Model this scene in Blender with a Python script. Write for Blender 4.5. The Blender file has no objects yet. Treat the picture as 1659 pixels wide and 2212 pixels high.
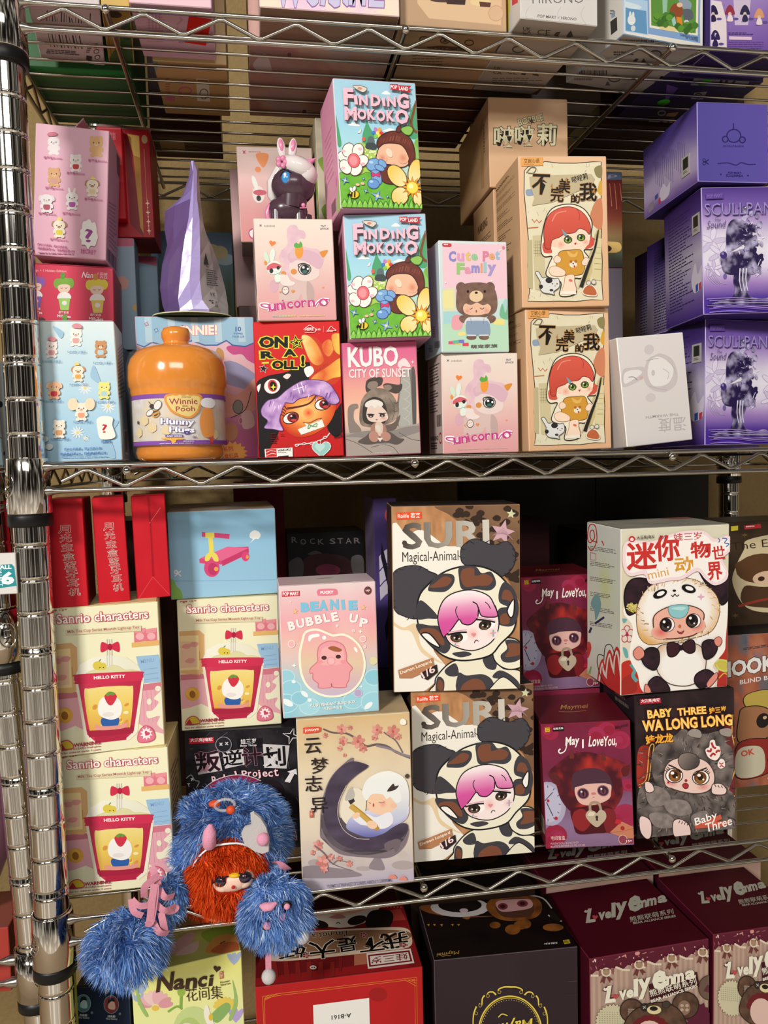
import bpy, bmesh, math, random
import numpy as np
from mathutils import Vector, Matrix, Euler, noise
from mathutils.geometry import delaunay_2d_cdt
random.seed(7)
SC = bpy.context.scene
COL = SC.collection
# ---------------------------------------------------------------- camera
cam = bpy.data.cameras.new('camera'); camo = bpy.data.objects.new('camera', cam); COL.objects.link(camo)
Rr, Uu, Ff = (Vector((0.98599951, -0.16499945, -0.02408604)), Vector((0.03483584, 0.06256941, 0.99743247)), Vector((0.16306876, 0.98430699, -0.06744131)))
m = Matrix((Rr, Uu, -Ff)).transposed().to_4x4(); m.translation = (0.16433, -0.60323, -0.00063)
camo.matrix_world = m
cam.sensor_fit = 'HORIZONTAL'; cam.sensor_width = 36; cam.lens = 36 * 1675.9 / 1659; cam.clip_start = 0.01
SC.camera = camo
SC.view_settings.view_transform = 'Standard'; SC.view_settings.look = 'None'; SC.view_settings.gamma = 1
SC.view_settings.use_curve_mapping = False; SC.view_settings.exposure = 0.13
SC.cycles.use_denoising = True; SC.cycles.max_bounces = 6; SC.cycles.diffuse_bounces = 3; SC.cycles.glossy_bounces = 4
SC.cycles.transparent_max_bounces = 8; SC.cycles.caustics_reflective = False; SC.cycles.caustics_refractive = False
# ---------------------------------------------------------------- world: a dim shop room
wd = bpy.data.worlds.new('room_light'); SC.world = wd; wd.use_nodes = True
nt = wd.node_tree; bg = nt.nodes['Background']
tc = nt.nodes.new('ShaderNodeTexCoord'); mp = nt.nodes.new('ShaderNodeMapping'); mp.inputs['Scale'].default_value = (5, 5, .8)
nz = nt.nodes.new('ShaderNodeTexNoise'); nz.inputs['Scale'].default_value = 1.6; nz.inputs['Detail'].default_value = 2
rp = nt.nodes.new('ShaderNodeValToRGB')
for p_, c_ in ((.36, (.02, .017, .014, 1)), (.5, (.10, .085, .07, 1)), (.66, (1.5, 1.4, 1.25, 1))):
    e = rp.color_ramp.elements.new(p_); e.color = c_
rp.color_ramp.elements.remove(rp.color_ramp.elements[0]); rp.color_ramp.elements.remove(rp.color_ramp.elements[-1])
nt.links.new(tc.outputs['Generated'], mp.inputs['Vector']); nt.links.new(mp.outputs[0], nz.inputs['Vector'])
nt.links.new(nz.outputs['Fac'], rp.inputs[0]); sx_ = nt.nodes.new('ShaderNodeSeparateXYZ'); nt.links.new(tc.outputs['Generated'], sx_.inputs[0])   # up-light added below eye level for the undersides, in place of floor bounce
mr = nt.nodes.new('ShaderNodeMapRange'); mr.inputs['From Min'].default_value = -.1; mr.inputs['From Max'].default_value = -.75; mr.inputs['To Max'].default_value = 1; nt.links.new(sx_.outputs['Z'], mr.inputs['Value'])
mx = nt.nodes.new('ShaderNodeMix'); mx.data_type = 'RGBA'; mx.blend_type = 'ADD'; mx.inputs[7].default_value = (2.7, 2.3, 1.85, 1); nt.links.new(mr.outputs[0], mx.inputs[0]); nt.links.new(rp.outputs[0], mx.inputs[6])
nt.links.new(mx.outputs[2], bg.inputs['Color']); bg.inputs['Strength'].default_value = 0.30
# ---------------------------------------------------------------- ceiling fittings of the shop
def area(name, loc, target, sx, sy, power, col):
    l = bpy.data.lights.new(name, 'AREA'); l.shape = 'RECTANGLE'; l.size = sx; l.size_y = sy; l.energy = power; l.color = col
    o = bpy.data.objects.new(name, l); COL.objects.link(o); o.location = loc
    o.rotation_euler = (Vector(target) - Vector(loc)).to_track_quat('-Z', 'Y').to_euler(); return o
area('ceiling_light', (-1.45, -2.45, 1.25), (.25, 0, -.05), .5, .35, 82, (1, .965, .91))
area('ceiling_light', (.3, -3.2, 1.5), (.3, 0, -.1), 1.8, .6, 34, (1, .965, .91))
# ---------------------------------------------------------------- materials
def mat(name, col=None, rough=.45, metal=0, spec=.35, attr=False, bump=0, bscale=400, trans=0, ior=1.45, alpha=1, coat=0, var=0):
    m = bpy.data.materials.new(name); m.use_nodes = True; t = m.node_tree; b = t.nodes['Principled BSDF']
    b.inputs['Roughness'].default_value = rough; b.inputs['Metallic'].default_value = metal
    b.inputs['Specular IOR Level'].default_value = spec; b.inputs['Transmission Weight'].default_value = trans
    b.inputs['IOR'].default_value = ior; b.inputs['Alpha'].default_value = alpha; b.inputs['Coat Weight'].default_value = coat
    if attr:
        a = t.nodes.new('ShaderNodeVertexColor'); a.layer_name = 'print'; t.links.new(a.outputs['Color'], b.inputs['Base Color'])
    elif var:
        n = t.nodes.new('ShaderNodeTexNoise'); n.inputs['Scale'].default_value = bscale; r = t.nodes.new('ShaderNodeValToRGB')
        c = lin(col); r.color_ramp.elements[0].color = [x * (1 - var) for x in c] + [1]; r.color_ramp.elements[1].color = [min(1, x * (1 + var)) for x in c] + [1]
        tcd = t.nodes.new('ShaderNodeTexCoord'); t.links.new(tcd.outputs['Object'], n.inputs['Vector'])
        t.links.new(n.outputs['Fac'], r.inputs[0]); t.links.new(r.outputs[0], b.inputs['Base Color'])
    else: b.inputs['Base Color'].default_value = (*lin(col), 1)
    if bump:
        n = t.nodes.new('ShaderNodeTexNoise'); n.inputs['Scale'].default_value = bscale; n.inputs['Detail'].default_value = 3
        tcd = t.nodes.new('ShaderNodeTexCoord'); t.links.new(tcd.outputs['Object'], n.inputs['Vector'])
        u = t.nodes.new('ShaderNodeBump'); u.inputs['Strength'].default_value = bump; u.inputs['Distance'].default_value = .001
        t.links.new(n.outputs['Fac'], u.inputs['Height']); t.links.new(u.outputs[0], b.inputs['Normal'])
    return m
LC = {}
def lin(h):
    if not isinstance(h, str): return tuple(h)
    if h not in LC:
        v = [int(h[i:i + 2], 16) / 255 for i in (0, 2, 4)]
        LC[h] = tuple(x / 12.92 if x <= .04045 else ((x + .055) / 1.055) ** 2.4 for x in v)
    return LC[h]
CARD = mat('printed_card', attr=True, rough=.42, spec=.3, bump=.04, bscale=900)
FOIL = mat('printed_foil', attr=True, rough=.28, metal=.85)
GLOSS = mat('printed_gloss', attr=True, rough=.18, spec=.5)
CHROME = mat('chrome', 'd8d4cc', rough=.07, metal=1, bump=.02, bscale=60)
WIRE = mat('chromed_wire', 'b9b4aa', rough=.22, metal=1, bump=.03, bscale=300)
BLACK = mat('black_plastic', '141414', rough=.4, bump=.05)
WALL = mat('stucco_wall', '8c7650', rough=.9, spec=.1, bump=.9, bscale=220, var=.12)
MATS = [CARD, FOIL, GLOSS]
# ---------------------------------------------------------------- mesh builder with printed colours
class MB:
    def __init__(s): s.v = []; s.f = []; s.c = []; s.m = []; s.sm = []
    def add(s, vs, fs, cols, mi=0, smooth=False):
        b = len(s.v); s.v += vs
        for i, f in enumerate(fs):
            s.f.append([b + k for k in f])
            s.c.append([lin(cols)] * len(f) if isinstance(cols, str) else cols[i]); s.m.append(mi); s.sm.append(smooth)
    def build(s, name, parent=None, mats=None):
        me = bpy.data.meshes.new(name); me.from_pydata(s.v, [], s.f)
        for m in (mats or MATS): me.materials.append(m)
        me.polygons.foreach_set('material_index', s.m); me.polygons.foreach_set('use_smooth', s.sm)
        ca = me.color_attributes.new('print', 'FLOAT_COLOR', 'CORNER'); fl = []
        for fc in s.c:
            for c in fc: fl += [c[0], c[1], c[2], 1]
        ca.data.foreach_set('color', fl); me.update()
        o = bpy.data.objects.new(name, me); COL.objects.link(o)
        if parent: o.parent = parent
        return o
    def box(s, x0, x1, y0, y1, z0, z1, cols, b=.0006, edge=None):
        # chamfered carton; cols: front back left right bottom top
        cs = cols if isinstance(cols, (list, tuple)) else [cols] * 6
        P = {}
        def V(x, y, z, ax):
            p = [x0, x1][x], [y0, y1][y], [z0, z1][z]; q = list(p)
            for i, k in enumerate((x, y, z)):
                if i != ax: q[i] += b if k == 0 else -b
            return tuple(q)
        ed = edge or cs[0]
        for ax, sd, ci in ((1, 0, 0), (1, 1, 1), (0, 0, 2), (0, 1, 3), (2, 0, 4), (2, 1, 5)):
            o = [i for i in range(3) if i != ax]; q = []
            for a_, b_ in ((0, 0), (1, 0), (1, 1), (0, 1)):
                k = [0, 0, 0]; k[ax] = sd; k[o[0]] = a_; k[o[1]] = b_; q.append(V(*k, ax))
            if (ax == 1) ^ (sd == 0): q.reverse()
            s.add(q, [(0, 1, 2, 3)], cs[ci])
        for ax in range(3):
            o = [i for i in range(3) if i != ax]
            for a_ in (0, 1):
                for b_ in (0, 1):
                    q = []
                    for e_, n_ in ((0, 0), (1, 0), (1, 1), (0, 1)):
                        k = [0, 0, 0]; k[ax] = e_; k[o[0]] = a_; k[o[1]] = b_; q.append(V(*k, o[n_]))
                    s.add(q, [(0, 1, 2, 3)], ed)
        for x in (0, 1):
            for y in (0, 1):
                for z in (0, 1): s.add([V(x, y, z, 0), V(x, y, z, 1), V(x, y, z, 2)], [(0, 1, 2)], ed)
    def tube(s, pts, r, col='ffffff', n=8, mi=0, cap=True):
        pts = [Vector(p) for p in pts]; rs = r if isinstance(r, (list, tuple)) else [r] * len(pts); V = []; F = []
        up = None
        for i, p in enumerate(pts):
            d = (pts[min(i + 1, len(pts) - 1)] - pts[max(i - 1, 0)]).normalized()
            if up is None: up = d.orthogonal().normalized()
            up = (up - d * up.dot(d)).normalized(); w = d.cross(up)
            V += [tuple(p + (up * math.cos(2 * math.pi * k / n) + w * math.sin(2 * math.pi * k / n)) * rs[i]) for k in range(n)]
        for i in range(len(pts) - 1):
            F += [(i * n + k, i * n + (k + 1) % n, (i + 1) * n + (k + 1) % n, (i + 1) * n + k) for k in range(n)]
        s.add(V, F, col, mi, True)
        if cap: s.add(V[:n][::-1], [tuple(range(n))], col, mi); s.add(V[-n:], [tuple(range(n))], col, mi)
    def lathe(s, prof, col='ffffff', n=24, mi=0, c=(0, 0, 0), sx=1, sy=1):
        V = []; F = []
        for r, z in prof: V += [(c[0] + sx * r * math.cos(2 * math.pi * k / n), c[1] + sy * r * math.sin(2 * math.pi * k / n), c[2] + z) for k in range(n)]
        for i in range(len(prof) - 1): F += [(i * n + k, i * n + (k + 1) % n, (i + 1) * n + (k + 1) % n, (i + 1) * n + k) for k in range(n)]
        s.add(V, F, col, mi, True)
    def ball(s, c, rx, ry=None, rz=None, col='ffffff', n=16, mi=0, M=None):
        ry = ry or rx; rz = rz or rx; V = []; F = []; h = n // 2
        for i in range(h + 1):
            t = math.pi * i / h
            for k in range(n):
                p = Vector((rx * math.sin(t) * math.cos(2 * math.pi * k / n), ry * math.sin(t) * math.sin(2 * math.pi * k / n), -rz * math.cos(t)))
                V.append(tuple((M @ p if M else p) + Vector(c)))
        for i in range(h): F += [(i * n + k, i * n + (k + 1) % n, (i + 1) * n + (k + 1) % n, (i + 1) * n + k) for k in range(n)]
        s.add(V, F, col, mi, True)
def tag(o, label, cat, group=None, kind=None):
    o['label'] = label; o['category'] = cat
    if group: o['group'] = group
    if kind: o['kind'] = kind
    return o
def empty(name, loc, rot=(0, 0, 0)):
    o = bpy.data.objects.new(name, None); o.empty_display_size = .01; COL.objects.link(o); o.location = loc; o.rotation_euler = rot; return o
# ---------------------------------------------------------------- printing: flat art laid on a face
TXT = {}
def text_geo(txt, bold, sp):
    bold = bold * .6 if any(ord(c) < 0x2e80 for c in txt) else bold * .45
    k = (txt, bold, sp)
    if k not in TXT:
        cu = bpy.data.curves.new('t', 'FONT'); cu.body = txt; cu.size = 1; cu.offset = bold; cu.resolution_u = 2; cu.space_character = sp; cu.fill_mode = 'FRONT'
        o = bpy.data.objects.new('t', cu); COL.objects.link(o); dg = bpy.context.evaluated_depsgraph_get(); ev = o.evaluated_get(dg); me = ev.to_mesh()
        vs = np.array([v.co[:2] for v in me.vertices]) if len(me.vertices) else np.zeros((1, 2)); fs = [tuple(p.vertices) for p in me.polygons]
        ev.to_mesh_clear(); bpy.data.objects.remove(o); bpy.data.curves.remove(cu); TXT[k] = (vs, fs)
    return TXT[k]
def homog(src, dst):
    A = []
    for (x, y), (u, v) in zip(src, dst):
        A.append([x, y, 1, 0, 0, 0, -u * x, -u * y, -u]); A.append([0, 0, 0, x, y, 1, -v * x, -v * y, -v])
    A = np.array(A, float); h = np.linalg.solve(A[:, :8], -A[:, 8]); return np.append(h, 1).reshape(3, 3)
def spl(p, n=5, close=True):
    q = [(p[i], p[i + 1]) for i in range(0, len(p), 2)]; N = len(q); out = []
    for i in range(N if close else N - 1):
        a, b, c, d = (q[(i - 1) % N], q[i], q[(i + 1) % N], q[(i + 2) % N]) if close else (q[max(i - 1, 0)], q[i], q[i + 1], q[min(i + 2, N - 1)])
        for k in range(n):
            t = k / n; t2 = t * t; t3 = t2 * t
            out.append(tuple(.5 * (2 * b[j] + (c[j] - a[j]) * t + (2 * a[j] - 5 * b[j] + 4 * c[j] - d[j]) * t2 + (3 * b[j] - a[j] - 3 * c[j] + d[j]) * t3) for j in (0, 1)))
    if not close: out.append(q[-1])
    return out
def clip(poly, cols, w, h):
    for ax, lim, sg in ((0, 0, 1), (0, w, -1), (1, 0, 1), (1, h, -1)):
        if not poly: return poly, cols
        o = []; oc = []
        for i in range(len(poly)):
            a, b, ca, cb = poly[i - 1], poly[i], cols[i - 1], cols[i]; da = (a[ax] - lim) * sg; db = (b[ax] - lim) * sg
            if (da >= 0) != (db >= 0):
                t = da / (da - db); o.append((a[0] + (b[0] - a[0]) * t, a[1] + (b[1] - a[1]) * t)); oc.append(tuple(x + (y - x) * t for x, y in zip(ca, cb)))
            if db >= 0: o.append(b); oc.append(cb)
        poly, cols = o, oc
    return poly, cols
class Print:
    """art on one face: coordinates are given in the units of a quad (top-left, top-right, bottom-right, bottom-left)"""
    def __init__(s, mb, O, U, V, w, h, quad=None, inset=.0006):
        s.mb = mb; s.O = Vector(O); s.U = Vector(U); s.V = Vector(V); s.N = s.U.cross(s.V); s.w = w; s.h = h; s.k = 1; s.i = inset
        s.q = quad or [(0, 0), (100, 0), (100, 100), (0, 100)]; s.H = homog(s.q, [(0, h), (w, h), (w, 0), (0, 0)]); s.mi = 0
    def uv(s, x, y):
        H = s.H; d = H[2, 0] * x + H[2, 1] * y + 1; return ((H[0, 0] * x + H[0, 1] * y + H[0, 2]) / d, (H[1, 0] * x + H[1, 1] * y + H[1, 2]) / d)
    def raw(s, polys, cols):
        i = s.i; z = s.N * (s.k * 1e-5); s.k += 1; w, h = s.w - i, s.h - i; V = []; F = []; C = []
        for p, c in zip(polys, cols):
            if any(a < i or a > w or b < i or b > h for a, b in p):
                p = [(a - i, b - i) for a, b in p]; p, c = clip(p, list(c), w - i, h - i); p = [(a + i, b + i) for a, b in p]
            if len(p) < 3: continue
            b0 = len(V); V += [tuple(s.O + s.U * a + s.V * b + z) for a, b in p]; F.append(tuple(range(b0, len(V)))); C.append(c)
        if F: s.mb.add(V, F, C, s.mi)
    def cols(s, col, pts):
        if isinstance(col, str) or isinstance(col[0], float) if not callable(col) else False: return [lin(col)] * len(pts)
        if callable(col): return [lin(col(x, y)) for x, y in pts]
        a, b, (x0, y0, x1, y1) = col; a = lin(a); b = lin(b); L = (x1 - x0) ** 2 + (y1 - y0) ** 2; r = []
        for x, y in pts:
            t = min(1, max(0, ((x - x0) * (x1 - x0) + (y - y0) * (y1 - y0)) / L)); r.append(tuple(p + (q - p) * t for p, q in zip(a, b)))
        return r
    def pts(s, p, sm): return spl(p) if sm else [(p[i], p[i + 1]) for i in range(0, len(p), 2)]
    def f(s, col, p, sm=1, ol=None, ow=3):
        P = s.pts(p, sm)
        if callable(col): s.fine(col, P); return s.l(ol, ow, p, sm, 1) if ol else None
        uv = [s.uv(*a) for a in P]
        A = sum(uv[i - 1][0] * uv[i][1] - uv[i][0] * uv[i - 1][1] for i in range(len(uv)))
        if A < 0: P.reverse(); uv.reverse()
        s.raw([uv], [s.cols(col, P)])
        if ol: s.l(ol, ow, p, sm, 1)
    def fine(s, col, P):
        """a patch whose printed colour varies inside it: filled with small triangles"""
        xs = [a[0] for a in P]; ys = [a[1] for a in P]; x0, x1, y0, y1 = min(xs), max(xs), min(ys), max(ys); st = max(((x1 - x0) * (y1 - y0) / 420) ** .5, 4)
        g = [(x0 + st * (a + .5 * (b % 2)), y0 + st * b) for b in range(int((y1 - y0) / st) + 1) for a in range(int((x1 - x0) / st) + 1)]
        vs, _, fs, *_ = delaunay_2d_cdt([Vector(a) for a in P + g], [], [list(range(len(P)))], 1, 1e-3)
        vs = [tuple(v) for v in vs]; cc = [lin(col(*v)) for v in vs]; uv = [s.uv(*v) for v in vs]
        s.raw([[uv[i] for i in f] for f in fs], [[cc[i] for i in f] for f in fs])
    def p(s, col, p, **k): s.f(col, p, 0, **k)
    def l(s, col, wd, p, sm=1, close=0):
        P = spl(p, 5, bool(close)) if sm else [(p[i], p[i + 1]) for i in range(0, len(p), 2)]
        if close: P.append(P[0])
        n = len(P); L = []; R = []
        for i in range(n):
            a = P[(i - 1) if i else (n - 2 if close else 0)]; b = P[(i + 1) if i < n - 1 else (1 if close else n - 1)]
            dx, dy = b[0] - a[0], b[1] - a[1]; d = math.hypot(dx, dy) or 1
            h = (wd if not isinstance(wd, (tuple, list)) else wd[0] + (wd[1] - wd[0]) * i / (n - 1)) / 2
            L.append((P[i][0] - dy / d * h, P[i][1] + dx / d * h)); R.append((P[i][0] + dy / d * h, P[i][1] - dx / d * h))
        pol = []; cc = []
        for i in range(n - 1):
            q = [L[i], L[i + 1], R[i + 1], R[i]]; pol.append([s.uv(*a) for a in q]); cc.append(s.cols(col, q))
        s.raw(pol, cc)
    def e(s, col, cx, cy, rx, ry=None, rot=0, ol=None, ow=3, n=20, a0=0, a1=360):
        ry = ry or rx; c, sn = math.cos(math.radians(rot)), math.sin(math.radians(rot)); p = []
        for k in range(n + (a1 - a0 < 360)):
            t = math.radians(a0 + (a1 - a0) * k / n); x, y = rx * math.cos(t), -ry * math.sin(t); p += [cx + x * c + y * sn, cy - x * sn + y * c]
        s.f(col, p, 0, ol, ow)
    def halo(s, col, edge, cx, cy, rx, ry=None, n=24):
        ry = ry or rx; P = [(cx + rx * math.cos(2 * math.pi * k / n), cy + ry * math.sin(2 * math.pi * k / n)) for k in range(n)]
        a, b = lin(col), lin(edge); o = s.uv(cx, cy); u = [s.uv(*q) for q in P]
        s.raw([[o, u[k], u[k - 1]] for k in range(n)], [[a, b, b]] * n)
    def t(s, col, txt, xl, yl, xr, yr, H, bold=.02, ol=None, ow=.05, sh=0, sp=1, mi=0):
        vs, fs = text_geo(txt, bold, sp); mn, mx = vs.min(0), vs.max(0); dx, dy = xr - xl, yr - yl; L = math.hypot(dx, dy); nx, ny = dy / L, -dx / L
        def put(vs, fs, col):
            P = []
            for a, b in vs:
                u = (a - mn[0]) / (mx[0] - mn[0]); v = (b - mn[1]) / max(1e-6, mx[1] - mn[1])
                P.append((xl + dx * u + nx * v * H + sh * v * H * dx / L, yl + dy * u + ny * v * H + sh * v * H * dy / L))
            uv = [s.uv(*q) for q in P]; cc = s.cols(col, P); pol = []; pc = []
            for f in fs:
                q = [uv[i] for i in f]; g = [cc[i] for i in f]
                if sum(q[i - 1][0] * q[i][1] - q[i][0] * q[i - 1][1] for i in range(len(q))) < 0: q.reverse(); g.reverse()
                pol.append(q); pc.append(g)
            s.raw(pol, pc)
        if ol: put(*text_geo(txt, bold + ow, sp), ol)
        s.mi = mi; put(vs, fs, col); s.mi = 0
    def bars(s, col, x0, y0, x1, y1, n, seed=1, frac=.55, lo=.6, dyx=0):
        """small print nobody can read: short ragged lines"""
        rg = random.Random(seed); pol = []; hh = (y1 - y0) / n
        for k in range(n):
            y = y0 + hh * k; x = x0; xe = x0 + (x1 - x0) * rg.uniform(lo, 1)
            while x < xe:
                ww = rg.uniform(.06, .16) * (x1 - x0); b = min(x + ww, xe)
                pol.append([s.uv(x, y + (x - x0) * dyx), s.uv(b, y + (b - x0) * dyx), s.uv(b, y + hh * frac + (b - x0) * dyx), s.uv(x, y + hh * frac + (x - x0) * dyx)]); x = b + .02 * (x1 - x0)
        for q in pol:
            if sum(q[i - 1][0] * q[i][1] - q[i][0] * q[i - 1][1] for i in range(4)) < 0: q.reverse()
        s.raw(pol, [[lin(col)] * 4] * len(pol))
    def code(s, col, x0, y0, x1, y1, seed=3):
        rg = random.Random(seed); x = x0; pol = []
        while x < x1:
            w = (x1 - x0) * rg.choice((.012, .02, .035)); pol.append([s.uv(x, y1), s.uv(x + w, y1), s.uv(x + w, y0), s.uv(x, y0)]); x += w + (x1 - x0) * rg.choice((.012, .02, .03))
        s.raw(pol, [[lin(col)] * 4] * len(pol))
    def fld(s, fn, nx=24, ny=32):
        """a printed colour field over the whole face, fn(u right, v down) in 0..1"""
        i = s.i; z = s.N * (s.k * 1e-5); s.k += 1; V = []; C = []
        for b in range(ny + 1):
            for a in range(nx + 1):
                u, v = a / nx, b / ny; C.append(lin(fn(u, v))); V.append(tuple(s.O + s.U * (i + (s.w - 2 * i) * u) + s.V * (i + (s.h - 2 * i) * (1 - v)) + z))
        F = []; CC = []; n1 = nx + 1
        for b in range(ny):
            for a in range(nx): q = (b * n1 + a, (b + 1) * n1 + a, (b + 1) * n1 + a + 1, b * n1 + a + 1); F.append(q); CC.append([C[i] for i in q])
        s.mb.add(V, F, CC, s.mi)
    def star(s, col, cx, cy, r, r2=None, n=5, rot=0, ol=None, ow=3):
        r2 = r2 or r * .45; p = []
        for k in range(2 * n): t = math.radians(rot - 90 + 180 * k / n); q = r2 if k % 2 else r; p += [cx + q * math.cos(t), cy + q * math.sin(t)]
        s.f(col, p, 0, ol, ow)
    def heart(s, col, cx, cy, r, rot=0, ol=None, ow=3):
        p = []; c, sn = math.cos(math.radians(rot)), math.sin(math.radians(rot))
        for k in range(24):
            t = 2 * math.pi * k / 24; x = r * math.sin(t) ** 3; y = -r * (.81 * math.cos(t) - .31 * math.cos(2 * t) - .125 * math.cos(3 * t) - .06 * math.cos(4 * t)); p += [cx + x * c - y * sn, cy + x * sn + y * c]
        s.f(col, p, 0, ol, ow)
def mixc(a, b, t):
    a, b = lin(a), lin(b); t = min(1, max(0, t)); return tuple(p + (q - p) * t for p, q in zip(a, b))
def fbm(x, y, o=4): return noise.fractal((x, y, 0.37), 1, 2, o) * .5 + .5
def ramp(t, *st):
    t = min(1, max(0, t)); n = len(st) - 1; k = min(n - 1, int(t * n)); return mixc(st[k], st[k + 1], t * n - k)
# ---------------------------------------------------------------- cartons
def carton(name, label, cat, group, x, y, z, yaw, roll, pit, w, h, d, cols, art=None, flap=None, edge=None, b=.0006):
    root = empty(name, (x, y, z), (math.radians(pit), math.radians(roll), math.radians(yaw))); tag(root, label, cat, group)
    mb = MB(); mb.box(-w / 2, w / 2, 0, d, 0, h, cols, b, edge)
    def face(f, quad=None):
        O, U, V, a, c = {'front': ((-w / 2, 0, 0), (1, 0, 0), (0, 0, 1), w, h), 'left': ((-w / 2, d, 0), (0, -1, 0), (0, 0, 1), d, h),
                         'right': ((w / 2, 0, 0), (0, 1, 0), (0, 0, 1), d, h), 'top': ((-w / 2, 0, h), (1, 0, 0), (0, 1, 0), w, d),
                         'bottom': ((-w / 2, d, 0), (1, 0, 0), (0, -1, 0), w, d)}[f]
        if flap and f in flap: O = (O[0], O[1], O[2] + (.0006 if f == 'top' else -.0006))
        return Print(mb, O, U, V, a, c, quad, b)
    if art: art(face)
    mb.build('carton', root)
    cs = cols if isinstance(cols, (list, tuple)) else [cols] * 6
    if flap:
        fb = MB(); t = .0005
        for s_ in (flap if isinstance(flap, (list, tuple)) else [flap]):
            if s_ == 'top': fb.box(-w / 2 + .001, w / 2 - .001, -.0002, d * .96, h, h + t, cs[5], .0002)
            else: fb.box(-w / 2 + .001, w / 2 - .001, -.0002, d * .96, -t, 0, cs[4], .0002)
        fb.build('tuck_flap', root)
    return root
def sticker(root, face_origin, U, V, w, h, col, fn, name='sticker', label=None):
    mb = MB(); O = Vector(face_origin); U = Vector(U); V = Vector(V); N = U.cross(V); t = N * .0003
    c = [O, O + U * w, O + U * w + V * h, O + V * h]
    mb.add([tuple(p) for p in c] + [tuple(p + t) for p in c], [(3, 2, 1, 0), (4, 5, 6, 7), (0, 1, 5, 4), (1, 2, 6, 5), (2, 3, 7, 6), (3, 0, 4, 7)], col)
    p = Print(mb, O + t, U, V, w, h, None, 0)
    if fn: fn(p)
    o = mb.build(name, root)
    if label: o['label'] = label
    return o
# ---------------------------------------------------------------- setting
def plane_box(name, x0, x1, y0, y1, z0, z1, m):
    mb = MB(); mb.box(x0, x1, y0, y1, z0, z1, 'ffffff', .0005); o = mb.build(name, None, [m]); o['kind'] = 'structure'; return o
plane_box('wall_back', -1.5, 2.2, .43, .47, -1.2, 1.6, WALL)
plane_box('floor', -2.2, 2.8, -1.0, .43, -1.24, -1.2, mat('floor_vinyl', 'b09a80', rough=.6, var=.2, bscale=30))
# ---------------------------------------------------------------- chrome wire rack
D = .352; XR = .796; TR = .0179; Z1 = .3274; Z3 = -.345; Z4 = -.705
rack = empty('wire_shelving_rack', (0, 0, -1.19)); tag(rack, 'chrome wire shelving rack with zigzag trusses holding all the toy boxes', 'shelf rack')
def up(z): return z + 1.19
def post(parent, x, y, z0, z1, lean=0, n=28):
    mb = MB(); pr = []; z = z0; R = .0127
    while z < z1:
        dbl = int(round((z - z0) / .0254)) % 4 == 0
        pr += [(R, z + .0016), (R, z + .0024), (R, z + .0219), (R, z + .0227), (R + .0003, z + .0233), (R - .0007, z + .0238), (R - .0007, z + .0246), (R + .0003, z + .0251)]
        if dbl: pr += [(R, z + .0256), (R, z + .0285), (R - .0006, z + .029), (R, z + .0296)]
        z += .0254 + (.0043 if dbl else 0)
    mb.lathe(pr, n=n)
    o = mb.build('post', parent, [CHROME]); o.location = (x, y, 0); o.rotation_euler = (0, lean, 0); return o
for x, y in ((0, .004), (XR - .004, .004), (XR - .004, D - .004), (0, D - .004)): post(rack, x, y, up(-1.17), up(.62))
def emblem(parent, loc, rz):
    mb = MB(); R = .0152; V = []
    def arc(u, v): t = u / R; return (R * math.sin(t), -R * math.cos(t), v)
    mb.tube([arc(.0062 * math.cos(2 * math.pi * k / 24), .0095 * math.sin(2 * math.pi * k / 24)) for k in range(25)], .0006, n=6)
    vs, fs = text_geo('NSF', .03, 1); mn, mx = vs.min(0), vs.max(0)
    pts = [arc((.5 - (b - mn[1]) / (mx[1] - mn[1])) * .006, ((a - mn[0]) / (mx[0] - mn[0]) - .5) * .013) for a, b in vs]
    mb.add([(p[0] * 1.03, p[1] * 1.03, p[2]) for p in pts], fs, 'ffffff')
    o = mb.build('emblem', parent, [CHROME]); o.location = loc; o.rotation_euler = (math.radians(-4), 0, rz)
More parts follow.
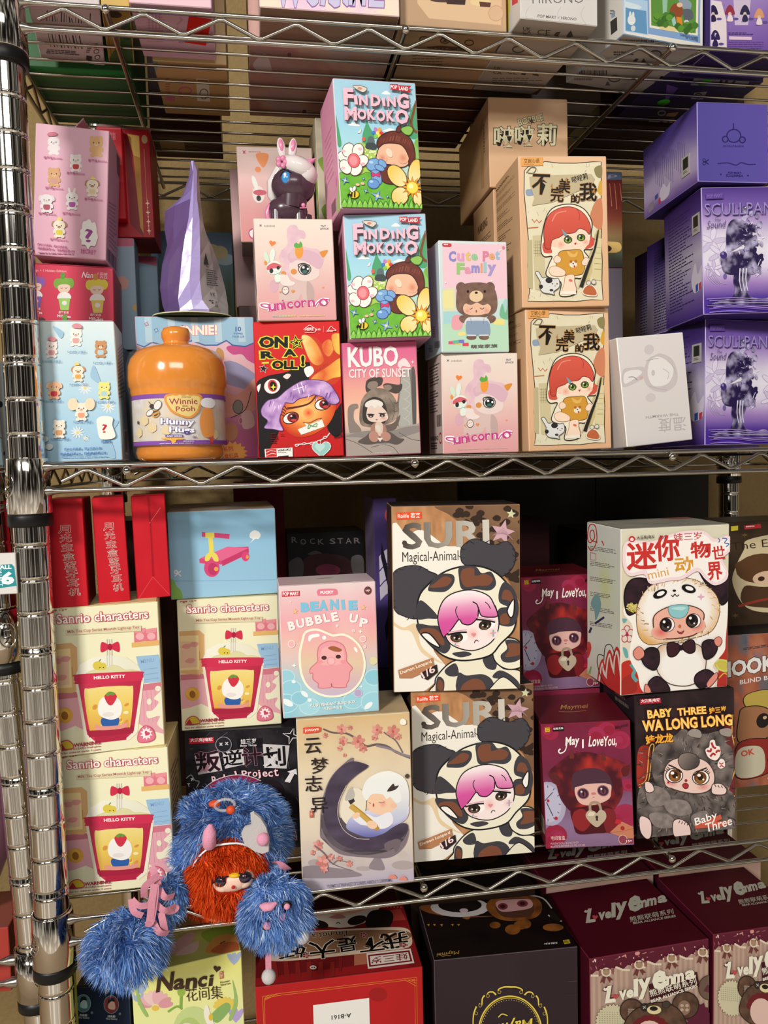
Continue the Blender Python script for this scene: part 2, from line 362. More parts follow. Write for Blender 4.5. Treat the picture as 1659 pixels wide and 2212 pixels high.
def shelf(z):
    sh = empty('shelf', (0, 0, up(z))); sh.parent = rack
    x0, x1 = -.0105, XR + .0065; r = .0019
    def rod(name, pts, rr, n=8):
        mb = MB(); mb.tube(pts, rr, n=n); return mb.build(name, sh, [WIRE])
    for zz in (0, -TR):
        rod('rim_rod', [(.011, 0, zz), (.014, 0, zz), (.019, 0, zz), (.024, 0, zz), (XR - .024, 0, zz), (XR - .015, 0, zz)], [.0042, .0044, .0026, r, r, .004])
        rod('rim_rod', [(.015, D, zz), (XR - .015, D, zz)], r)
        rod('rim_rod', [(x0, .018, zz), (x0, D - .018, zz)], r); rod('rim_rod', [(x1, .018, zz), (x1, D - .018, zz)], r)
    for y in (0, D):
        pts = []; k = -1
        x = .042 - .0275 / 2 - .004
        pts.append((x, y, -TR * .62))
        for i in range(14):
            xp = .042 + .055 * i
            if xp > XR - .03: break
            for dx, zz in ((-.002, -.0034), (.002, -.0034), (.0255, -TR + .0030), (.0295, -TR + .0030)): pts.append((xp + dx, y, zz))
        rod('truss', pts, .0016, 6)
    for x in (x0, x1):
        pts = []
        for i in range(7):
            for dy, zz in ((0, -.003), (.002, -.003), (.0225, -TR + .003), (.0245, -TR + .003)): pts.append((x, .03 + .045 * i + dy, zz))
        rod('truss', pts, .0014, 6)
    for i in range(-1, 12):
        y = .0556 + .0254 * i; rod('mat_wire', [(x0 - .001, y, .0008), (x1 + .001, y, .0008)], .0012, 6)
    for x in (.0716, .2888, .507, .725): rod('support_bar', [(x, -.0055, -.0042), (x, D + .004, -.0042)], .0021, 8)
    for x in (.0716, .2888, .507, .725):
        mb = MB(); mb.ball((x, -.0062, -.0042), .0034, .0026, .0034, n=10); mb.build('weld_button', sh, [CHROME])
    for x, y in ((0, .004), (XR - .004, .004), (XR - .004, D - .004), (0, D - .004)):
        mb = MB(); mb.lathe([(.0132, .0062), (.0136, .0068), (.0146, .0064), (.0150, .0058), (.0153, -.012), (.0158, -.0335), (.0154, -.034), (.0135, -.034)], n=28)
        c = mb.build('collar', sh, [CHROME]); c.location = (x, y, 0)
        mb = MB(); mb.lathe([(.0134, -.0338), (.0152, -.034), (.0158, -.036), (.0158, -.0425), (.015, -.0435), (.013, -.0435)], n=28)
        mb.build('plastic_sleeve', sh, [BLACK]).location = (x, y, 0)
        if y < .1 and x < .1: emblem(sh, (x, y, -.0135), math.radians(-50))
for z in (Z1, 0, Z3, Z4): shelf(z)
# the neighbouring rack at the edge of the picture
nb = empty('wire_shelving_rack', (-.048, .032, -1.19)); tag(nb, 'neighbouring chrome rack whose single post leans beside the main post', 'shelf rack')
post(nb, .0564, 0, .02, 1.52, math.radians(-2.2))
def nbx(z): return .0564 - math.tan(math.radians(2.2)) * z
for z in (1.075, .803):
    s2 = empty('shelf', (nbx(z), 0, z), (0, math.radians(-2.2), 0)); s2.parent = nb
    mb = MB(); mb.lathe([(.0132, .0062), (.0146, .0064), (.0153, -.012), (.0158, -.0335), (.0135, -.034)], n=28); mb.build('collar', s2, [CHROME])
    mb = MB(); mb.lathe([(.0134, -.0338), (.0158, -.036), (.0158, -.0425), (.013, -.0435)], n=28); mb.build('plastic_sleeve', s2, [BLACK])
    emblem(s2, (0, 0, -.0135), math.radians(30))
    for zz in (-.002, -.02):
        mb = MB(); mb.tube([(-.013, -.003, zz), (-.018, -.003, zz), (-.024, -.003, zz), (-.5, -.003, zz)], [.0044, .0044, .0022, .0022]); mb.build('rim_rod', s2, [WIRE])
# ---------------------------------------------------------------- printed fronts, third shelf
def doll_eye(p, x, y, rx, ry, rot, dark='2a1a18', iris='6b4638', hl='ffffff', white=None):
    if white: p.e(white, x, y, rx * 1.35, ry * 1.15, rot, '1c1416', rx * .14)
    p.e(dark, x, y, rx, ry, rot); p.e(iris, x, y + ry * .25, rx * .7, ry * .55, rot)
    p.e('120c0c', x, y, rx * .45, ry * .5, rot); p.e(hl, x - rx * .3, y - ry * .4, rx * .22, ry * .2); p.e(hl, x + rx * .35, y + ry * .35, rx * .12)
def art_suri(face):
    p = face('front', [(775, 180), (1568, 178), (1575, 1285), (793, 1287)]); rg = random.Random(4)
    p.fld(lambda u, v: mixc('9a6a44', 'cf9a6a', fbm(u * 22, v * 9)), 40, 56)
    p.f(lambda x, y: mixc('86664a', '6a4c36', fbm(x * .01, y * .01)), [1060, 170, 1130, 235, 1190, 280, 1250, 320, 1330, 420, 1420, 540, 1500, 640, 1600, 760, 1600, 160], 1)
    for k in range(58):
        x = rg.uniform(1090, 1580); y = rg.uniform(180, 700)
        if y < 180 + (x - 1080) * 1.05: p.f('35261d', [x - 24, y, x, y - 17, x + 26, y - 4, x + 18, y + 18, x - 12, y + 16])
    p.f('efeade', [770, 340, 870, 352, 930, 325, 985, 332, 1060, 385, 1110, 420, 1200, 432, 1215, 520, 1330, 760, 1090, 880, 1030, 1020, 1120, 1150, 1080, 1200, 960, 1290, 770, 1300])
    p.f('e4cba4', [783, 860, 850, 900, 930, 880, 960, 1010, 1050, 1090, 1100, 1120, 1060, 1110, 960, 1050, 900, 930, 840, 915, 783, 880])
    p.f('c08a62', [1000, 1290, 1060, 1255, 1120, 1290])
    p.t(('4a403a', 'cfc9bc', (850, 400, 1380, 380)), 'SURI', 845, 440, 1380, 425, 160, .045)  # silver foil sheen of the title painted in as a dark-to-pale gradient
    p.e('4a403a', 856, 398, 15, 15); p.e('bdb6a8', 1288, 392, 13, 13)
    p.t('3a302e', 'Magical-Animal', 843, 530, 1188, 525, 78, 0)
    p.p('e8502c', [805, 218, 960, 215, 962, 256, 807, 260]); p.t('fff3e8', 'Rolife 若来', 814, 252, 952, 250, 30, .02)
    p.star('cfcfa8', 1513, 236, 30, rot=8); p.star('c9a2ac', 1460, 345, 78, 34, rot=14)
    for k in range(9): p.l('a9828e', 3, [1395 + k * 10, 365 - k * 3, 1470 + k * 7, 320 + k * 9], 0)
    for q in ([785, 580, 850, 540, 940, 535, 1010, 570, 1060, 600, 1040, 700, 960, 800, 930, 850, 860, 835, 800, 800, 770, 700], [1215, 420, 1290, 380, 1400, 420, 1490, 400, 1540, 470, 1520, 560, 1440, 610, 1330, 560, 1220, 530, 1200, 470]):
        p.f('454247', q, ol='26242a', ow=5)
        for k in range(0, len(q), 2):
            for a in (.25, .6): x = q[k] + (q[(k + 2) % len(q)] - q[k]) * a; y = q[k + 1] + (q[(k + 3) % len(q)] - q[k + 1]) * a; p.l('2b292e', (7, 1), [x, y, x + rg.uniform(-32, 32), y + rg.uniform(-22, 22)], 0)
    # body
    p.f('e9e3cb', [1060, 1190, 1150, 1110, 1290, 1090, 1400, 1100, 1470, 1160, 1575, 1180, 1590, 1300, 1050, 1300, 1045, 1240], ol='1d1b1e', ow=8)
    p.f('403d42', [1190, 1180, 1240, 1195, 1340, 1190, 1400, 1230, 1400, 1300, 1190, 1300]); p.f('7b4b36', [1215, 1250, 1280, 1215, 1340, 1235, 1350, 1300, 1215, 1300])
    p.f('403d42', [1105, 1160, 1170, 1120, 1190, 1190, 1130, 1195]); p.f('403d42', [1060, 1200, 1100, 1220, 1095, 1290, 1050, 1290]); p.f('7b4b36', [1068, 1215, 1094, 1235, 1090, 1280, 1060, 1265])
    p.f('403d42', [1440, 1170, 1500, 1190, 1560, 1240, 1580, 1300, 1480, 1230, 1400, 1210]); p.f('e9e3cb', [1400, 1260, 1470, 1210, 1560, 1280, 1570, 1300, 1390, 1300], ol='1d1b1e', ow=6)
    p.f('403d42', [1340, 1080, 1420, 1070, 1420, 1160, 1360, 1150])
    # arm
    p.f('ebe6cf', [1400, 1040, 1440, 985, 1530, 980, 1585, 1030, 1590, 1140, 1500, 1165, 1420, 1120], ol='1d1b1e', ow=8)
    p.f('403d42', [1480, 990, 1560, 1000, 1590, 1080, 1540, 1120, 1470, 1120, 1450, 1080, 1490, 1040]); p.f('7b4b36', [1500, 1010, 1580, 1020, 1580, 1075, 1480, 1090, 1500, 1050])
    # hood
    hood = [935, 850, 945, 720, 1010, 640, 1110, 570, 1250, 540, 1370, 560, 1460, 620, 1530, 720, 1545, 830, 1530, 930, 1450, 1010, 1380, 1080, 1230, 1105, 1110, 1080, 1020, 1010, 965, 940]
    p.f('ece6cf', hood, ol='1a181b', ow=10)
    for c, q in (('403d42', [1015, 640, 1060, 590, 1150, 590, 1160, 640, 1110, 690, 1030, 690, 1000, 680]), ('7b4b36', [1040, 640, 1100, 600, 1145, 620, 1110, 660, 1010, 665]),
                 ('403d42', [1195, 545, 1290, 545, 1330, 585, 1390, 580, 1420, 650, 1380, 690, 1290, 680, 1210, 680, 1190, 610]), ('7b4b36', [1215, 560, 1280, 555, 1290, 600, 1350, 590, 1400, 620, 1370, 660, 1300, 660, 1230, 665, 1200, 610]),
                 ('403d42', [1440, 690, 1475, 640, 1530, 690, 1560, 800, 1530, 900, 1450, 900, 1420, 860, 1440, 800, 1490, 790, 1440, 760]), ('7b4b36', [1470, 690, 1510, 700, 1535, 770, 1490, 750, 1455, 740]), ('7b4b36', [1450, 840, 1500, 830, 1500, 890, 1450, 890]),
                 ('403d42', [930, 780, 960, 740, 1040, 810, 1060, 850, 1000, 850, 935, 850]), ('403d42', [930, 880, 1010, 890, 1080, 900, 1110, 960, 1140, 1020, 1100, 1060, 1020, 1010, 950, 940]), ('7b4b36', [960, 910, 1040, 910, 1090, 960, 1100, 1010, 1050, 990, 960, 945]),
                 ('403d42', [1150, 1060, 1230, 1050, 1270, 1070, 1200, 1085]), ('e0d7b8', [1130, 700, 1190, 690, 1100, 780, 1070, 830, 1080, 760])): p.f(c, q)
    for q in ([960, 940, 1010, 940, 1070, 1010, 1060, 1020, 1000, 985], [1490, 810, 1530, 745, 1530, 830, 1510, 855]): p.f('f4efe9', q, ol='1a181b', ow=8)
    p.f('f4e3df', [1085, 860, 1120, 790, 1260, 740, 1390, 760, 1430, 830, 1435, 920, 1390, 1000, 1290, 1045, 1190, 1030, 1120, 980], ol='1a181b', ow=7)
    p.f('f3c9c6', [1110, 940, 1180, 930, 1210, 990, 1150, 1000]); p.halo('f0b8b4', 'f4e3df', 1275, 945, 45); p.halo('f2c4c0', 'f4e3df', 1395, 945, 36)
    hair = [1090, 955, 1060, 850, 1090, 750, 1160, 700, 1270, 685, 1370, 720, 1410, 780, 1430, 840, 1390, 850, 1330, 840, 1312, 800, 1305, 850, 1262, 890, 1215, 885, 1190, 860, 1150, 910, 1110, 950]
    p.f(lambda x, y: ramp((y - 705 - abs(x - 1270) * .1) / 215, 'f6e8ea', 'e59ac0', 'd4579f', 'cf4f98'), hair, ol='1a181b', ow=7)
    p.l('1a181b', 7, [1312, 800, 1300, 770, 1275, 755]); p.l('1a181b', 5, [1190, 860, 1170, 810, 1180, 780]); p.l('1a181b', 5, [1385, 800, 1372, 775, 1352, 758])
    for x, y, r, xs in ((1180, 965, 4, -52), (1355, 895, -14, -50)):
        p.e('f9f4f0', x + 12, y - 4, 54, 33, -r); p.e('33251f', x - 3, y, 40, 30, -r); p.e('6a523f', x - 3, y + 8, 26, 18, -r); p.e('15100e', x - 3, y, 16, 17)
        p.l('1a181b', 10, [x - 60, y - 20 + r, x, y - 28, x + 60, y - 26 - r * .8]); p.l('d992a8', 5, [x - 60, y - 36 + r, x + 60, y - 40 - r]); p.e('f4eee6', x - 16, y + 2, 5); p.e('f4eee6', x + 12, y + 8, 4)
    p.heart('e08f93', 1282, 952, 15); p.l('3a2326', 5, [1285, 1000, 1297, 984, 1312, 992]); p.l('7fb3bd', 9, [1403, 925, 1403, 965], 0); p.l('e49aa4', 6, [1385, 945, 1420, 942], 0); p.l('e49aa4', 6, [1165, 1008, 1195, 1018], 0); p.l('7fb3bd', 6, [1160, 1016, 1172, 1000], 0)
    p.p('b57f58', [818, 1150, 1030, 1082, 1042, 1140, 900, 1200, 826, 1198]); p.t('fdf3e4', 'Demon Leopard', 836, 1182, 1026, 1118, 26, .02)
    p.p('2c2022', [957, 1170, 1055, 1122, 1062, 1170, 1000, 1215, 962, 1200]); p.t('f6d7d4', '1/6', 975, 1207, 1050, 1162, 42, .03)
def bow(p, c, x, y, s):
    p.f(c, [x, y, x - s, y - s * .6, x - s * 1.1, y + s * .6]); p.f(c, [x, y, x + s, y - s * .6, x + s * 1.1, y + s * .6]); p.e('b01e3c', x, y, s * .3, s * .4)
def art_sanrio(face):
    p = face('front', [(985, 720), (1560, 680), (1585, 1410), (1010, 1442)])
    p.fld(lambda u, v: mixc('ece8c4', 'f0ecc8', u), 2, 2)
    p.f('e6a9b2', [990, 1140, 1010, 1148, 1150, 1150, 1470, 1105, 1600, 1095, 1600, 1360, 1500, 1330, 1440, 1290, 1200, 1330, 1120, 1290, 1060, 1310, 1005, 1320], 0)
    p.p('c9747f', [990, 1128, 1130, 1122, 1140, 1150, 1005, 1160]); p.p('d3798a', [1440, 1100, 1600, 1085, 1600, 1120, 1440, 1132])
    for k in range(6): x = 1470 + k * 22; p.l('d88d9a', 2, [x, 1125, x + 8, 1290], 0)
    p.p('ddb078', [998, 890, 1110, 882, 1138, 905, 1140, 1108, 1112, 1128, 1005, 1122]); p.p('efd59c', [1000, 915, 1105, 910, 1110, 1100, 1005, 1105])
    p.p('e6c0a0', [1000, 945, 1095, 945, 1098, 1085, 1005, 1092])
    for x, y in ((1040, 970), (1080, 960), (1060, 1050)): p.f('dd9890', [x - 30, y + 8, x - 10, y - 12, x + 25, y - 8, x + 10, y + 14])
    p.l('c09050', 5, [1112, 1000, 1112, 1050], 0)
    for x in (1430, 1490):
        p.p('dd7a86', [x, 820, x + 62, 812, x + 64, 878, x + 2, 886]); p.e('eeb0b4', x + 32, 855, 22, 18); p.p('e8949c', [x, 820, x + 62, 812, x + 56, 835, x + 6, 840])
    p.p('e2b56e', [1418, 886, 1600, 872, 1600, 898, 1418, 910])
    p.p('9cc0de', [1440, 955, 1560, 948, 1580, 1085, 1470, 1092]); p.t('7fa6cc', 'MENU', 1465, 992, 1535, 984, 20, .02)
    for k in range(3): p.l('7fa6cc', 3, [1478, 1022 + k * 26, 1552 + k * 4, 1015 + k * 26], 0)
    p.f('f1ecd0', [1600, 1110, 1560, 1140, 1530, 1170, 1555, 1190, 1520, 1230, 1490, 1235, 1500, 1270, 1560, 1260, 1545, 1300, 1575, 1330, 1600, 1330]); p.e('f1ecd0', 1505, 1185, 13, 16); p.e('f1ecd0', 1553, 1120, 16, 14); p.e('f1ecd0', 1110, 1305, 9)
    p.e('e2a63e', 1070, 1235, 40, 38); p.e('e8b450', 1062, 1228, 30, 28); p.e('9a6428', 1070, 1237, 17, 21, 10)
    # cup
    p.f('f3ebd4', [1125, 1068, 1480, 1062, 1440, 1340, 1395, 1375, 1210, 1380, 1165, 1345], 0)
    p.f(('f2f0e0', 'e6e4cc', (1200, 940, 1300, 1040)), [1128, 1042, 1150, 990, 1220, 955, 1300, 945, 1390, 958, 1450, 1000, 1470, 1040], 0)
    p.f('dcd9a6', [1195, 1042, 1215, 1018, 1280, 1012, 1310, 996, 1350, 1002, 1380, 1020, 1420, 1020, 1455, 1040], ol='cfcB98'.lower(), ow=2)
    for x in (1290, 1302, 1314): p.l('cfccc0', 5, [x, 866, x, 1000], 0)
    bow(p, 'd0304c', 1306, 905, 42)
    p.e('dcc84e', 1242, 996, 26, 22); p.e('dcc84e', 1268, 1000, 18, 18); p.l('6b8a3a', 5, [1248, 975, 1258, 965]); p.e('3a3320', 1252, 1006, 3); p.e('3a3320', 1270, 1006, 3)
    p.f(('d23a58', 'b92a48', (1140, 1100, 1460, 1100)), [1140, 1075, 1468, 1065, 1420, 1330, 1385, 1360, 1215, 1368, 1180, 1335], 0)
    p.p('b62846', [1215, 1345, 1385, 1338, 1380, 1372, 1222, 1380]); p.p('a92440', [1180, 1310, 1425, 1300, 1415, 1340, 1190, 1350])
    p.f('cf3152', [1122, 1050, 1145, 1036, 1450, 1030, 1474, 1045, 1470, 1068, 1440, 1078, 1150, 1084, 1126, 1072])
    p.t('fbeee8', 'HELLO KITTY', 1220, 1064, 1382, 1060, 17, .06)
    p.f(lambda x, y: ramp((y - 1100) / 220, 'f0dc8a', 'eccb5e', 'e0a850'), [1170, 1125, 1200, 1108, 1300, 1100, 1400, 1102, 1422, 1120, 1405, 1290, 1380, 1310, 1215, 1316, 1190, 1296])
    rg = random.Random(2)
    for k in range(15):
        x = rg.uniform(1190, 1395); y = rg.uniform(1125, 1300); p.e(rg.choice(['f6ecb0', 'e6b04a', 'f2d870', 'd99848']), x, y, rg.uniform(6, 17), rg.uniform(5, 12), rg.uniform(0, 90))
    # dessert standing in the jelly: a scoop of cream with a strawberry in a blue cup
    p.f('2f5fa8', [1256, 1258, 1340, 1255, 1332, 1302, 1266, 1304]); p.f('e79a8c', [1220, 1290, 1270, 1298, 1340, 1296, 1390, 1285, 1370, 1312, 1240, 1316])
    p.f('f6f3ee', [1244, 1240, 1240, 1190, 1262, 1155, 1310, 1148, 1350, 1170, 1362, 1215, 1345, 1255, 1298, 1266]); p.f('d23448', [1272, 1150, 1290, 1132, 1320, 1134, 1336, 1152, 1322, 1182, 1304, 1196, 1286, 1184]); p.f('6a9a40', [1278, 1140, 1300, 1126, 1328, 1136, 1312, 1146, 1302, 1140, 1292, 1148]); p.e('e8e2da', 1290, 1240, 30, 12)
    p.t('b8485a', 'Age 15+', 1002, 735, 1095, 728, 17, .03)
    p.t('fdf3ea', 'Sanrio characters', 1042, 790, 1508, 764, 46, .03, 'c83c56', .075)
    p.p('ddd3ac', [1085, 822, 1470, 800, 1470, 828, 1085, 844]); p.t('b0606a', 'Milk Tea Cup Series Moetch Light-up Toy', 1094, 838, 1460, 818, 18, .025)
    p.f('d4b838', [1035, 1400, 1045, 1370, 1075, 1358, 1100, 1370, 1108, 1398], ol='c04050', ow=5); p.p('b8283c', [1052, 1372, 1075, 1408, 1030, 1406])
    p.t('a02c44', 'WARNING:', 1112, 1394, 1250, 1386, 19, .06); p.t('a0505a', 'CHOKING HAZARD-Small parts.', 1028, 1414, 1250, 1402, 12, .03); p.t('a0505a', 'Not for children under 3 years.', 1028, 1430, 1250, 1418, 12, .03)
    p.f('e37a90', [1445, 1340, 1480, 1305, 1520, 1325, 1532, 1370, 1500, 1388, 1445, 1385], ol='c95a74', ow=4); p.star('fbeff0', 1487, 1345, 34, 21, 10); p.heart('d04a68', 1490, 1345, 15, 30)
    q = face('right'); q.fld(lambda u, v: mixc('d8c48c', 'e6d8a6', v), 2, 2); q.bars('8a6a4a', 15, 20, 85, 55, 8, 3)
def art_scooter(face):
    p = face('front', [(940, 230), (1540, 207), (1555, 680), (955, 718)])
    p.fld(lambda u, v: mixc('8fc2df', '9cc8e2', v), 2, 2)
    p.f('d84a7c', [1115, 490, 1180, 462, 1270, 425, 1392, 420, 1395, 452, 1330, 480, 1250, 520, 1180, 520, 1118, 512], 0); p.p('e56a94', [1120, 485, 1275, 420, 1392, 428, 1240, 500]); p.p('c83c6c', [1240, 500, 1392, 430, 1392, 460, 1245, 530])
    p.e('d84a7c', 1375, 475, 22, 27); p.e('e8a04a', 1385, 478, 8, 11); p.e('d84a7c', 1186, 540, 44, 50); p.e('c03a68', 1192, 545, 28, 34); p.e('e8a85a', 1210, 545, 12, 12)
    p.l('e8dc62', 26, [1180, 365, 1185, 430, 1184, 470], 0); p.f('e8dc62', [1148, 498, 1155, 465, 1185, 448, 1215, 465, 1224, 500, 1200, 500, 1185, 475, 1170, 498]); p.l('d6497c', 26, [1132, 352, 1200, 356, 1286, 364], 0); p.p('e8dc62', [1152, 342, 1202, 342, 1202, 372, 1152, 372])
    p.f('f4f6f4', [1400, 370, 1402, 345, 1425, 330, 1450, 338, 1460, 358, 1448, 378, 1430, 378, 1398, 403, 1416, 380])
    p.e('eef4f4', 985, 562, 11, ol='eef4f4'); p.l('f4f8f8', 6, [978, 585, 1012, 555], 0); p.l('f4f8f8', 6, [978, 555, 1012, 585], 0); p.e('9cc8e2', 985, 562, 5)
    p.f('8cc15c', [950, 608, 975, 612, 985, 640, 1010, 665, 1020, 700, 1000, 725, 950, 725])
    p.l('7fb0cc', 2, [960, 612, 1060, 612, 1540, 605], 0)
    q = face('top'); q.fld(lambda u, v: mixc('8c7a6a', 'b8a898', fbm(u * 3, v * 3)), 8, 8); q.e('5a4a40', 22, 62, 5, 3); q.p('6a5040', [30, 40, 55, 38, 60, 50, 34, 54]); q.f('a08050', [70, 60, 95, 50, 95, 80, 75, 82])
    q = face('right'); q.fld(lambda u, v: mixc('6aa8cc', '86bcd8', v), 2, 2); q.f('6aa040', [60, 100, 70, 88, 100, 84, 100, 100])
def art_redgift(face, crease=False, title=True, side=False):
    p = face('front', [(0, 0), (100, 0), (100, 480), (0, 480)])
    p.fld(lambda u, v: mixc('c01424', 'cc1c2c', fbm(u * 2, v * 4)), 6, 12)
    if title:
        for k, ch in enumerate('月光宝盒蓝牙耳机'): y = 150 + k * 40; p.t('a00f1c', ch, 30 + k * 2.5, y, 62 + k * 2.5, y, 34, .0, 'f2e6dc', .05)
    if crease: p.l('a00f1c', 3, [50, 0, 52, 220, 50, 380], 0); p.l('dc4652', 2, [50, 380, 5, 478], 0); p.l('dc4652', 2, [50, 380, 96, 470], 0); p.l('ea6a70', 2, [50, 130, 85, 60], 0); p.l('a51220', 3, [54, 0, 54, 380], 0)
    if side: q = face('left', [(0, 0), (100, 0), (100, 480), (0, 480)]); rg = random.Random(1); [q.l(rg.choice(['8a101c', 'b82834']), 3, [rg.uniform(0, 40), y, rg.uniform(50, 100), y + rg.uniform(-8, 8)]) for y in range(6, 480, 9)]
def art_pucky(face):
    p = face('front', [(115, 685), (692, 650), (722, 1435), (145, 1472)])
    def bgc(u, v): return mixc(ramp(v, 'e6cfd0', 'e8b8bc', 'eba4ac', 'e8b4a8', 'd8c4c0', 'a8cdd6', '98cfdc', '90c8d8'), 'f4e8e0', .45 * max(0, fbm(u * 3, v * 3) - .45))
    p.fld(bgc, 16, 30)
    rg = random.Random(9)
    for x, y, r in ((160, 1220, 50), (190, 1290, 60), (160, 1380, 70), (640, 1300, 80), (690, 1230, 60), (560, 1370, 60), (300, 1400, 60), (240, 1350, 50), (690, 1380, 80)): p.e(mixc('8ec8da', 'a8d8e4', rg.random()), x, y, r, r * .8, 0, 'bfe2ea', 5)
    for x, y, a, b, r in ((170, 1375, 36, 18, -30), (270, 1325, 26, 13, -40), (300, 1362, 11, 11, 0), (655, 1400, 30, 15, 40), (205, 1250, 12, 10, 0)): p.e('eaf4f4', x, y, a, b, r)
    p.p('c8283c', [135, 716, 240, 711, 240, 741, 135, 747]); p.t('fff0ee', 'POP MART', 140, 742, 235, 737, 22, .06)
    p.f('e37f92', [342, 712, 360, 700, 450, 698, 464, 716, 455, 734, 358, 740, 344, 728]); p.t('fff2ee', 'PUCKY', 362, 729, 442, 725, 17, .09)
    p.e('6e3a3e', 647, 707, 23, 25); p.t('f2e4da', 'up', 634, 716, 660, 714, 14, .03)
    for ch, x, y, H in (('B', 248, 836, 54), ('E', 304, 832, 56), ('A', 356, 828, 62), ('N', 422, 822, 60), ('I', 492, 820, 56), ('E', 534, 824, 56)): p.t('7cc4e0', ch, x, y, x + (18 if ch == 'I' else 50), y - 2, H, .08, '7cc4e0', .02)
    for ch, x, y, w in (('B', 178, 948, 40), ('U', 226, 934, 46), ('B', 282, 922, 44), ('B', 336, 910, 42), ('L', 388, 900, 36), ('E', 434, 894, 40), ('U', 532, 896, 48), ('P', 594, 922, 48)): p.t('fbefe8', ch, x, y, x + w, y + (8 if x > 500 else -9), 54, .07, 'ef9fb0', .03)
    for x, y, r, c in ((213, 833, 19, 'eec088'), (620, 808, 18, 'eec088'), (462, 918, 11, 'fff6ee'), (604, 952, 13, 'fff6ee'), (208, 1153, 15, 'fff6ee'), (610, 1283, 10, 'fff6ee'), (185, 775, 6, 'fff6ee')): p.star(c, x, y, r, r * .4, 5 if c[0] == 'e' else 4)
    for x, y, r in ((192, 1025, 21), (618, 997, 18), (560, 948, 8), (630, 1042, 7)): p.e(mixc('eba4ac', 'f4c8c4', .5), x, y, r, r, 0, 'fbeae4', 4)
    p.e('ded4a8', 682, 1128, 25); p.e('b8a8cc', 590, 1322, 24, 24, 0, 'd8cce0', 4)
    bub = [255, 1010, 275, 955, 340, 940, 410, 965, 440, 975, 500, 970, 560, 1000, 610, 1060, 630, 1150, 610, 1240, 550, 1310, 460, 1340, 370, 1330, 290, 1280, 250, 1200, 240, 1090]
    p.f(lambda x, y: ramp((y - 950) / 380, 'ecaab4', 'eab8ac', 'e0c8a8', 'd8b8b8', 'c8b8cc'), bub, ol='fbf1d8', ow=13); p.f('fdf6f0', [290, 1000, 300, 972, 350, 965, 356, 980, 315, 990, 300, 1010]); p.e('fdf6f0', 385, 988, 12); p.e('fdf6f0', 575, 1060, 8, 18, 30)
    body = [345, 1090, 355, 1040, 400, 1012, 450, 1010, 500, 1035, 520, 1090, 522, 1130, 556, 1170, 540, 1195, 535, 1240, 520, 1270, 515, 1286, 440, 1285, 430, 1262, 425, 1286, 355, 1288, 350, 1262, 320, 1235, 318, 1200, 302, 1200, 305, 1170, 345, 1130]
    p.f('eba0a6', body, ol='d07a84', ow=6); p.f('f0b0b0', [360, 1100, 380, 1050, 440, 1038, 495, 1060, 505, 1110, 490, 1145, 370, 1150])
    p.f('a0603c', [408, 1050, 440, 1038, 490, 1058, 480, 1072, 440, 1068]); p.e('4a2c30', 385, 1108, 16, 12); p.e('4a2c30', 470, 1102, 16, 12); p.e('fff', 380, 1104, 4) if 0 else None; p.e('f2b8bc', 428, 1128, 23, 24, 0, 'e08c94', 3)
    for x in (360, 500): p.e('ee969e', x, 1132, 16, 11)
    p.t('f6f2ea', 'PLUSH PENDANT BLIND BOX', 302, 1402, 578, 1382, 18, .04); p.t('f6f2ea', '毛绒挂件盲盒', 386, 1422, 496, 1414, 20, .03)
    q = face('top'); q.fld(lambda u, v: ramp(u, 'd8b4b8', 'dcd0cc', 'd0b8c0'), 6, 2); q.e('9a8084', 50, 40, 9, 4)
    q = face('right'); q.fld(lambda u, v: ramp(v, 'd8b4b8', 'd89aa4', '80b4c4'), 2, 8)
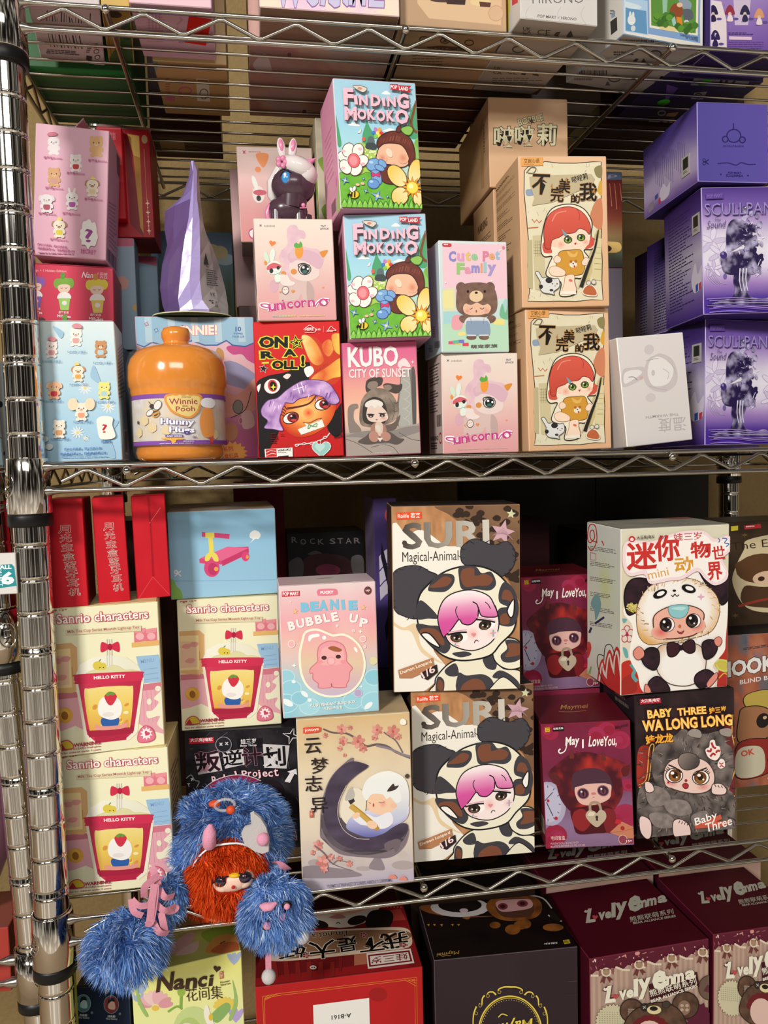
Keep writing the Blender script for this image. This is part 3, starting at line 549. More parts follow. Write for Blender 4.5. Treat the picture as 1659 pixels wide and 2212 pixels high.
def art_yumo(face):
    p = face('front', [(212, 204), (900, 165), (930, 1178), (260, 1245)]); rg = random.Random(12)
    def bgc(u, v):
        c = ramp(v, 'd4b484', 'dcc6a0', 'e0d0b4', 'e2d4bc', 'dccdb8', 'c8bcb8', 'b0a8bc'); return mixc(c, 'b09a80', .5 * max(0, fbm(u * 5, v * 7) - .5))
    p.fld(bgc, 24, 36)
    for k in range(16): x = rg.uniform(260, 920); y = rg.uniform(1010, 1150); p.e(mixc('a89c9c', 'c8bcb4', rg.random()), x, y, rg.uniform(30, 70), rg.uniform(12, 28))
    for q in ([660, 1100, 690, 1040, 715, 1025, 740, 1060, 750, 1110], [250, 1100, 330, 1085, 420, 1095, 560, 1115, 600, 1150, 260, 1160]): p.f('8c8088', q)
    # branch
    p.l('6a5a58', (10, 16), [378, 262, 440, 285, 520, 290, 590, 330, 640, 368, 700, 358, 760, 368, 820, 405, 905, 440]); p.l('786868', 9, [860, 410, 820, 340, 780, 310, 745, 285]); p.l('786868', 6, [640, 368, 560, 350, 510, 345]); p.l('8a8088', 14, [700, 365, 780, 385, 860, 420, 905, 432])
    for x, y, r in ((490, 265, 34), (590, 340, 44), (705, 270, 36), (800, 280, 42), (500, 335, 30), (620, 380, 28), (480, 380, 18), (690, 315, 22), (390, 300, 18), (510, 420, 13), (540, 255, 16), (830, 310, 22)):
        for k in range(6): a = k * 60 + r; p.e(rg.choice(['d08a7c', 'dc9c8e', 'c4786c']), x + r * .5 * math.cos(math.radians(a)), y + r * .5 * math.sin(math.radians(a)), r * .48, r * .3, -a)
        p.e('b85c54', x, y, r * .2)
    for x, y, r in ((350, 960, 34), (380, 1060, 46), (320, 1005, 18), (430, 1030, 22), (480, 1040, 20), (540, 1070, 22), (390, 1100, 26)):
        for k in range(6): a = k * 60 + r; p.e(rg.choice(['d48a80', 'e0a096', 'c87870']), x + r * .5 * math.cos(math.radians(a)), y + r * .5 * math.sin(math.radians(a)), r * .46, r * .28, -a)
    p.l('7a6068', (8, 3), [330, 960, 390, 1010, 440, 1070, 560, 1110]); p.l('7a6068', 4, [440, 1075, 470, 1050, 530, 1060])
    # ink brush crescent
    p.f('7d7078', [560, 455, 480, 490, 410, 580, 370, 720, 372, 850, 430, 950, 540, 1005, 660, 1015, 780, 990, 860, 930, 895, 860, 870, 960, 780, 1030, 640, 1030, 480, 1010, 400, 930, 372, 860])
    p.f(lambda x, y: mixc('3a3040', '584c60', fbm(x * .006, y * .02)), [650, 490, 630, 470, 560, 455, 490, 485, 420, 570, 385, 690, 385, 800, 420, 890, 500, 960, 600, 990, 720, 985, 820, 940, 880, 880, 890, 840, 860, 825, 800, 850, 740, 890, 660, 910, 580, 900, 510, 860, 475, 780, 480, 690, 520, 600, 580, 540])
    p.l('cfc4bc', 3, [520, 600, 478, 690, 470, 780, 505, 865, 580, 915, 660, 922])
    p.f('6f6268', [750, 950, 820, 920, 850, 940, 820, 1000, 800, 970, 770, 995])
    p.f('e6dcc8', [520, 640, 600, 620, 640, 700, 600, 860, 520, 830, 485, 760], 1)
    # sleeping figure in white and blue
    p.f(lambda x, y: ramp((y - 720) / 180, 'e8e4ea', 'b4b4d8', '6c70b0'), [520, 850, 560, 780, 660, 750, 780, 760, 890, 720, 880, 800, 800, 850, 740, 890, 660, 910, 580, 890])
    p.f(lambda x, y: ramp((y - 520) / 310, 'eef0ea', 'dfe2e2', 'b8bcd8'), [620, 620, 650, 560, 730, 520, 800, 520, 870, 560, 895, 640, 890, 740, 850, 810, 790, 830, 790, 740, 700, 660, 640, 690])
    p.f('eec8a8', [650, 680, 670, 655, 740, 640, 800, 690, 815, 720, 790, 760, 720, 775, 660, 750, 645, 715]); p.e('ecbfa0', 805, 722, 20, 15)
    p.f('e9ece8', [640, 690, 615, 640, 640, 590, 720, 560, 820, 600, 850, 680, 820, 705, 790, 670, 760, 680, 740, 655, 690, 650, 665, 660])
    p.halo('e8a090', 'eec8a8', 740, 712, 26); p.l('5a3a34', 3, [715, 700, 735, 704, 752, 698]); p.l('5a3a34', 3, [655, 702, 668, 708]); p.e('c05048', 684, 718, 5, 12)
    p.f('e6e6ec', [560, 790, 640, 770, 700, 790, 780, 760, 800, 820, 740, 860, 640, 840, 600, 830])
    p.l('c9a34e', 34, [545, 720, 610, 770, 700, 850], 0); p.l('a07c34', 4, [560, 715, 640, 780, 712, 845]); p.e('b48c3c', 704, 856, 16, 12); p.p('3a3034', [530, 690, 560, 665, 572, 695, 545, 715]); p.f('b8b4ac', [515, 690, 520, 650, 550, 610, 570, 650, 560, 680])
    p.e('eec8a8', 675, 835, 32, 24, -20); p.e('eec8a8', 580, 780, 26, 16, 30)
    p.f('3e3230', [765, 632, 800, 590, 812, 605, 835, 600, 815, 625, 780, 636]); p.f('4e423c', [870, 545, 885, 530, 898, 545, 885, 560])
    for ch, x, y, s in (('云', 268, 410, 100), ('梦', 308, 530, 104), ('志', 272, 638, 104), ('异', 308, 770, 104)): p.t('2a2220', ch, x, y, x + s, y - 6, 96, .02)
    p.p('b04838', [300, 750, 322, 750, 322, 792, 300, 792]); p.bars('e8c8b0', 304, 755, 318, 788, 4)
    p.f('dc4e34', [258, 262, 262, 248, 350, 243, 362, 258, 350, 276, 265, 284, 256, 274]); p.t('fff2e8', 'jotoys', 266, 278, 352, 270, 22, .03)
    p.f('f4eee0', [840, 215, 855, 200, 876, 212, 874, 235, 845, 235])
    p.t('6a6478', 'YUMO STRANGE STORIES ABOUT DREAMS', 406, 1214, 796, 1172, 20, .015)
    for x, y in ((800, 1145), (862, 1155)): p.f('d88878', [x - 22, y + 8, x - 14, y - 10, x + 6, y - 14, x + 22, y, x + 18, y + 10])
    q = face('top'); q.fld(lambda u, v: mixc('b49a74', 'd4c09c', 1 - v), 2, 3); q.bars('8a7458', 30, 55, 75, 80, 3)
def art_rebel(face):
    p = face('front', [(1000, 65), (1645, 35), (1675, 750), (1020, 790)]); rg = random.Random(21)
    p.fld(lambda u, v: mixc('18151a', '3e3a40', max(0, fbm(u * 8, v * 8) - .3)), 26, 26)
    for k in range(70): x = rg.uniform(1000, 1660); y = rg.uniform(60, 780); a = rg.uniform(-60, 60); p.l(rg.choice(['4c484e', '2a272c', '66626a']), 2.5, [x, y, x + a, y + rg.uniform(-50, 50)], 0)
    p.p('c01f34', [1028, 96, 1168, 90, 1170, 122, 1030, 130]); p.t('fff', '大漂亮', 1036, 122, 1096, 118, 22, .03) if 0 else p.t('ffffff', '大漂亮|电玩', 1036, 122, 1162, 116, 24, .03)
    p.p('161216', [1296, 102, 1436, 96, 1438, 150, 1300, 156]); p.t('f4f0f0', '娃三岁', 1318, 132, 1404, 126, 30, .02); p.t('f4f0f0', 'Baby Three', 1316, 150, 1406, 144, 14, .02)
    for q in ([1060, 200, 1190, 165, 1215, 285, 1080, 310], [1215, 175, 1330, 160, 1340, 250, 1230, 275], [1440, 130, 1590, 140, 1575, 275, 1450, 270]): p.p('cfcaca', q)
    for ch, x, y, s, H, c in (('叛', 1068, 300, 140, 125, '2a1820'), ('逆', 1222, 262, 110, 92, '120e12'), ('计', 1330, 262, 110, 110, '2a1820'), ('划', 1446, 268, 128, 118, '120e12')): p.t(c, ch, x, y, x + s, y - 10, H, .05, 'c48c9c' if c[0] == '2' else 'dcd8d8', .03)
    for ch, x, y, H, w in (('R', 1158, 366, 46, 30), ('e', 1194, 362, 34, 26), ('b', 1226, 356, 48, 28), ('e', 1262, 352, 34, 26), ('l', 1296, 334, 46, 9), ('.', 1310, 332, 9, 9), ('P', 1326, 330, 44, 30), ('r', 1362, 326, 32, 20), ('o', 1386, 324, 30, 28), ('j', 1416, 334, 50, 18), ('e', 1442, 324, 32, 28), ('c', 1474, 324, 32, 26), ('t', 1506, 320, 44, 26)): p.t('f0d8dc', ch, x, y, x + w, y - 3, H, .02, '7a2038', .05)
    p.f('8a2644', [1110, 400, 1180, 340, 1300, 310, 1420, 340, 1520, 420, 1600, 560, 1640, 700, 1580, 640, 1480, 440, 1330, 370, 1200, 400], ol='d8d4d4', ow=4)
    p.f('b8b4b4', [1210, 420, 1240, 360, 1320, 345, 1400, 370, 1450, 420, 1420, 440, 1250, 440]); [p.l('6a666a', 2, [1250, 420 - k * 12, 1330, 380 - k * 6, 1440, 420 - k * 8]) for k in range(5)]
    p.f('241a20', [1350, 430, 1400, 360, 1500, 340, 1560, 400, 1500, 470, 1420, 470])
    p.f('f0ecec', [1565, 350, 1595, 300, 1580, 292, 1630, 275, 1635, 310, 1620, 305, 1595, 358], 0)
    p.star('1a171b', 1600, 82, 50, 15, 4, 15, 'f0ecec', 6)
    p.e('26242a', 1222, 132, 44, 44, 0, '98949a', 4); p.l('d8d4d8', 5, [1200, 122, 1215, 138], 0); p.l('d8d4d8', 5, [1215, 122, 1200, 138], 0); p.l('d8d4d8', 5, [1232, 118, 1247, 134], 0); p.l('d8d4d8', 5, [1247, 118, 1232, 134], 0)
    p.l('a8a4a8', 5, [1012, 330, 1040, 310, 1060, 340, 1085, 350, 1070, 385]); p.l('f0ecec', 5, [1040, 345, 1052, 325], 0); p.l('f0ecec', 5, [1038, 328, 1054, 342], 0); p.t('f0ecec', 'T', 1020, 380, 1036, 378, 20, .02)
def art_may(face):
    p = face('front', [(125, 278), (752, 215), (780, 1052), (155, 1122)]); rg = random.Random(31)
    p.fld(lambda u, v: mixc(ramp(v, '78203a', '7a2442', '6e2440', '7c5070', '886c8e', '846484'), '60182c', .8 * max(0, fbm(u * 4, v * 4 + 3) - .45)), 20, 28)
    for x, y, r in ((600, 300, 90), (680, 360, 70), (520, 330, 60), (180, 320, 60), (720, 860, 90), (230, 1020, 80), (160, 1060, 70), (740, 650, 50), (640, 890, 50)):
        for k in range(3): p.e(mixc('8c1830', 'a02c50', rg.random()), x + rg.uniform(-12, 12), y + rg.uniform(-12, 12), r * (1 - k * .28), r * (.85 - k * .25), 0)
    p.e('a8a2ba', 180, 810, 118, 150, 8); p.e('b8b4ca', 170, 808, 96, 128, 8)
    for k in range(12): a = math.radians(k * 30); p.l('4a4058', 5, [170 + 78 * math.cos(a), 808 + 106 * math.sin(a), 170 + 92 * math.cos(a), 808 + 122 * math.sin(a)], 0)
    p.l('3a3040', 5, [150, 790, 205, 730], 0); p.l('3a3040', 6, [160, 800, 205, 890], 0); p.e('b02038', 228, 905, 12); p.e('b02038', 172, 790, 10)
    # hooded doll
    hood = [180, 600, 250, 530, 330, 470, 440, 445, 560, 460, 640, 480, 745, 520, 735, 580, 690, 600, 700, 700, 660, 790, 600, 850, 440, 880, 330, 850, 260, 770, 230, 680]
    p.f(lambda x, y: mixc('481420', 'b83028', .5 + (fbm(x * .012, y * .012) - .5) * 1.6 - abs(x - 460) / 700 - abs(y - 520) / 900), hood)
    p.f('5a2024', [180, 600, 250, 620, 240, 680, 190, 640]); p.f('5c1c20', [690, 540, 745, 515, 735, 580, 700, 590])
    for x in (340, 562): p.f('6a2a28', [x - 16, 490, x - 4, 440, x + 12, 450, x + 18, 490])
    p.f('4a1018', [330, 850, 380, 820, 600, 800, 640, 880, 600, 970, 500, 990, 380, 1000, 350, 940]); p.f('8a2428', [350, 860, 420, 830, 480, 900, 420, 980, 350, 940]); p.f('7a2026', [560, 830, 640, 830, 640, 960, 580, 970])
    p.f('4a2c3a', [340, 690, 350, 600, 420, 560, 520, 550, 590, 580, 622, 640, 610, 690, 480, 720, 380, 710]); p.f('dcb0a4', [362, 690, 420, 665, 520, 650, 610, 650, 616, 700, 600, 750, 520, 790, 430, 802, 378, 770])
    p.f('4a2c3c', [346, 680, 350, 620, 420, 585, 520, 570, 600, 600, 618, 650, 560, 640, 548, 625, 540, 642, 470, 650, 455, 635, 445, 655, 385, 680])
    for x, y in ((420, 725), (560, 697)): p.e('8a5a6a', x, y, 42, 38); p.e('3a2030', x, y, 36, 31); p.e('6a3c4c', x, y + 4, 22, 20); p.e('1c1018', x, y, 5, 20); p.e('e8d8d8', x - 12, y - 12, 7)
    p.e('c87a74', 494, 720, 18, 9, 6); p.l('8a4a4a', 4, [486, 745, 500, 742])
    p.l('a08c78', 18, [470, 840, 468, 800, 490, 780, 530, 785, 545, 830]); p.f('b8a890', [436, 870, 460, 835, 500, 840, 515, 850, 540, 825, 575, 840, 580, 880, 550, 920, 512, 945, 460, 910]); p.f('d8ccb4', [450, 870, 470, 845, 500, 850, 490, 870]); p.e('3c2c28', 515, 878, 10, 12); p.p('3c2c28', [510, 880, 522, 880, 524, 902, 508, 902])
    p.p('c07a5c', [605, 975, 690, 895, 780, 930, 780, 1000, 700, 1005]); p.l('a05a44', 3, [610, 975, 700, 960, 775, 935], 0); p.e('a82828', 695, 940, 15); p.p('b82838', [650, 880, 690, 885, 680, 915, 640, 910])
    for ch in (('May', 295, 430, 392, 412, 76), ('I', 414, 420, 426, 417, 56), ('Love', 458, 408, 562, 396, 70), ('You,', 560, 414, 655, 396, 78)): p.t('f6ece6', *ch[:5], ch[5], .035, sh=.25)
    p.l('f6ece6', (5, 10), [300, 410, 310, 380, 296, 440, 262, 462, 248, 448, 262, 432])
    p.p('d8b820', [154, 296, 186, 292, 188, 322, 156, 326]); p.t('201810', 'TOP', 160, 307, 182, 304, 10, .04); p.t('201810', 'TOY', 160, 321, 182, 318, 10, .04)
    p.p('181014', [208, 288, 286, 279, 288, 310, 210, 319]); p.t('f4ece6', 'SURE FUN', 214, 308, 282, 299, 14, .05)
    p.t('4a1828', 'Maymei', 645, 290, 735, 262, 30, .02, sh=.3)
    p.t('e0b8b0', '毛绒盲盒', 190, 1056, 292, 1046, 30, .03); p.t('d8a8a8', 'PLUSH DOLL BLIND BOX', 188, 1086, 388, 1062, 13, .03); p.t('d8a8a8', 'BOITE SURPRISE DE PELUCHE', 188, 1106, 432, 1076, 13, .03)
    p.e('8a3c4c', 697, 1016, 30, 30, 0, 'd8b8a8', 4); p.p('8a2030', [722, 1012, 764, 1006, 764, 1036, 722, 1042]); p.t('f4e8e0', '15+', 722, 1034, 762, 1028, 17, .04)
    q = face('top'); q.fld(lambda u, v: mixc('6a1422', '5a1020', v), 2, 2); q.t('b88a4a', 'Maymei', 30, 60, 62, 60, 20, .01, sh=.3); q.l('b88a4a', 1.2, [28, 62, 40, 66, 60, 64])
    q = face('left'); q.fld(lambda u, v: mixc('5a1424', '7a2030', u), 3, 2); q.p('d8ccc0', [60, 78, 95, 78, 95, 90, 60, 90]); q.code('201818', 64, 79, 92, 89)
def art_walong(face):
    p = face('front', [(772, 75), (1435, 10), (1445, 960), (788, 1023)]); rg = random.Random(41)
    p.fld(lambda u, v: mixc('241a1c', '463034', max(0, fbm(u * 5, v * 6) - .35)), 16, 22)
    p.f(lambda x, y: mixc('a83428', '5a2024', (x - 800) / 120), [795, 440, 850, 400, 880, 450, 850, 640, 790, 660]); p.f('6a2a2c', [1360, 300, 1440, 300, 1440, 760, 1380, 700])
    for q in ([800, 660, 850, 620, 870, 420, 900, 400, 880, 520, 860, 640, 800, 680], [1425, 190, 1420, 320, 1440, 420, 1440, 560, 1395, 700, 1440, 740], [786, 850, 820, 830, 860, 828, 890, 850, 840, 850, 800, 870]): p.l('e0b050', 6, q)
    fur = lambda x, y: mixc('332c2c', '8a7e78', fbm(x * .02, y * .02) * 1.15 - .1)
    p.f(fur, [880, 540, 900, 430, 950, 380, 1040, 330, 1090, 290, 1150, 310, 1240, 320, 1330, 300, 1390, 300, 1380, 380, 1420, 420, 1430, 560, 1400, 680, 1300, 760, 1100, 740, 940, 700])
    p.f(fur, [800, 700, 860, 640, 960, 680, 1100, 720, 1260, 720, 1380, 690, 1440, 760, 1445, 980, 1260, 1010, 1000, 1020, 860, 1010, 790, 880])
    for k in range(240):
        x = rg.uniform(800, 1435); y = rg.uniform(310, 1000); 
        if y > 420 or x > 960: a = math.atan2(y - 560, x - 1120) + rg.uniform(-.6, .6); p.l(rg.choice(['2a2424', '5c5250', '968a84', '4a4240']), (7, 1), [x, y, x + 34 * math.cos(a), y + 30 * math.sin(a)], 0)
    for q in ([1120, 300, 1160, 280, 1200, 300, 1200, 340, 1130, 330], [1330, 285, 1400, 280, 1400, 330, 1340, 320]): p.f('9a9088', q)
    for q in ([840, 700, 900, 660, 980, 700, 1000, 760, 920, 800, 860, 780], [860, 850, 950, 840, 1020, 880, 1010, 940, 900, 930], [1140, 860, 1240, 830, 1250, 930, 1160, 930], [960, 760, 1100, 760, 1140, 840, 1060, 860, 980, 830]): p.f(lambda x, y: mixc('6a605c', '9a8e88', fbm(x * .03, y * .03)), q)
    p.f('e8c8bc', [955, 620, 965, 540, 1010, 490, 1090, 470, 1180, 475, 1250, 510, 1290, 580, 1285, 650, 1240, 700, 1150, 712, 1040, 690, 980, 660], ol='4a3c3a', ow=6)
    p.halo('d88880', 'e8c8bc', 1010, 640, 46, 34); p.halo('d88880', 'e8c8bc', 1215, 665, 50, 36); p.e('c02830', 985, 638, 8)
    p.f(lambda x, y: mixc('8a7c74', '4a4240', (x - 1050) / 140 + (y - 480) / 200), [1050, 500, 1065, 455, 1115, 440, 1170, 455, 1192, 495, 1175, 535, 1120, 555, 1075, 545], ol='3a302e', ow=5)
    for x, y, r in ((1024, 592, 1), (1200, 606, -1)):
        p.e('fbf4ee', x, y, 56, 48, 0, '241818', 6); p.e('6a4020', x + 4 * r, y, 42, 42); p.e('94622c', x + 4 * r, y + 12, 30, 24); p.e('2a160c', x + 4 * r, y - 4, 20, 22); p.e('fff8f0', x - 12, y - 16, 12, 10); p.e('fff8f0', x + 16, y + 12, 6)
        for k in range(3): p.l('241818', 5, [x - r * (44 - 8 * k), y - 26 - 8 * k, x - r * (62 - 8 * k), y - 34 - 12 * k], 0)
    p.l('2a1c1a', 9, [985, 520, 1030, 540, 1072, 572], 0); p.l('2a1c1a', 9, [1150, 592, 1190, 560, 1238, 540], 0)
    p.e('a03030', 1101, 625, 10); p.f('a83234', [1078, 655, 1095, 642, 1116, 652, 1112, 675, 1090, 677], ol='5a1818', ow=4)
    for q in ([1230, 420, 1255, 400, 1262, 360, 1290, 355, 1300, 390, 1325, 400, 1330, 450, 1300, 490, 1250, 470], [1310, 520, 1330, 480, 1355, 490, 1360, 530, 1330, 545]): p.f('f6e4dc', q)
    for q in ([1240, 425, 1262, 430, 1268, 410], [1270, 370, 1282, 400, 1300, 410], [1262, 465, 1280, 445, 1298, 455], [1300, 440, 1312, 425, 1328, 428], [1322, 505, 1335, 515, 1350, 505], [1325, 535, 1338, 525, 1352, 535]): p.l('b03038', 14 if q[1] < 480 else 7, q)
    for q, t in (([830, 640, 850, 630, 880, 650, 890, 690, 860, 705, 835, 690], 0), ([1270, 680, 1280, 650, 1330, 645, 1370, 680, 1360, 715, 1310, 720, 1275, 710], 0), ([795, 870, 830, 862, 870, 900, 870, 990, 840, 1010, 800, 960], 1), ([1015, 900, 1060, 880, 1120, 920, 1130, 990, 1080, 1005, 1020, 990], 1)): p.f('ecd0c8', q, ol='3a2a2a', ow=5)
    for k in range(4): p.l('2a1c1c', 5, [1060 + 18 * k, 890 + 6 * k, 1052 + 18 * k, 908 + 5 * k]); p.l('2a1c1c', 5, [1290 + 22 * k, 650 + 4 * k, 1300 + 22 * k, 668 + 3 * k]); 
    p.p('a82034', [797, 89, 935, 77, 938, 112, 800, 124]); p.t('fff6f0', '大漂亮|电玩', 806, 116, 930, 105, 26, .03)
    for tx in (('BABY', 850, 216, 1010, 200, 56), ('THREE', 1045, 196, 1236, 178, 50), ('娃三岁', 1256, 182, 1368, 168, 44), ('WA LONG LONG', 818, 304, 1410, 254, 76), ('娃龙龙', 838, 388, 1018, 370, 62)): p.t('f2b43c', *tx[:5], tx[5], .07, 'b84a18', .04); 
    for tx in (('BABY', 850, 216, 1010, 200, 56), ('THREE', 1045, 196, 1236, 178, 50), ('WA LONG LONG', 818, 304, 1410, 254, 76)): p.t('fbe08a', *tx[:5], tx[5] * .97, -.004)
    p.p('cc5a44', [1160, 920, 1330, 850, 1340, 880, 1300, 900, 1400, 890, 1360, 930, 1160, 945]); p.t('fbf4ec', 'Baby', 1165, 940, 1312, 890, 64, .02, sh=.15); p.t('fbf4ec', 'Three', 1232, 972, 1410, 920, 60, .02, sh=.15)
    q = face('left'); q.fld(lambda u, v: mixc('1c1618', '2c2226', u), 2, 2); q.bars('6a5a58', 40, 5, 90, 14, 2)
def art_panda(face):
    p = face('front', [(720, 372), (1400, 335), (1393, 1385), (730, 1435)]); rg = random.Random(51)
    p.fld(lambda u, v: mixc(ramp(v, 'd8d4bc', 'd8cfb8', 'dcd0bc', 'd8ccb8'), 'b8b078', .8 * max(0, fbm(u * 3, v * 3) - .5)), 20, 26)
    p.f('b83024', [720, 1260, 780, 1210, 850, 1260, 860, 1340, 960, 1440, 720, 1450]); p.f('b03028', [1300, 980, 1360, 940, 1400, 930, 1400, 1400, 1330, 1400, 1340, 1200]); p.f('c8b850', [1310, 1240, 1340, 1215, 1400, 1220, 1400, 1290, 1340, 1280])
    p.f('9a2c24', [735, 1340, 800, 1300, 830, 1400, 740, 1430]); p.l('5ca0a0', 22, [790, 1235, 815, 1270, 805, 1310, 830, 1345]); p.f('6aa4a8', [735, 945, 765, 950, 745, 975]); p.f('6aa4a8', [740, 1130, 765, 1140, 775, 1190, 755, 1190])
    p.l('c8d070', 8, [1320, 1230, 1345, 1212, 1390, 1225, 1390, 1280, 1345, 1275, 1320, 1240]); p.l('d0b040', 7, [1340, 1330, 1370, 1300, 1395, 1310])
    for k in range(5): a = math.radians(k * 72 - 90); p.e('d8ccc0', 765 + 24 * math.cos(a), 1045 + 34 * math.sin(a), 18, 22, 0, 'a83048', 5)
    p.e('a83048', 765, 1045, 9)
    p.f('f2ece4', [780, 760, 800, 690, 860, 660, 980, 690, 1100, 640, 1230, 640, 1330, 740, 1390, 820, 1380, 1080, 1370, 1160, 1300, 1250, 1330, 1310, 1260, 1410, 900, 1430, 830, 1290, 780, 1180, 800, 1000, 740, 900])
    dk = lambda x, y: mixc('1c1418', '3c2430', fbm(x * .02, y * .02))
    for q in ([745, 830, 755, 740, 800, 690, 880, 690, 960, 730, 930, 850, 830, 900, 770, 920], [1210, 640, 1290, 650, 1390, 640, 1400, 800, 1350, 860, 1290, 780]): p.f(dk, q, ol='141014', ow=8)
    for k in range(30): t = k / 29; p.l(rg.choice(['c8b850', 'dcd08a']), 4, [752 + 60 * t + rg.uniform(-10, 10), 880 - rg.uniform(-10, 30), 790 + 50 * t, 820 + rg.uniform(0, 90)], 0)
    head = [820, 950, 830, 850, 880, 760, 960, 700, 1060, 680, 1160, 690, 1250, 730, 1320, 800, 1340, 900, 1310, 1000, 1250, 1050, 1130, 1080, 1000, 1100, 900, 1110, 840, 1060]
    p.f(lambda x, y: mixc('f4f0ea', 'd8a860', max(0, math.hypot((x - 1070) / 270, (y - 880) / 230) - .72) * 2.6), head, ol='5a4028', ow=4)
    for k in range(90):
        a = rg.uniform(0, 6.28); r = rg.uniform(.8, 1.0); x = 1075 + 258 * r * math.cos(a); y = 890 + 205 * r * math.sin(a); p.l(rg.choice(['c89a58', '8a6434', 'f0e0c0', 'e0b878']), (6, 2), [x, y, x + 26 * math.cos(a + .7), y + 26 * math.sin(a + .7)], 0)
    for x, y, r in ((962, 785, 25), (1140, 752, -18)): p.e('161114', x, y, 46, 26, r); p.e('f6f2ee', x + 4, y - 2, 26, 13, r)
    p.e('1c1416', 1050, 764, 11, 7); p.l('1c1416', 5, [1032, 792, 1042, 802, 1054, 786, 1066, 800, 1080, 790]); p.star('e6a8c8', 1217, 803, 24, 8, 4)
    p.f('e8b09c', [920, 960, 940, 910, 1010, 870, 1090, 855, 1180, 870, 1235, 910, 1225, 980, 1190, 1040, 1110, 1065, 1000, 1072, 940, 1050], ol='5a3424', ow=7)
    p.halo('d8645c', 'e8b09c', 970, 1030, 60, 46); p.halo('d8645c', 'e8b09c', 1190, 985, 56, 50)
    p.f('8cc4c8', [1014, 870, 1070, 855, 1136, 860, 1136, 900, 1110, 935, 1060, 940, 1025, 920], ol='4a7a80', ow=4); p.f('b4dcdc', [1030, 880, 1080, 868, 1120, 872, 1100, 890])
    for x, y in ((1002, 982), (1165, 958)): p.e('f4ece8', x + 5, y, 46, 46, 0, '20161a', 4); p.e('20161a', x - 3, y, 38, 44); p.e('4a3a34', x - 3, y + 14, 26, 22); p.e('0e0a0c', x - 3, y - 2, 18, 22); p.e('fbf4ee', x - 14, y - 18, 9); p.e('fbf4ee', x + 10, y + 16, 5)
    p.e('b8683c', 1085, 993, 9, 12); p.f('c83c3c', [1070, 1022, 1090, 1032, 1112, 1020, 1100, 1040, 1082, 1040], ol='3a1a1a', ow=3)
    p.f(lambda x, y: mixc('f2eee8', 'c8a078', max(0, math.hypot((x - 1100) / 160, (y - 1250) / 150) - .75) * 2), [960, 1120, 1060, 1100, 1200, 1110, 1250, 1200, 1230, 1310, 1150, 1370, 1030, 1360, 955, 1290, 940, 1200], ol='4a3828', ow=5)
    for q in ([850, 1180, 890, 1130, 950, 1140, 960, 1220, 930, 1270, 870, 1240], [1225, 1110, 1260, 1080, 1310, 1090, 1320, 1140, 1290, 1190, 1240, 1200], [900, 1340, 950, 1310, 1010, 1360, 1020, 1410, 920, 1410, 895, 1380], [1190, 1300, 1250, 1270, 1300, 1300, 1280, 1360, 1220, 1390, 1180, 1350]): p.f(dk, q, ol='141014', ow=7)
    for q in ([800, 1150, 830, 1120, 860, 1140, 865, 1180, 830, 1205, 805, 1185], [1300, 1080, 1330, 1060, 1350, 1085, 1335, 1120, 1310, 1115], [875, 1360, 895, 1370, 910, 1410, 870, 1410], [1290, 1310, 1320, 1290, 1320, 1330, 1270, 1385, 1255, 1360]): p.f('dc8c7c', q, ol='4a2420', ow=4)
    bow2 = lambda: (p.f('3a1c24', [1008, 1105, 1050, 1095, 1092, 1125, 1060, 1180, 1015, 1180], ol='160e12', ow=6), p.f('3a1c24', [1096, 1125, 1130, 1085, 1172, 1085, 1180, 1150, 1140, 1165], ol='160e12', ow=6), p.e('241016', 1093, 1130, 16, 18))
    bow2()
    p.f('f0d8dc', [730, 480, 780, 440, 900, 450, 1030, 400, 1120, 380, 1230, 380, 1300, 430, 1390, 410, 1400, 500, 1350, 560, 1385, 640, 1370, 700, 1300, 730, 1240, 690, 1190, 640, 1100, 690, 1020, 700, 900, 720, 860, 660, 770, 670, 730, 600])
    p.f('f6f0ea', [752, 490, 800, 460, 900, 470, 1030, 420, 1220, 400, 1290, 450, 1380, 430, 1385, 490, 1330, 560, 1370, 640, 1350, 690, 1300, 710, 1250, 670, 1190, 615, 1090, 670, 1010, 680, 900, 700, 870, 630, 780, 650, 750, 590])
    for ch, x, y, s, H, c in (('迷', 752, 638, 190, 180, 'c83430'), ('你', 925, 580, 160, 170, 'c83430'), ('动', 1052, 656, 118, 105, 'd89a34'), ('物', 1150, 560, 130, 110, 'c83430'), ('世', 1288, 566, 80, 86, 'c83430'), ('界', 1258, 702, 96, 120, 'c83430')): p.t(c, ch, x, y, x + s, y - 10, H, .06)
    p.t('c83c40', '娃三岁', 1042, 446, 1218, 434, 50, .02); p.t('d8a860', 'mini', 888, 692, 1015, 664, 52, .005); p.e('c03038', 782, 434, 20); p.e('f4dcd8', 782, 436, 11)
    p.t('3c2c2c', '大漂亮|电玩', 812, 440, 924, 430, 26, .02); p.l('2c3c5c', 3, [950, 430, 962, 415, 972, 432, 985, 412, 992, 430]); p.l('3c6aa8', 6, [1320, 425, 1330, 440, 1322, 452]); p.l('3c6aa8', 6, [1345, 425, 1375, 430, 1360, 455, 1388, 462, 1370, 480])
    q = face('left', [(487, 322), (720, 372), (730, 1435), (490, 1290)])
    q.fld(lambda u, v: mixc(ramp(v, 'dcdcd4', 'd8dccc', 'd4d8c4', 'dcdcd0', 'd0c8bc'), 'ccd43c', 1.0 * max(0, .55 - math.hypot((u - .55) * 2.2, (v - .36) * 3))), 12, 24)
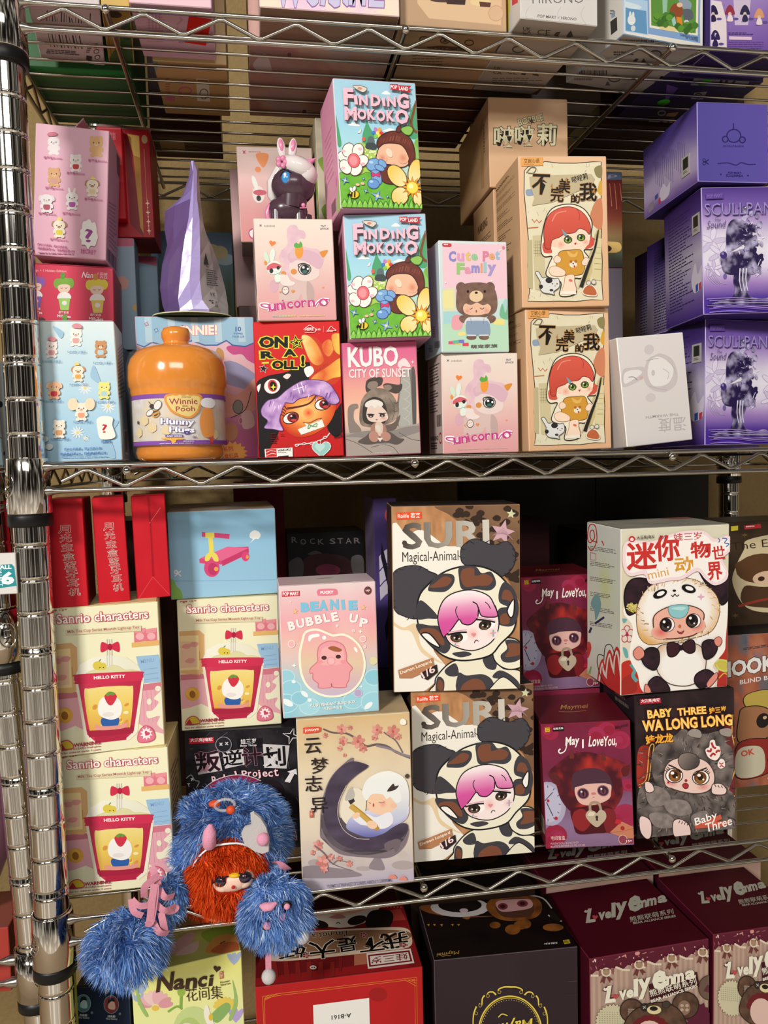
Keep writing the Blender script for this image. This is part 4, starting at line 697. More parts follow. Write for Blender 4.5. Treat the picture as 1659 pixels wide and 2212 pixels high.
    q.l('c84038', 7, [495, 470, 520, 500, 555, 440, 545, 350, 505, 345, 492, 420, 510, 450, 540, 420, 530, 375, 510, 385, 515, 430, 560, 450]); q.l('c03830', 7, [590, 440, 605, 470], 0); q.l('d08c90', 7, [510, 510, 550, 520, 550, 560, 512, 555, 512, 512], 0)
    for k in range(6): q.bars('6a6460', 510, 470 + k * 95, 690, 500 + k * 95, 3, k, .4, .7, .16)
    q.f('7aa4a8', [515, 830, 550, 770, 580, 800, 585, 860, 550, 940, 540, 880]); q.l('2c3050', 16, [505, 1020, 520, 985]); q.l('2c3050', 14, [545, 960, 610, 920])
    for k, c in enumerate(('c83430', 'e8dcd0', 'c83430')):
        for j, (x, y) in enumerate(((600, 1250), (650, 1190), (700, 1170))): q.f(c, [x - 26 + k * 8, y + 160, x - 30 + k * 9, y + 20 + k * 16, x, y - 60 + k * 24, x + 32 - k * 9, y + 20 + k * 16, 740, 1450])
    q.l('1c1414', 5, [640, 1380, 600, 1330, 565, 1230, 570, 1165, 610, 1170]); q.l('1c1414', 5, [610, 1200, 620, 1110, 660, 1100, 690, 1170]); q.f('c83c34', [488, 1090, 510, 1080, 520, 1120, 500, 1180, 488, 1170]); q.l('88b060', 7, [495, 1300, 520, 1240, 510, 1290])
    r = face('top'); r.fld(lambda u, v: mixc('8a887c', 'a8a494', fbm(u * 4, v * 4)), 10, 10); r.t('8a4030', '迷你动物世界', 35, 70, 60, 70, 6, .02); r.f('a05a40', [70, 5, 95, 5, 98, 20, 80, 22])
# ---------------------------------------------------------------- printed fronts, second shelf
def critter(p, x, y, s, c1, c2, c3=None, ear='round'):
    """a small plain plush animal"""
    for d in (-1, 1):
        if ear == 'round': p.e(c1, x + d * s * .62, y - s * .62, s * .3, s * .3)
        elif ear == 'long': p.e(c1, x + d * s * .4, y - s * 1.0, s * .2, s * .55, -d * 12)
        else: p.e(c2, x + d * s * .95, y - s * .25, s * .28, s * .5, d * 25)
    p.e(c1, x, y + s * 1.15, s * .72, s * .8); 
    for d in (-1, 1): p.e(c1, x + d * s * .55, y + s * 1.8, s * .32, s * .26); p.e(c1, x + d * s * .75, y + s * .95, s * .24, s * .4, d * 20)
    p.e(c1, x, y, s * .98, s * .84)
    if c3: p.f(c3, [x - s * .5, y + s * .85, x, y + s * .75, x + s * .5, y + s * .85, x + s * .4, y + s * 1.5, x - s * .4, y + s * 1.5])
    p.e(c2, x, y + s * .28, s * .3, s * .2)
    for d in (-1, 1): p.e('3a2a28', x + d * s * .38, y + s * .05, s * .09, s * .11)
    p.e('5a3a34', x, y + s * .2, s * .08, s * .06)
def art_sky(face):
    p = face('front', [(200, 528), (725, 528), (785, 1432), (275, 1440)])
    p.fld(lambda u, v: ramp(v + .12 * (fbm(u * 4, v * 4) - .5), 'd8e6e8', 'c4dde6', 'b6d6e6', 'a8cee4', 'a4cae2'), 10, 20)
    for x, y, r in ((540, 965, 46), (690, 1085, 50), (495, 1250, 46), (550, 1290, 24)):
        for k in range(11): a = math.radians(k * 33); p.e('dfe8ea', x + r * .55 * math.cos(a), y + r * .5 * math.sin(a), r * .42, r * .1, -k * 33)
        p.e('e8d878', x, y, r * .2)
    for q in ([330, 560, 380, 640, 400, 600], [600, 820, 640, 930, 580, 900, 580, 850], [690, 1200, 760, 1180, 720, 1240], [640, 1380, 700, 1300, 740, 1420]): p.f('9cc2da', q)
    for x, y, s, a, b, c, e in ((480, 610, 40, 'eeeae2', 'e0b4ac', 'dca4a4', 'round'), (325, 690, 38, 'ece2dc', 'e8c8c0', 'dc9ca0', 'round'), (640, 690, 38, 'c89060', 'ecdcc4', 'b4d0dc', 'round'), (497, 850, 36, 'f0e4d0', 'c88c64', 'e8a858', 'flop'), (345, 955, 40, 'e4b48c', 'ecc8a8', 'cc3c48', 'flop'), (665, 960, 38, 'f0e284', 'f4ecb0', 'b0d0dc', 'none'), (520, 1095, 40, 'efe6d2', 'e8b8a0', 'e8a080', 'big'), (380, 1205, 40, 'ece4d4', 'e8dcc8', 'd8a070', 'round')):
        critter(p, x, y, s, a, b, c, 'round' if e in ('big', 'none') else e)
        if e == 'big': p.e('f0d8b8', x - 55, y - 25, 32, 40); p.e('f0d8b8', x + 55, y - 25, 32, 40)
    for x in (462, 340, 508, 490): pass
    p.f('d89098', [455, 560, 475, 545, 510, 550, 515, 575, 470, 575]); p.f('d8848c', [300, 650, 320, 632, 350, 640, 345, 660]); p.f('e8d47c', [470, 815, 490, 795, 505, 815])
    for x, y in ((430, 738), (270, 798), (595, 810), (445, 950), (282, 1056), (615, 1065), (472, 1192), (330, 1300)): p.t('4a7ab0', 'Lovely', x, y, x + 62, y, 15, .02); p.t('4a7ab0', '小宝贝', x + 68, y, x + 116, y, 15, .03)
    p.f('f1efe4', [620, 1170, 660, 1148, 720, 1160, 720, 1210, 740, 1280, 690, 1300, 640, 1290, 625, 1230]); p.t('c02838', '?', 655, 1258, 690, 1256, 56, .02); p.t('4a7ab0', '隐藏款', 650, 1322, 714, 1320, 17, .03)
    for k, (x, y) in enumerate(((330, 1340), (300, 1290))): p.e('d8e4e4', x - 10, y, 24, 20)
    p.t('4a78b8', '图片仅供参考，请以实物为准', 416, 1366, 650, 1362, 17, .03); p.t('4a78b8', '常规款概率1/8，隐藏款概率1/72', 390, 1398, 682, 1394, 19, .03); p.bars('6a94c4', 395, 1406, 690, 1414, 1, 2)
    q = face('right', [(725, 528), (800, 700), (832, 1420), (785, 1432)]); q.fld(lambda u, v: mixc('b8ccd4', 'a4c0d0', v), 2, 2); q.bars('6a7a80', 760, 780, 815, 1120, 14, 2, .4, .7)
    q.p('e4e8e4', [800, 1280, 822, 1280, 826, 1400, 806, 1400]); q.code('2a2a2a', 804, 1290, 822, 1390)
def art_pinkbox(face):
    p = face('front', [(237, 787), (700, 832), (680, 1655), (200, 1635)])
    p.fld(lambda u, v: mixc('e2b2c4', 'dea8bc', v), 2, 2)
    for x, y, s, a, b, c, e in ((350, 905, 40, 'e6dede', 'dcd0d0', None, 'long'), (620, 905, 44, 'd8a870', 'e4c498', None, 'round'), (490, 1015, 38, 'ece4e2', 'e4d4d0', 'c83038', 'round'), (350, 1105, 42, 'd2a070', 'dcb488', 'c89488', 'round'), (595, 1170, 38, 'e8dcc8', 'a87850', 'e0cca0', 'flop'), (465, 1255, 40, 'ece6e4', 'e0d4d2', 'b050a0', 'long'), (300, 1275, 42, 'e4dede', 'dcd2d2', 'a84058', 'flop'), (380, 1440, 40, 'e8dec8', 'a87e58', 'd8c83c', 'flop')): critter(p, x, y, s, a, b, c, e)
    p.f('cc7488', [310, 865, 330, 848, 372, 850, 368, 868, 330, 872]); p.f('e8d068', [582, 1135, 600, 1118, 616, 1140]); p.f('e8d068', [365, 1405, 385, 1385, 400, 1405])
    for x, y in ((285, 1015), (570, 1028), (432, 1110), (292, 1208), (545, 1272), (245, 1375), (402, 1370), (318, 1542)): p.t('b0407c', '草莓兔', x, y, x + 58, y + 2, 17, .03); p.t('b0407c', 'Bunny', x + 62, y + 2, x + 118, y + 4, 13, .02)
    rg = random.Random(3); q = []
    for k in range(26): a = 6.283 * k / 26; r = rg.uniform(.85, 1.12); q += [575 + 58 * r * math.cos(a), 1492 + 92 * r * math.sin(a)]
    p.f('f2eeea', q); p.t('9a3c90', '?', 548, 1546, 602, 1544, 88, .03); p.t('cc5a9c', 'SECRET', 518, 1614, 618, 1620, 26, .02)
    p.t('b0407c', '图片仅供参考，请以实物为准', 236, 1578, 430, 1592, 17, .03); p.t('b0407c', '常规款概率1/8，隐藏款概率1/72', 236, 1604, 480, 1618, 18, .03); p.bars('c070a0', 240, 1622, 480, 1634, 1, 2)
    q = face('right', [(700, 832), (765, 1005), (745, 1660), (680, 1655)]); q.fld(lambda u, v: mixc('c49cac', 'b890a4', u), 2, 2); q.p('5a4a5c', [745, 980, 765, 1020, 764, 1140, 748, 1100]); q.bars('8a6a80', 700, 1290, 745, 1560, 12, 2, .4); q.code('3a2a3a', 690, 1570, 740, 1640)
def art_nancired(face):
    p = face('front', [(203, 128), (765, 180), (752, 560), (206, 560)])
    p.fld(lambda u, v: mixc('d43c58', 'cc3450', v), 2, 2)
    p.t('f0b4bc', '6 Design + 1 Hidden Edition', 218, 180, 480, 198, 18, .02); p.t('f6e2e0', 'Nanci', 575, 226, 668, 234, 34, .02, sh=.25); p.t('f0b4bc', '囡茜', 684, 234, 728, 238, 34, .02)
    def cup(x, y, hair, cupc, top):
        p.e(hair, x - 42, y - 8, 24, 28); p.e(hair, x + 42, y - 8, 24, 28); p.e('e8c8b4', x, y + 14, 40, 34); p.f(hair, [x - 50, y + 8, x - 46, y - 26, x, y - 40, x + 46, y - 26, x + 50, y + 8, x + 20, y - 2, x - 20, y - 2]); p.e(top, x - 4, y - 50, 16, 18)
        p.l('8a5a50', 3, [x - 22, y + 16, x - 14, y + 20, x - 8, y + 16]); p.l('8a5a50', 3, [x + 8, y + 16, x + 14, y + 20, x + 22, y + 16]); p.f('ece4e0', [x - 34, y + 50, x, y + 40, x + 34, y + 50, x + 40, y + 78, x - 40, y + 78])
        p.p(cupc, [x - 38, y + 74, x + 38, y + 74, x + 26, y + 140, x - 26, y + 140]); p.e('e8e0dc', x, y + 100, 16, 12)
    cup(275, 250, '8a5aa8', '7a5ab0', '4a3a8c'); cup(462, 262, '7aa83c', '9cc868', '5a9838'); cup(664, 275, 'dcc83c', 'e0c060', 'c88430')
    for x, y in ((232, 400), (415, 420), (610, 432)): p.t('f4dcd8', '蓝莓奶茶', x + 8, y, x + 74, y + 2, 14, .03); p.t('f4dcd8', 'Milk Tea', x, y + 20, x + 84, y + 24, 15, .03)
    cup(272, 478, '5a2c28', '8a5a50', 'd8a878'); cup(465, 492, '4a9878', '6ab898', '6a9840'); 
    for k in range(5): a = math.radians(k * 72 - 90); p.e('f0c8d0', 662 + 32 * math.cos(a), 502 + 30 * math.sin(a), 24, 24)
    q = face('right'); q.fld(lambda u, v: mixc('a83048', '982840', v), 2, 2); q.bars('70203a', 20, 15, 80, 85, 12, 2, .4, .7)
def art_onaroll(face):
    p = face('front', [(155, 848), (773, 840), (810, 1828), (195, 1842)]); rg = random.Random(5)
    p.fld(lambda u, v: mixc('d01c1e', 'c01a1c', v), 2, 2)
    p.f('141012', [180, 1290, 260, 1240, 400, 1210, 540, 1140, 600, 1180, 560, 1260, 480, 1320, 400, 1390, 300, 1420, 260, 1500, 300, 1600, 340, 1650, 280, 1780, 420, 1760, 300, 1850, 190, 1850, 170, 1400])
    p.f('181214', [690, 1580, 760, 1480, 800, 1440, 820, 1600, 760, 1690, 700, 1650])
    # hand
    hc = lambda x, y: ramp((x - 520) / 260 + .25 * (fbm(x * .012, y * .012) - .5), 'f2d488', 'e8a04c', 'd85a2c', 'e89a44', 'f0c050')
    p.f('c83a1c', [500, 960, 600, 960, 660, 1010, 780, 980, 780, 1260, 640, 1320, 560, 1290, 560, 1120])
    for q in ([500, 955, 545, 945, 600, 990, 640, 1060, 660, 1130, 620, 1165, 570, 1140, 530, 1060], [650, 1010, 690, 975, 720, 990, 735, 1040, 700, 1100, 660, 1070], [715, 960, 740, 930, 790, 950, 790, 1080, 740, 1060]): p.f(hc, q, ol='c8502a', ow=4)
    p.f(hc, [565, 1285, 590, 1240, 680, 1180, 790, 1110, 800, 1230, 720, 1260, 640, 1300, 590, 1312]); p.t('a03018', 'WAKUKU', 596, 1232, 694, 1156, 18, .01, sh=.2)
    # title
    for tx in (('ON', 192, 1042, 410, 1042, 92), ('R', 204, 1122, 316, 1116, 64), ('A', 364, 1108, 474, 1102, 64), ('OLL', 282, 1196, 480, 1196, 72), ('!', 492, 1176, 528, 1176, 90)): p.t('e8e23c', *tx[:5], tx[5], .13, 'd8cc30', .05)
    for tx in (('ON', 198, 1038, 404, 1038, 84), ('R', 210, 1116, 310, 1112, 54), ('A', 372, 1102, 466, 1098, 56), ('OLL', 290, 1192, 474, 1192, 64), ('!', 498, 1172, 524, 1172, 82)): p.t('0c0a0a', *tx[:5], tx[5], .09)
    p.star('141010', 465, 1000, 58, 26, 5, -10, 'e8e23c', 6); p.star('e8e23c', 465, 1000, 34, 15, 5, -10); p.star('141010', 465, 1000, 22, 9, 5, -10); p.star('141010', 230, 1188, 34, 14, 5, 10, 'e8e0d0', 3); p.p('e8d83c', [218, 1140, 268, 1138, 268, 1150, 218, 1152])
    p.e('f4ece8', 292, 1316, 60, 56, 20, '5a0c10', 5); p.e('d04040', 295, 1312, 34, 44, 10); p.e('1a0c0e', 298, 1314, 24, 34, 10); p.star('f0e83c', 300, 1322, 24, 8, 4); p.f('f0d8d4', [370, 1246, 400, 1225, 425, 1235, 400, 1264]); p.f('f4ece8', [184, 1320, 210, 1300, 196, 1360]); p.f('f4ece8', [520, 1190, 570, 1170, 590, 1210, 545, 1250])
    # face
    p.f(lambda x, y: ramp(math.hypot((x - 540) / 220, (y - 1500) / 190), 'f6d08c', 'f0b060', 'e07030', 'c83418'), [350, 1520, 370, 1450, 440, 1390, 560, 1370, 680, 1380, 750, 1430, 740, 1510, 700, 1590, 640, 1640, 560, 1680, 470, 1690, 400, 1650, 362, 1590])
    for x, y, r, rot in ((425, 1548, 1, 20), (655, 1450, -1, 14)):
        p.e('f6ece4', x, y, 58, 40, rot, '3a0c10', 7); p.e('801c20', x + 16, y - 2, 42, 36); p.e('1c0a0c', x + 18, y - 2, 22, 26); p.e('f4d8d0', x + 4, y - 14, 7); p.e('c84038', x + 22, y + 16, 20, 10)
    for k in range(4): p.l('2a0c10', 6, [375 + 8 * k, 1530 - 14 * k, 350 + 10 * k, 1520 - 20 * k], 0); p.l('2a0c10', 6, [690 + 8 * k, 1418 + 10 * k, 712 + 10 * k, 1404 + 12 * k], 0)
    p.l('5a2418', (16, 8), [400, 1478, 480, 1466, 560, 1440, 610, 1380]); p.e('d83c2c', 552, 1508, 18, 14); p.halo('e04830', 'f0b060', 552, 1512, 40)
    p.l('8a2c1c', 5, [512, 1582, 560, 1584, 610, 1560, 648, 1550]); p.f('f4ece0', [525, 1588, 545, 1592, 552, 1604, 540, 1608]); p.p('f0ece4', [475, 1632, 650, 1560, 668, 1612, 500, 1672]); p.l('5a9a54', 7, [548, 1628, 556, 1600, 580, 1610, 592, 1600, 612, 1590, 610, 1612, 586, 1612, 570, 1606, 556, 1628, 548, 1620])
    # purple hair
    hair = [215, 1480, 260, 1420, 330, 1400, 400, 1340, 500, 1280, 600, 1270, 690, 1290, 740, 1350, 775, 1420, 745, 1450, 700, 1440, 660, 1400, 600, 1380, 560, 1390, 480, 1410, 440, 1440, 380, 1440, 360, 1500, 345, 1570, 370, 1640, 300, 1630, 235, 1620, 260, 1570, 220, 1530]
    p.f(lambda x, y: mixc('8a5aa8', 'dcb8e4', fbm(x * .016, y * .02) * 1.3 - .15), hair, ol='5a3470', ow=5)
    for k in range(26): x = rg.uniform(250, 740); y = 1300 + abs(x - 560) * .35 + rg.uniform(0, 80); p.l(rg.choice(['e8ccec', '8458a4', 'c898d8']), (9, 2), [x, y, x - 12 + rg.uniform(-8, 8), y + 40], 0)
    p.l('ece0f0', 7, [440, 1345, 520, 1320], 0); p.l('ece0f0', 7, [470, 1300, 490, 1370], 0); p.l('ece0f0', 7, [500, 1290, 520, 1360], 0)
    # chain, heart
    p.l('e8e0e0', 8, [455, 1745, 500, 1740, 560, 1735, 620, 1720, 680, 1690, 705, 1660]); [p.e('c01a1c', x, y, 14, 7, 10, 'ece4e4', 5) for x, y in ((470, 1748), (520, 1738), (575, 1734), (625, 1722), (672, 1692))]
    p.heart('9cc8c4', 645, 1775, 68, 0, 'd8ecea', 5); p.heart('b8dcd4', 635, 1765, 36); p.e('c01a1c', 628, 1728, 14, 14, 0, 'e0d8d8', 5)
    p.t('f4dcd8', 'HERE', 525, 914, 588, 912, 22, .06); p.l('f4dcd8', 4, [515, 905, 540, 885, 560, 873, 580, 885, 605, 905, 590, 925, 525, 925]); p.t('f4dcd8', '新奇', 598, 914, 638, 912, 16, .03); p.l('e89890', 2, [658, 880, 660, 925], 0); p.l('f4dcd8', 4, [685, 915, 700, 895, 712, 880, 728, 895, 748, 912, 690, 908]); p.bars('f4dcd8', 680, 914, 748, 924, 1)
    p.p('f4efe8', [238, 1775, 438, 1765, 440, 1838, 243, 1842]); p.p('cc2428', [246, 1778, 322, 1774, 326, 1830, 250, 1834]); p.l('f4e8e4', 4, [252, 1800, 280, 1786, 318, 1792], 0); p.l('f4e8e4', 4, [254, 1822, 290, 1806, 320, 1812], 0); p.t('1c1416', 'WAKUKU', 332, 1796, 428, 1786, 17, .06); p.bars('3a3232', 332, 1800, 426, 1808, 1); p.p('141012', [334, 1828, 410, 1822, 410, 1834, 334, 1838])
    p.t('141012', 'WAKUKU', 738, 1706, 806, 1690, 34, .03); p.bars('b83018', 350, 1664, 384, 1684, 2); p.bars('5a0c10', 280, 1660, 340, 1740, 5)
def art_unicorno(face, holo=True):
    p = face('front', [(155, 105), (722, 110), (757, 838), (193, 838)])
    p.fld(lambda u, v: ramp(v + .1 * (fbm(u * 6, v * 6) - .5), 'e4d8cc', 'e4d0c6', 'e0c0b8', 'dca8a8', 'dc9c9e'), 8, 16)
    p.star('7a6a66', 208, 158, 13, 5, 4, 45); p.t('8a7a74', 'tokidoki', 232, 168, 310, 168, 15, .02); p.t('6a6470', 'TNT', 634, 170, 674, 170, 16, .05, sh=.2); p.t('6a6470', 'SPACE', 632, 188, 694, 186, 14, .05, sh=.2)
    p.heart('e8803c', 292, 285, 24, 10); p.heart('e8906a', 657, 605, 10)
    p.f(lambda x, y: mixc('d4aebc', 'e4c4cc', fbm(x * .02, y * .02)), [395, 230, 400, 175, 430, 152, 465, 160, 480, 185, 515, 195, 530, 230, 520, 252, 490, 250, 480, 290, 560, 320, 620, 330, 660, 390, 650, 440, 620, 470, 560, 430, 480, 410, 420, 420, 420, 500, 370, 490, 375, 430, 340, 400, 355, 340, 400, 290])
    p.e('d4a8b4', 305, 590, 32, 46); p.f('d4bab4', [340, 560, 380, 540, 470, 555, 560, 560, 585, 600, 590, 700, 520, 700, 500, 650, 470, 690, 350, 700, 340, 640]); p.f('bfa4a0', [540, 560, 585, 600, 590, 700, 545, 700])
    p.e('dcc4be', 520, 470, 112, 88); p.f('e2cfc9', [420, 420, 480, 405, 560, 425, 620, 465, 625, 520, 560, 555, 470, 545, 420, 500])
    p.f('d4aebc', [420, 425, 400, 370, 440, 340, 520, 330, 600, 350, 655, 410, 620, 470, 540, 420, 470, 405]); p.f('d8b8bc', [420, 390, 430, 330, 460, 320, 470, 380])
    p.e('e8983c', 483, 340, 30, 56); p.f('5aa848', [445, 300, 460, 280, 482, 292, 490, 270, 505, 290, 500, 312, 460, 318]); p.f('d88c38', [635, 345, 690, 335, 660, 385, 640, 370]); p.e('e8e0da', 524, 472, 44, 38, 0, '2a2428', 6); p.e('1c2024', 526, 472, 34, 34); p.e('3a6a64', 524, 488, 18, 12); p.e('f4f0ec', 514, 458, 9); p.e('f4f0ec', 546, 468, 8); p.l('2a2428', 7, [484, 462, 478, 438, 520, 430, 560, 446]); p.e('d88c44', 445, 488, 22, 20); p.e('d89048', 372, 498, 18, 14)
    p.f('e8d8d2', [340, 545, 350, 510, 400, 515, 420, 550, 455, 570, 430, 590, 370, 585]); p.e('ccaea8', 330, 560, 20, 12)
    # rider
    p.e('cfe0cc', 250, 385, 16, 42, 18); p.e('dce6dc', 292, 370, 18, 48, -6); p.e('dfe8dc', 305, 460, 54, 50); p.f('d0606c', [256, 450, 300, 425, 350, 440, 350, 462, 300, 465, 258, 478]); p.e('2a2c2a', 285, 482, 14, 18); p.e('2a2c2a', 334, 460, 12, 14); p.f('dfe8dc', [310, 515, 345, 505, 350, 555, 315, 560]); p.e('e0943c', 243, 424, 10, 16); p.l('7ac0b0', 5, [312, 512, 330, 500, 345, 510])
    p.e('e8d8d0', 386, 622, 24, 28, 0, '5a4a4a', 4); p.e('5a4a4a', 378, 618, 3); p.e('5a4a4a', 396, 616, 3); p.heart('e08c44', 440, 630, 13); p.heart('e08c44', 350, 635, 8)
    for ol in (1, 0):
        for ch, x, y, w, H in (('u', 268, 770, 52, 50), ('n', 326, 762, 44, 48), ('i', 376, 756, 14, 66), ('c', 398, 754, 42, 48), ('o', 448, 748, 48, 48), ('r', 502, 742, 38, 46), ('n', 548, 740, 50, 46), ('o', 626, 738, 68, 54)):
            if ol: p.t('f8f2ee', ch, x, y, x + w, y - 4, H, .1)
            else: p.t('c8408c', ch, x, y, x + w, y - 4, H, .035)
        p.l('f8f2ee' if ol else 'c8408c', 24 if ol else 8, [268, 748, 222, 738, 212, 722, 250, 720, 268, 730, 272, 770]); p.l('f8f2ee' if ol else 'c8408c', 24 if ol else 8, [600, 740, 620, 710, 660, 690, 700, 694])
    p.e('f4ece8', 665, 716, 14, 14)
    if holo: p.t(('7ce0d0', 'e8d060', (295, 805, 465, 805)), '比比兔独角兽系列', 296, 816, 464, 814, 16, .03); p.t('e8d868', 'Chibi Style Unicorno', 484, 814, 670, 812, 13, .03)
    else: p.t('d8c0b4', '比比兔独角兽系列 • Chibi Style Unicorno', 296, 816, 670, 814, 14, .02)
    q = face('left'); q.fld(lambda u, v: mixc('c8b4ac', 'd4c0b8', u), 2, 2); q.bars('4a4040', 12, 8, 88, 30, 7, 2, .45); q.bars('4a4040', 12, 34, 80, 58, 8, 4, .45); q.code('3a3232', 60, 60, 92, 72); q.t('3a3232', 'WARNING!', 8, 86, 70, 86, 5, .06); q.e('d4c0b8', 84, 84, 9, 5, 0, 'b83030', 2); q.bars('4a4040', 12, 88, 70, 96, 3, 5)
def art_kubo(face):
    p = face('front', [(782, 1000), (1322, 982), (1362, 1805), (820, 1830)])
    p.fld(lambda u, v: ramp(v * 1.05, 'd4608c', 'd86c90', 'dc8a94', 'e4a494', 'e8b49c', 'e4c0a8', 'b8a8a0', 'a89c98'), 2, 24)
    p.f('e8d8d8', [1190, 1160, 1200, 1130, 1240, 1108, 1280, 1160, 1270, 1172, 1225, 1165, 1210, 1180])
    p.f('7a7470', [1205, 1300, 1215, 1200, 1260, 1180, 1300, 1200, 1312, 1400, 1320, 1600, 1300, 1620, 1200, 1610, 1180, 1500]); p.f('a8a8a0', [1212, 1300, 1225, 1215, 1270, 1200, 1290, 1400, 1300, 1600, 1200, 1600]); p.f('5c5654', [1290, 1200, 1318, 1230, 1325, 1600, 1300, 1600]); [p.l('c8c4b8', 3, [1230, y, 1280, y + 40, 1240, y + 80]) for y in range(1260, 1560, 70)]
    p.f('8a7c74', [832, 1500, 850, 1450, 900, 1440, 908, 1470, 880, 1490, 880, 1560, 930, 1630, 900, 1670, 845, 1650]); p.f('a89c94', [810, 1660, 900, 1650, 960, 1640, 1100, 1620, 1200, 1610, 1360, 1580, 1370, 1830, 815, 1840], 0); p.f('8c8480', [815, 1680, 940, 1690, 1080, 1740, 1180, 1700, 1360, 1640, 1370, 1600, 1250, 1610, 1130, 1640, 950, 1640])
    for q in ([820, 1700, 900, 1730, 1010, 1800], [1100, 1740, 1160, 1760, 1200, 1810], [1200, 1650, 1290, 1700, 1360, 1710], [1000, 1760, 1060, 1745]): p.l('5c5450', 4, q)
    # hooded child
    hd = lambda x, y: mixc('5c5048', 'a09080', .5 + (fbm(x * .012, y * .012) - .5) * 1.4)
    p.f('4a403c', [960, 1330, 970, 1270, 1020, 1248, 1080, 1250, 1075, 1300, 1040, 1320, 1050, 1350, 980, 1360]); p.f('8c7c70', [975, 1320, 985, 1285, 1030, 1275, 1050, 1300, 1020, 1340]); p.f('4c423e', [1085, 1310, 1110, 1290, 1190, 1300, 1222, 1295, 1215, 1340, 1180, 1365, 1120, 1345]); p.f('8c7c70', [1085, 1315, 1120, 1300, 1150, 1320, 1120, 1345])
    p.f('5c5450', [905, 1720, 960, 1680, 1010, 1640, 1120, 1640, 1200, 1690, 1240, 1700, 1190, 1740, 1100, 1725, 980, 1740])
    p.f('6a5c54', [1100, 1600, 1160, 1580, 1210, 1520, 1180, 1620, 1120, 1640]); p.f(hd, [920, 1580, 925, 1440, 960, 1370, 1020, 1330, 1090, 1330, 1150, 1370, 1190, 1440, 1200, 1500, 1170, 1560, 1110, 1590, 1060, 1610, 980, 1610])
    p.f('3c3430', [955, 1580, 940, 1480, 960, 1420, 1020, 1390, 1080, 1410, 1110, 1470, 1115, 1540, 1080, 1590]); p.f('e0c8ba', [968, 1500, 990, 1440, 1050, 1430, 1085, 1470, 1110, 1500, 1120, 1550, 1070, 1574, 1000, 1570, 972, 1545])
    p.f('e4dcd4', [958, 1460, 965, 1430, 1020, 1408, 1075, 1425, 1085, 1450, 1062, 1462, 1050, 1452, 1028, 1472, 1005, 1452, 985, 1465]); p.e('c8786c', 1098, 1538, 26, 16) if 0 else p.halo('d8988c', 'e0c8ba', 1090, 1545, 26, 20)
    for x, y in ((998, 1524), (1080, 1520)): p.e('3a302e', x, y + 4, 19, 14); p.l('2a2220', 7, [x - 26, y - 10 + (4 if x < 1050 else -1), x, y - 8, x + 26, y - 8 - (4 if x > 1050 else -4)]); p.e('c8b8a8', x, y + 9, 7, 4)
    p.e('9a5a50', 1040, 1556, 6, 4); [p.l('4a403c', 3, q) for q in ([1160, 1430, 1180, 1436, 1192, 1428], [1155, 1490, 1175, 1498, 1190, 1490])]; p.l('5c5048', 3, [1130, 1400, 1170, 1480, 1150, 1560])
    p.f('a87c6c', [1000, 1640, 1010, 1590, 1060, 1575, 1100, 1600, 1110, 1650, 1060, 1680]); p.f('d8c0b0', [1030, 1590, 1060, 1570, 1085, 1600, 1075, 1680, 1035, 1650]); p.e('b88878', 1020, 1680, 36, 42, 20); p.e('b88878', 1105, 1680, 38, 34, -20); p.f('d8d0c0', [1030, 1610, 1050, 1595, 1070, 1620, 1058, 1650]); p.p('ecdcd0', [1045, 1690, 1085, 1690, 1065, 1720])
    p.t('f6eae6', 'KUBO', 836, 1178, 1196, 1166, 150, .055); p.t('f0dcdc', 'CITY OF SUNSET', 842, 1254, 1284, 1244, 66, .04)
    p.t('d8d0cc', 'POP MART x KUBO', 1030, 1810, 1150, 1802, 12, .02); p.star('f8ece8', 1296, 1136, 14, 4, 4); p.star('f8ece8', 935, 1085, 7, 2, 4)
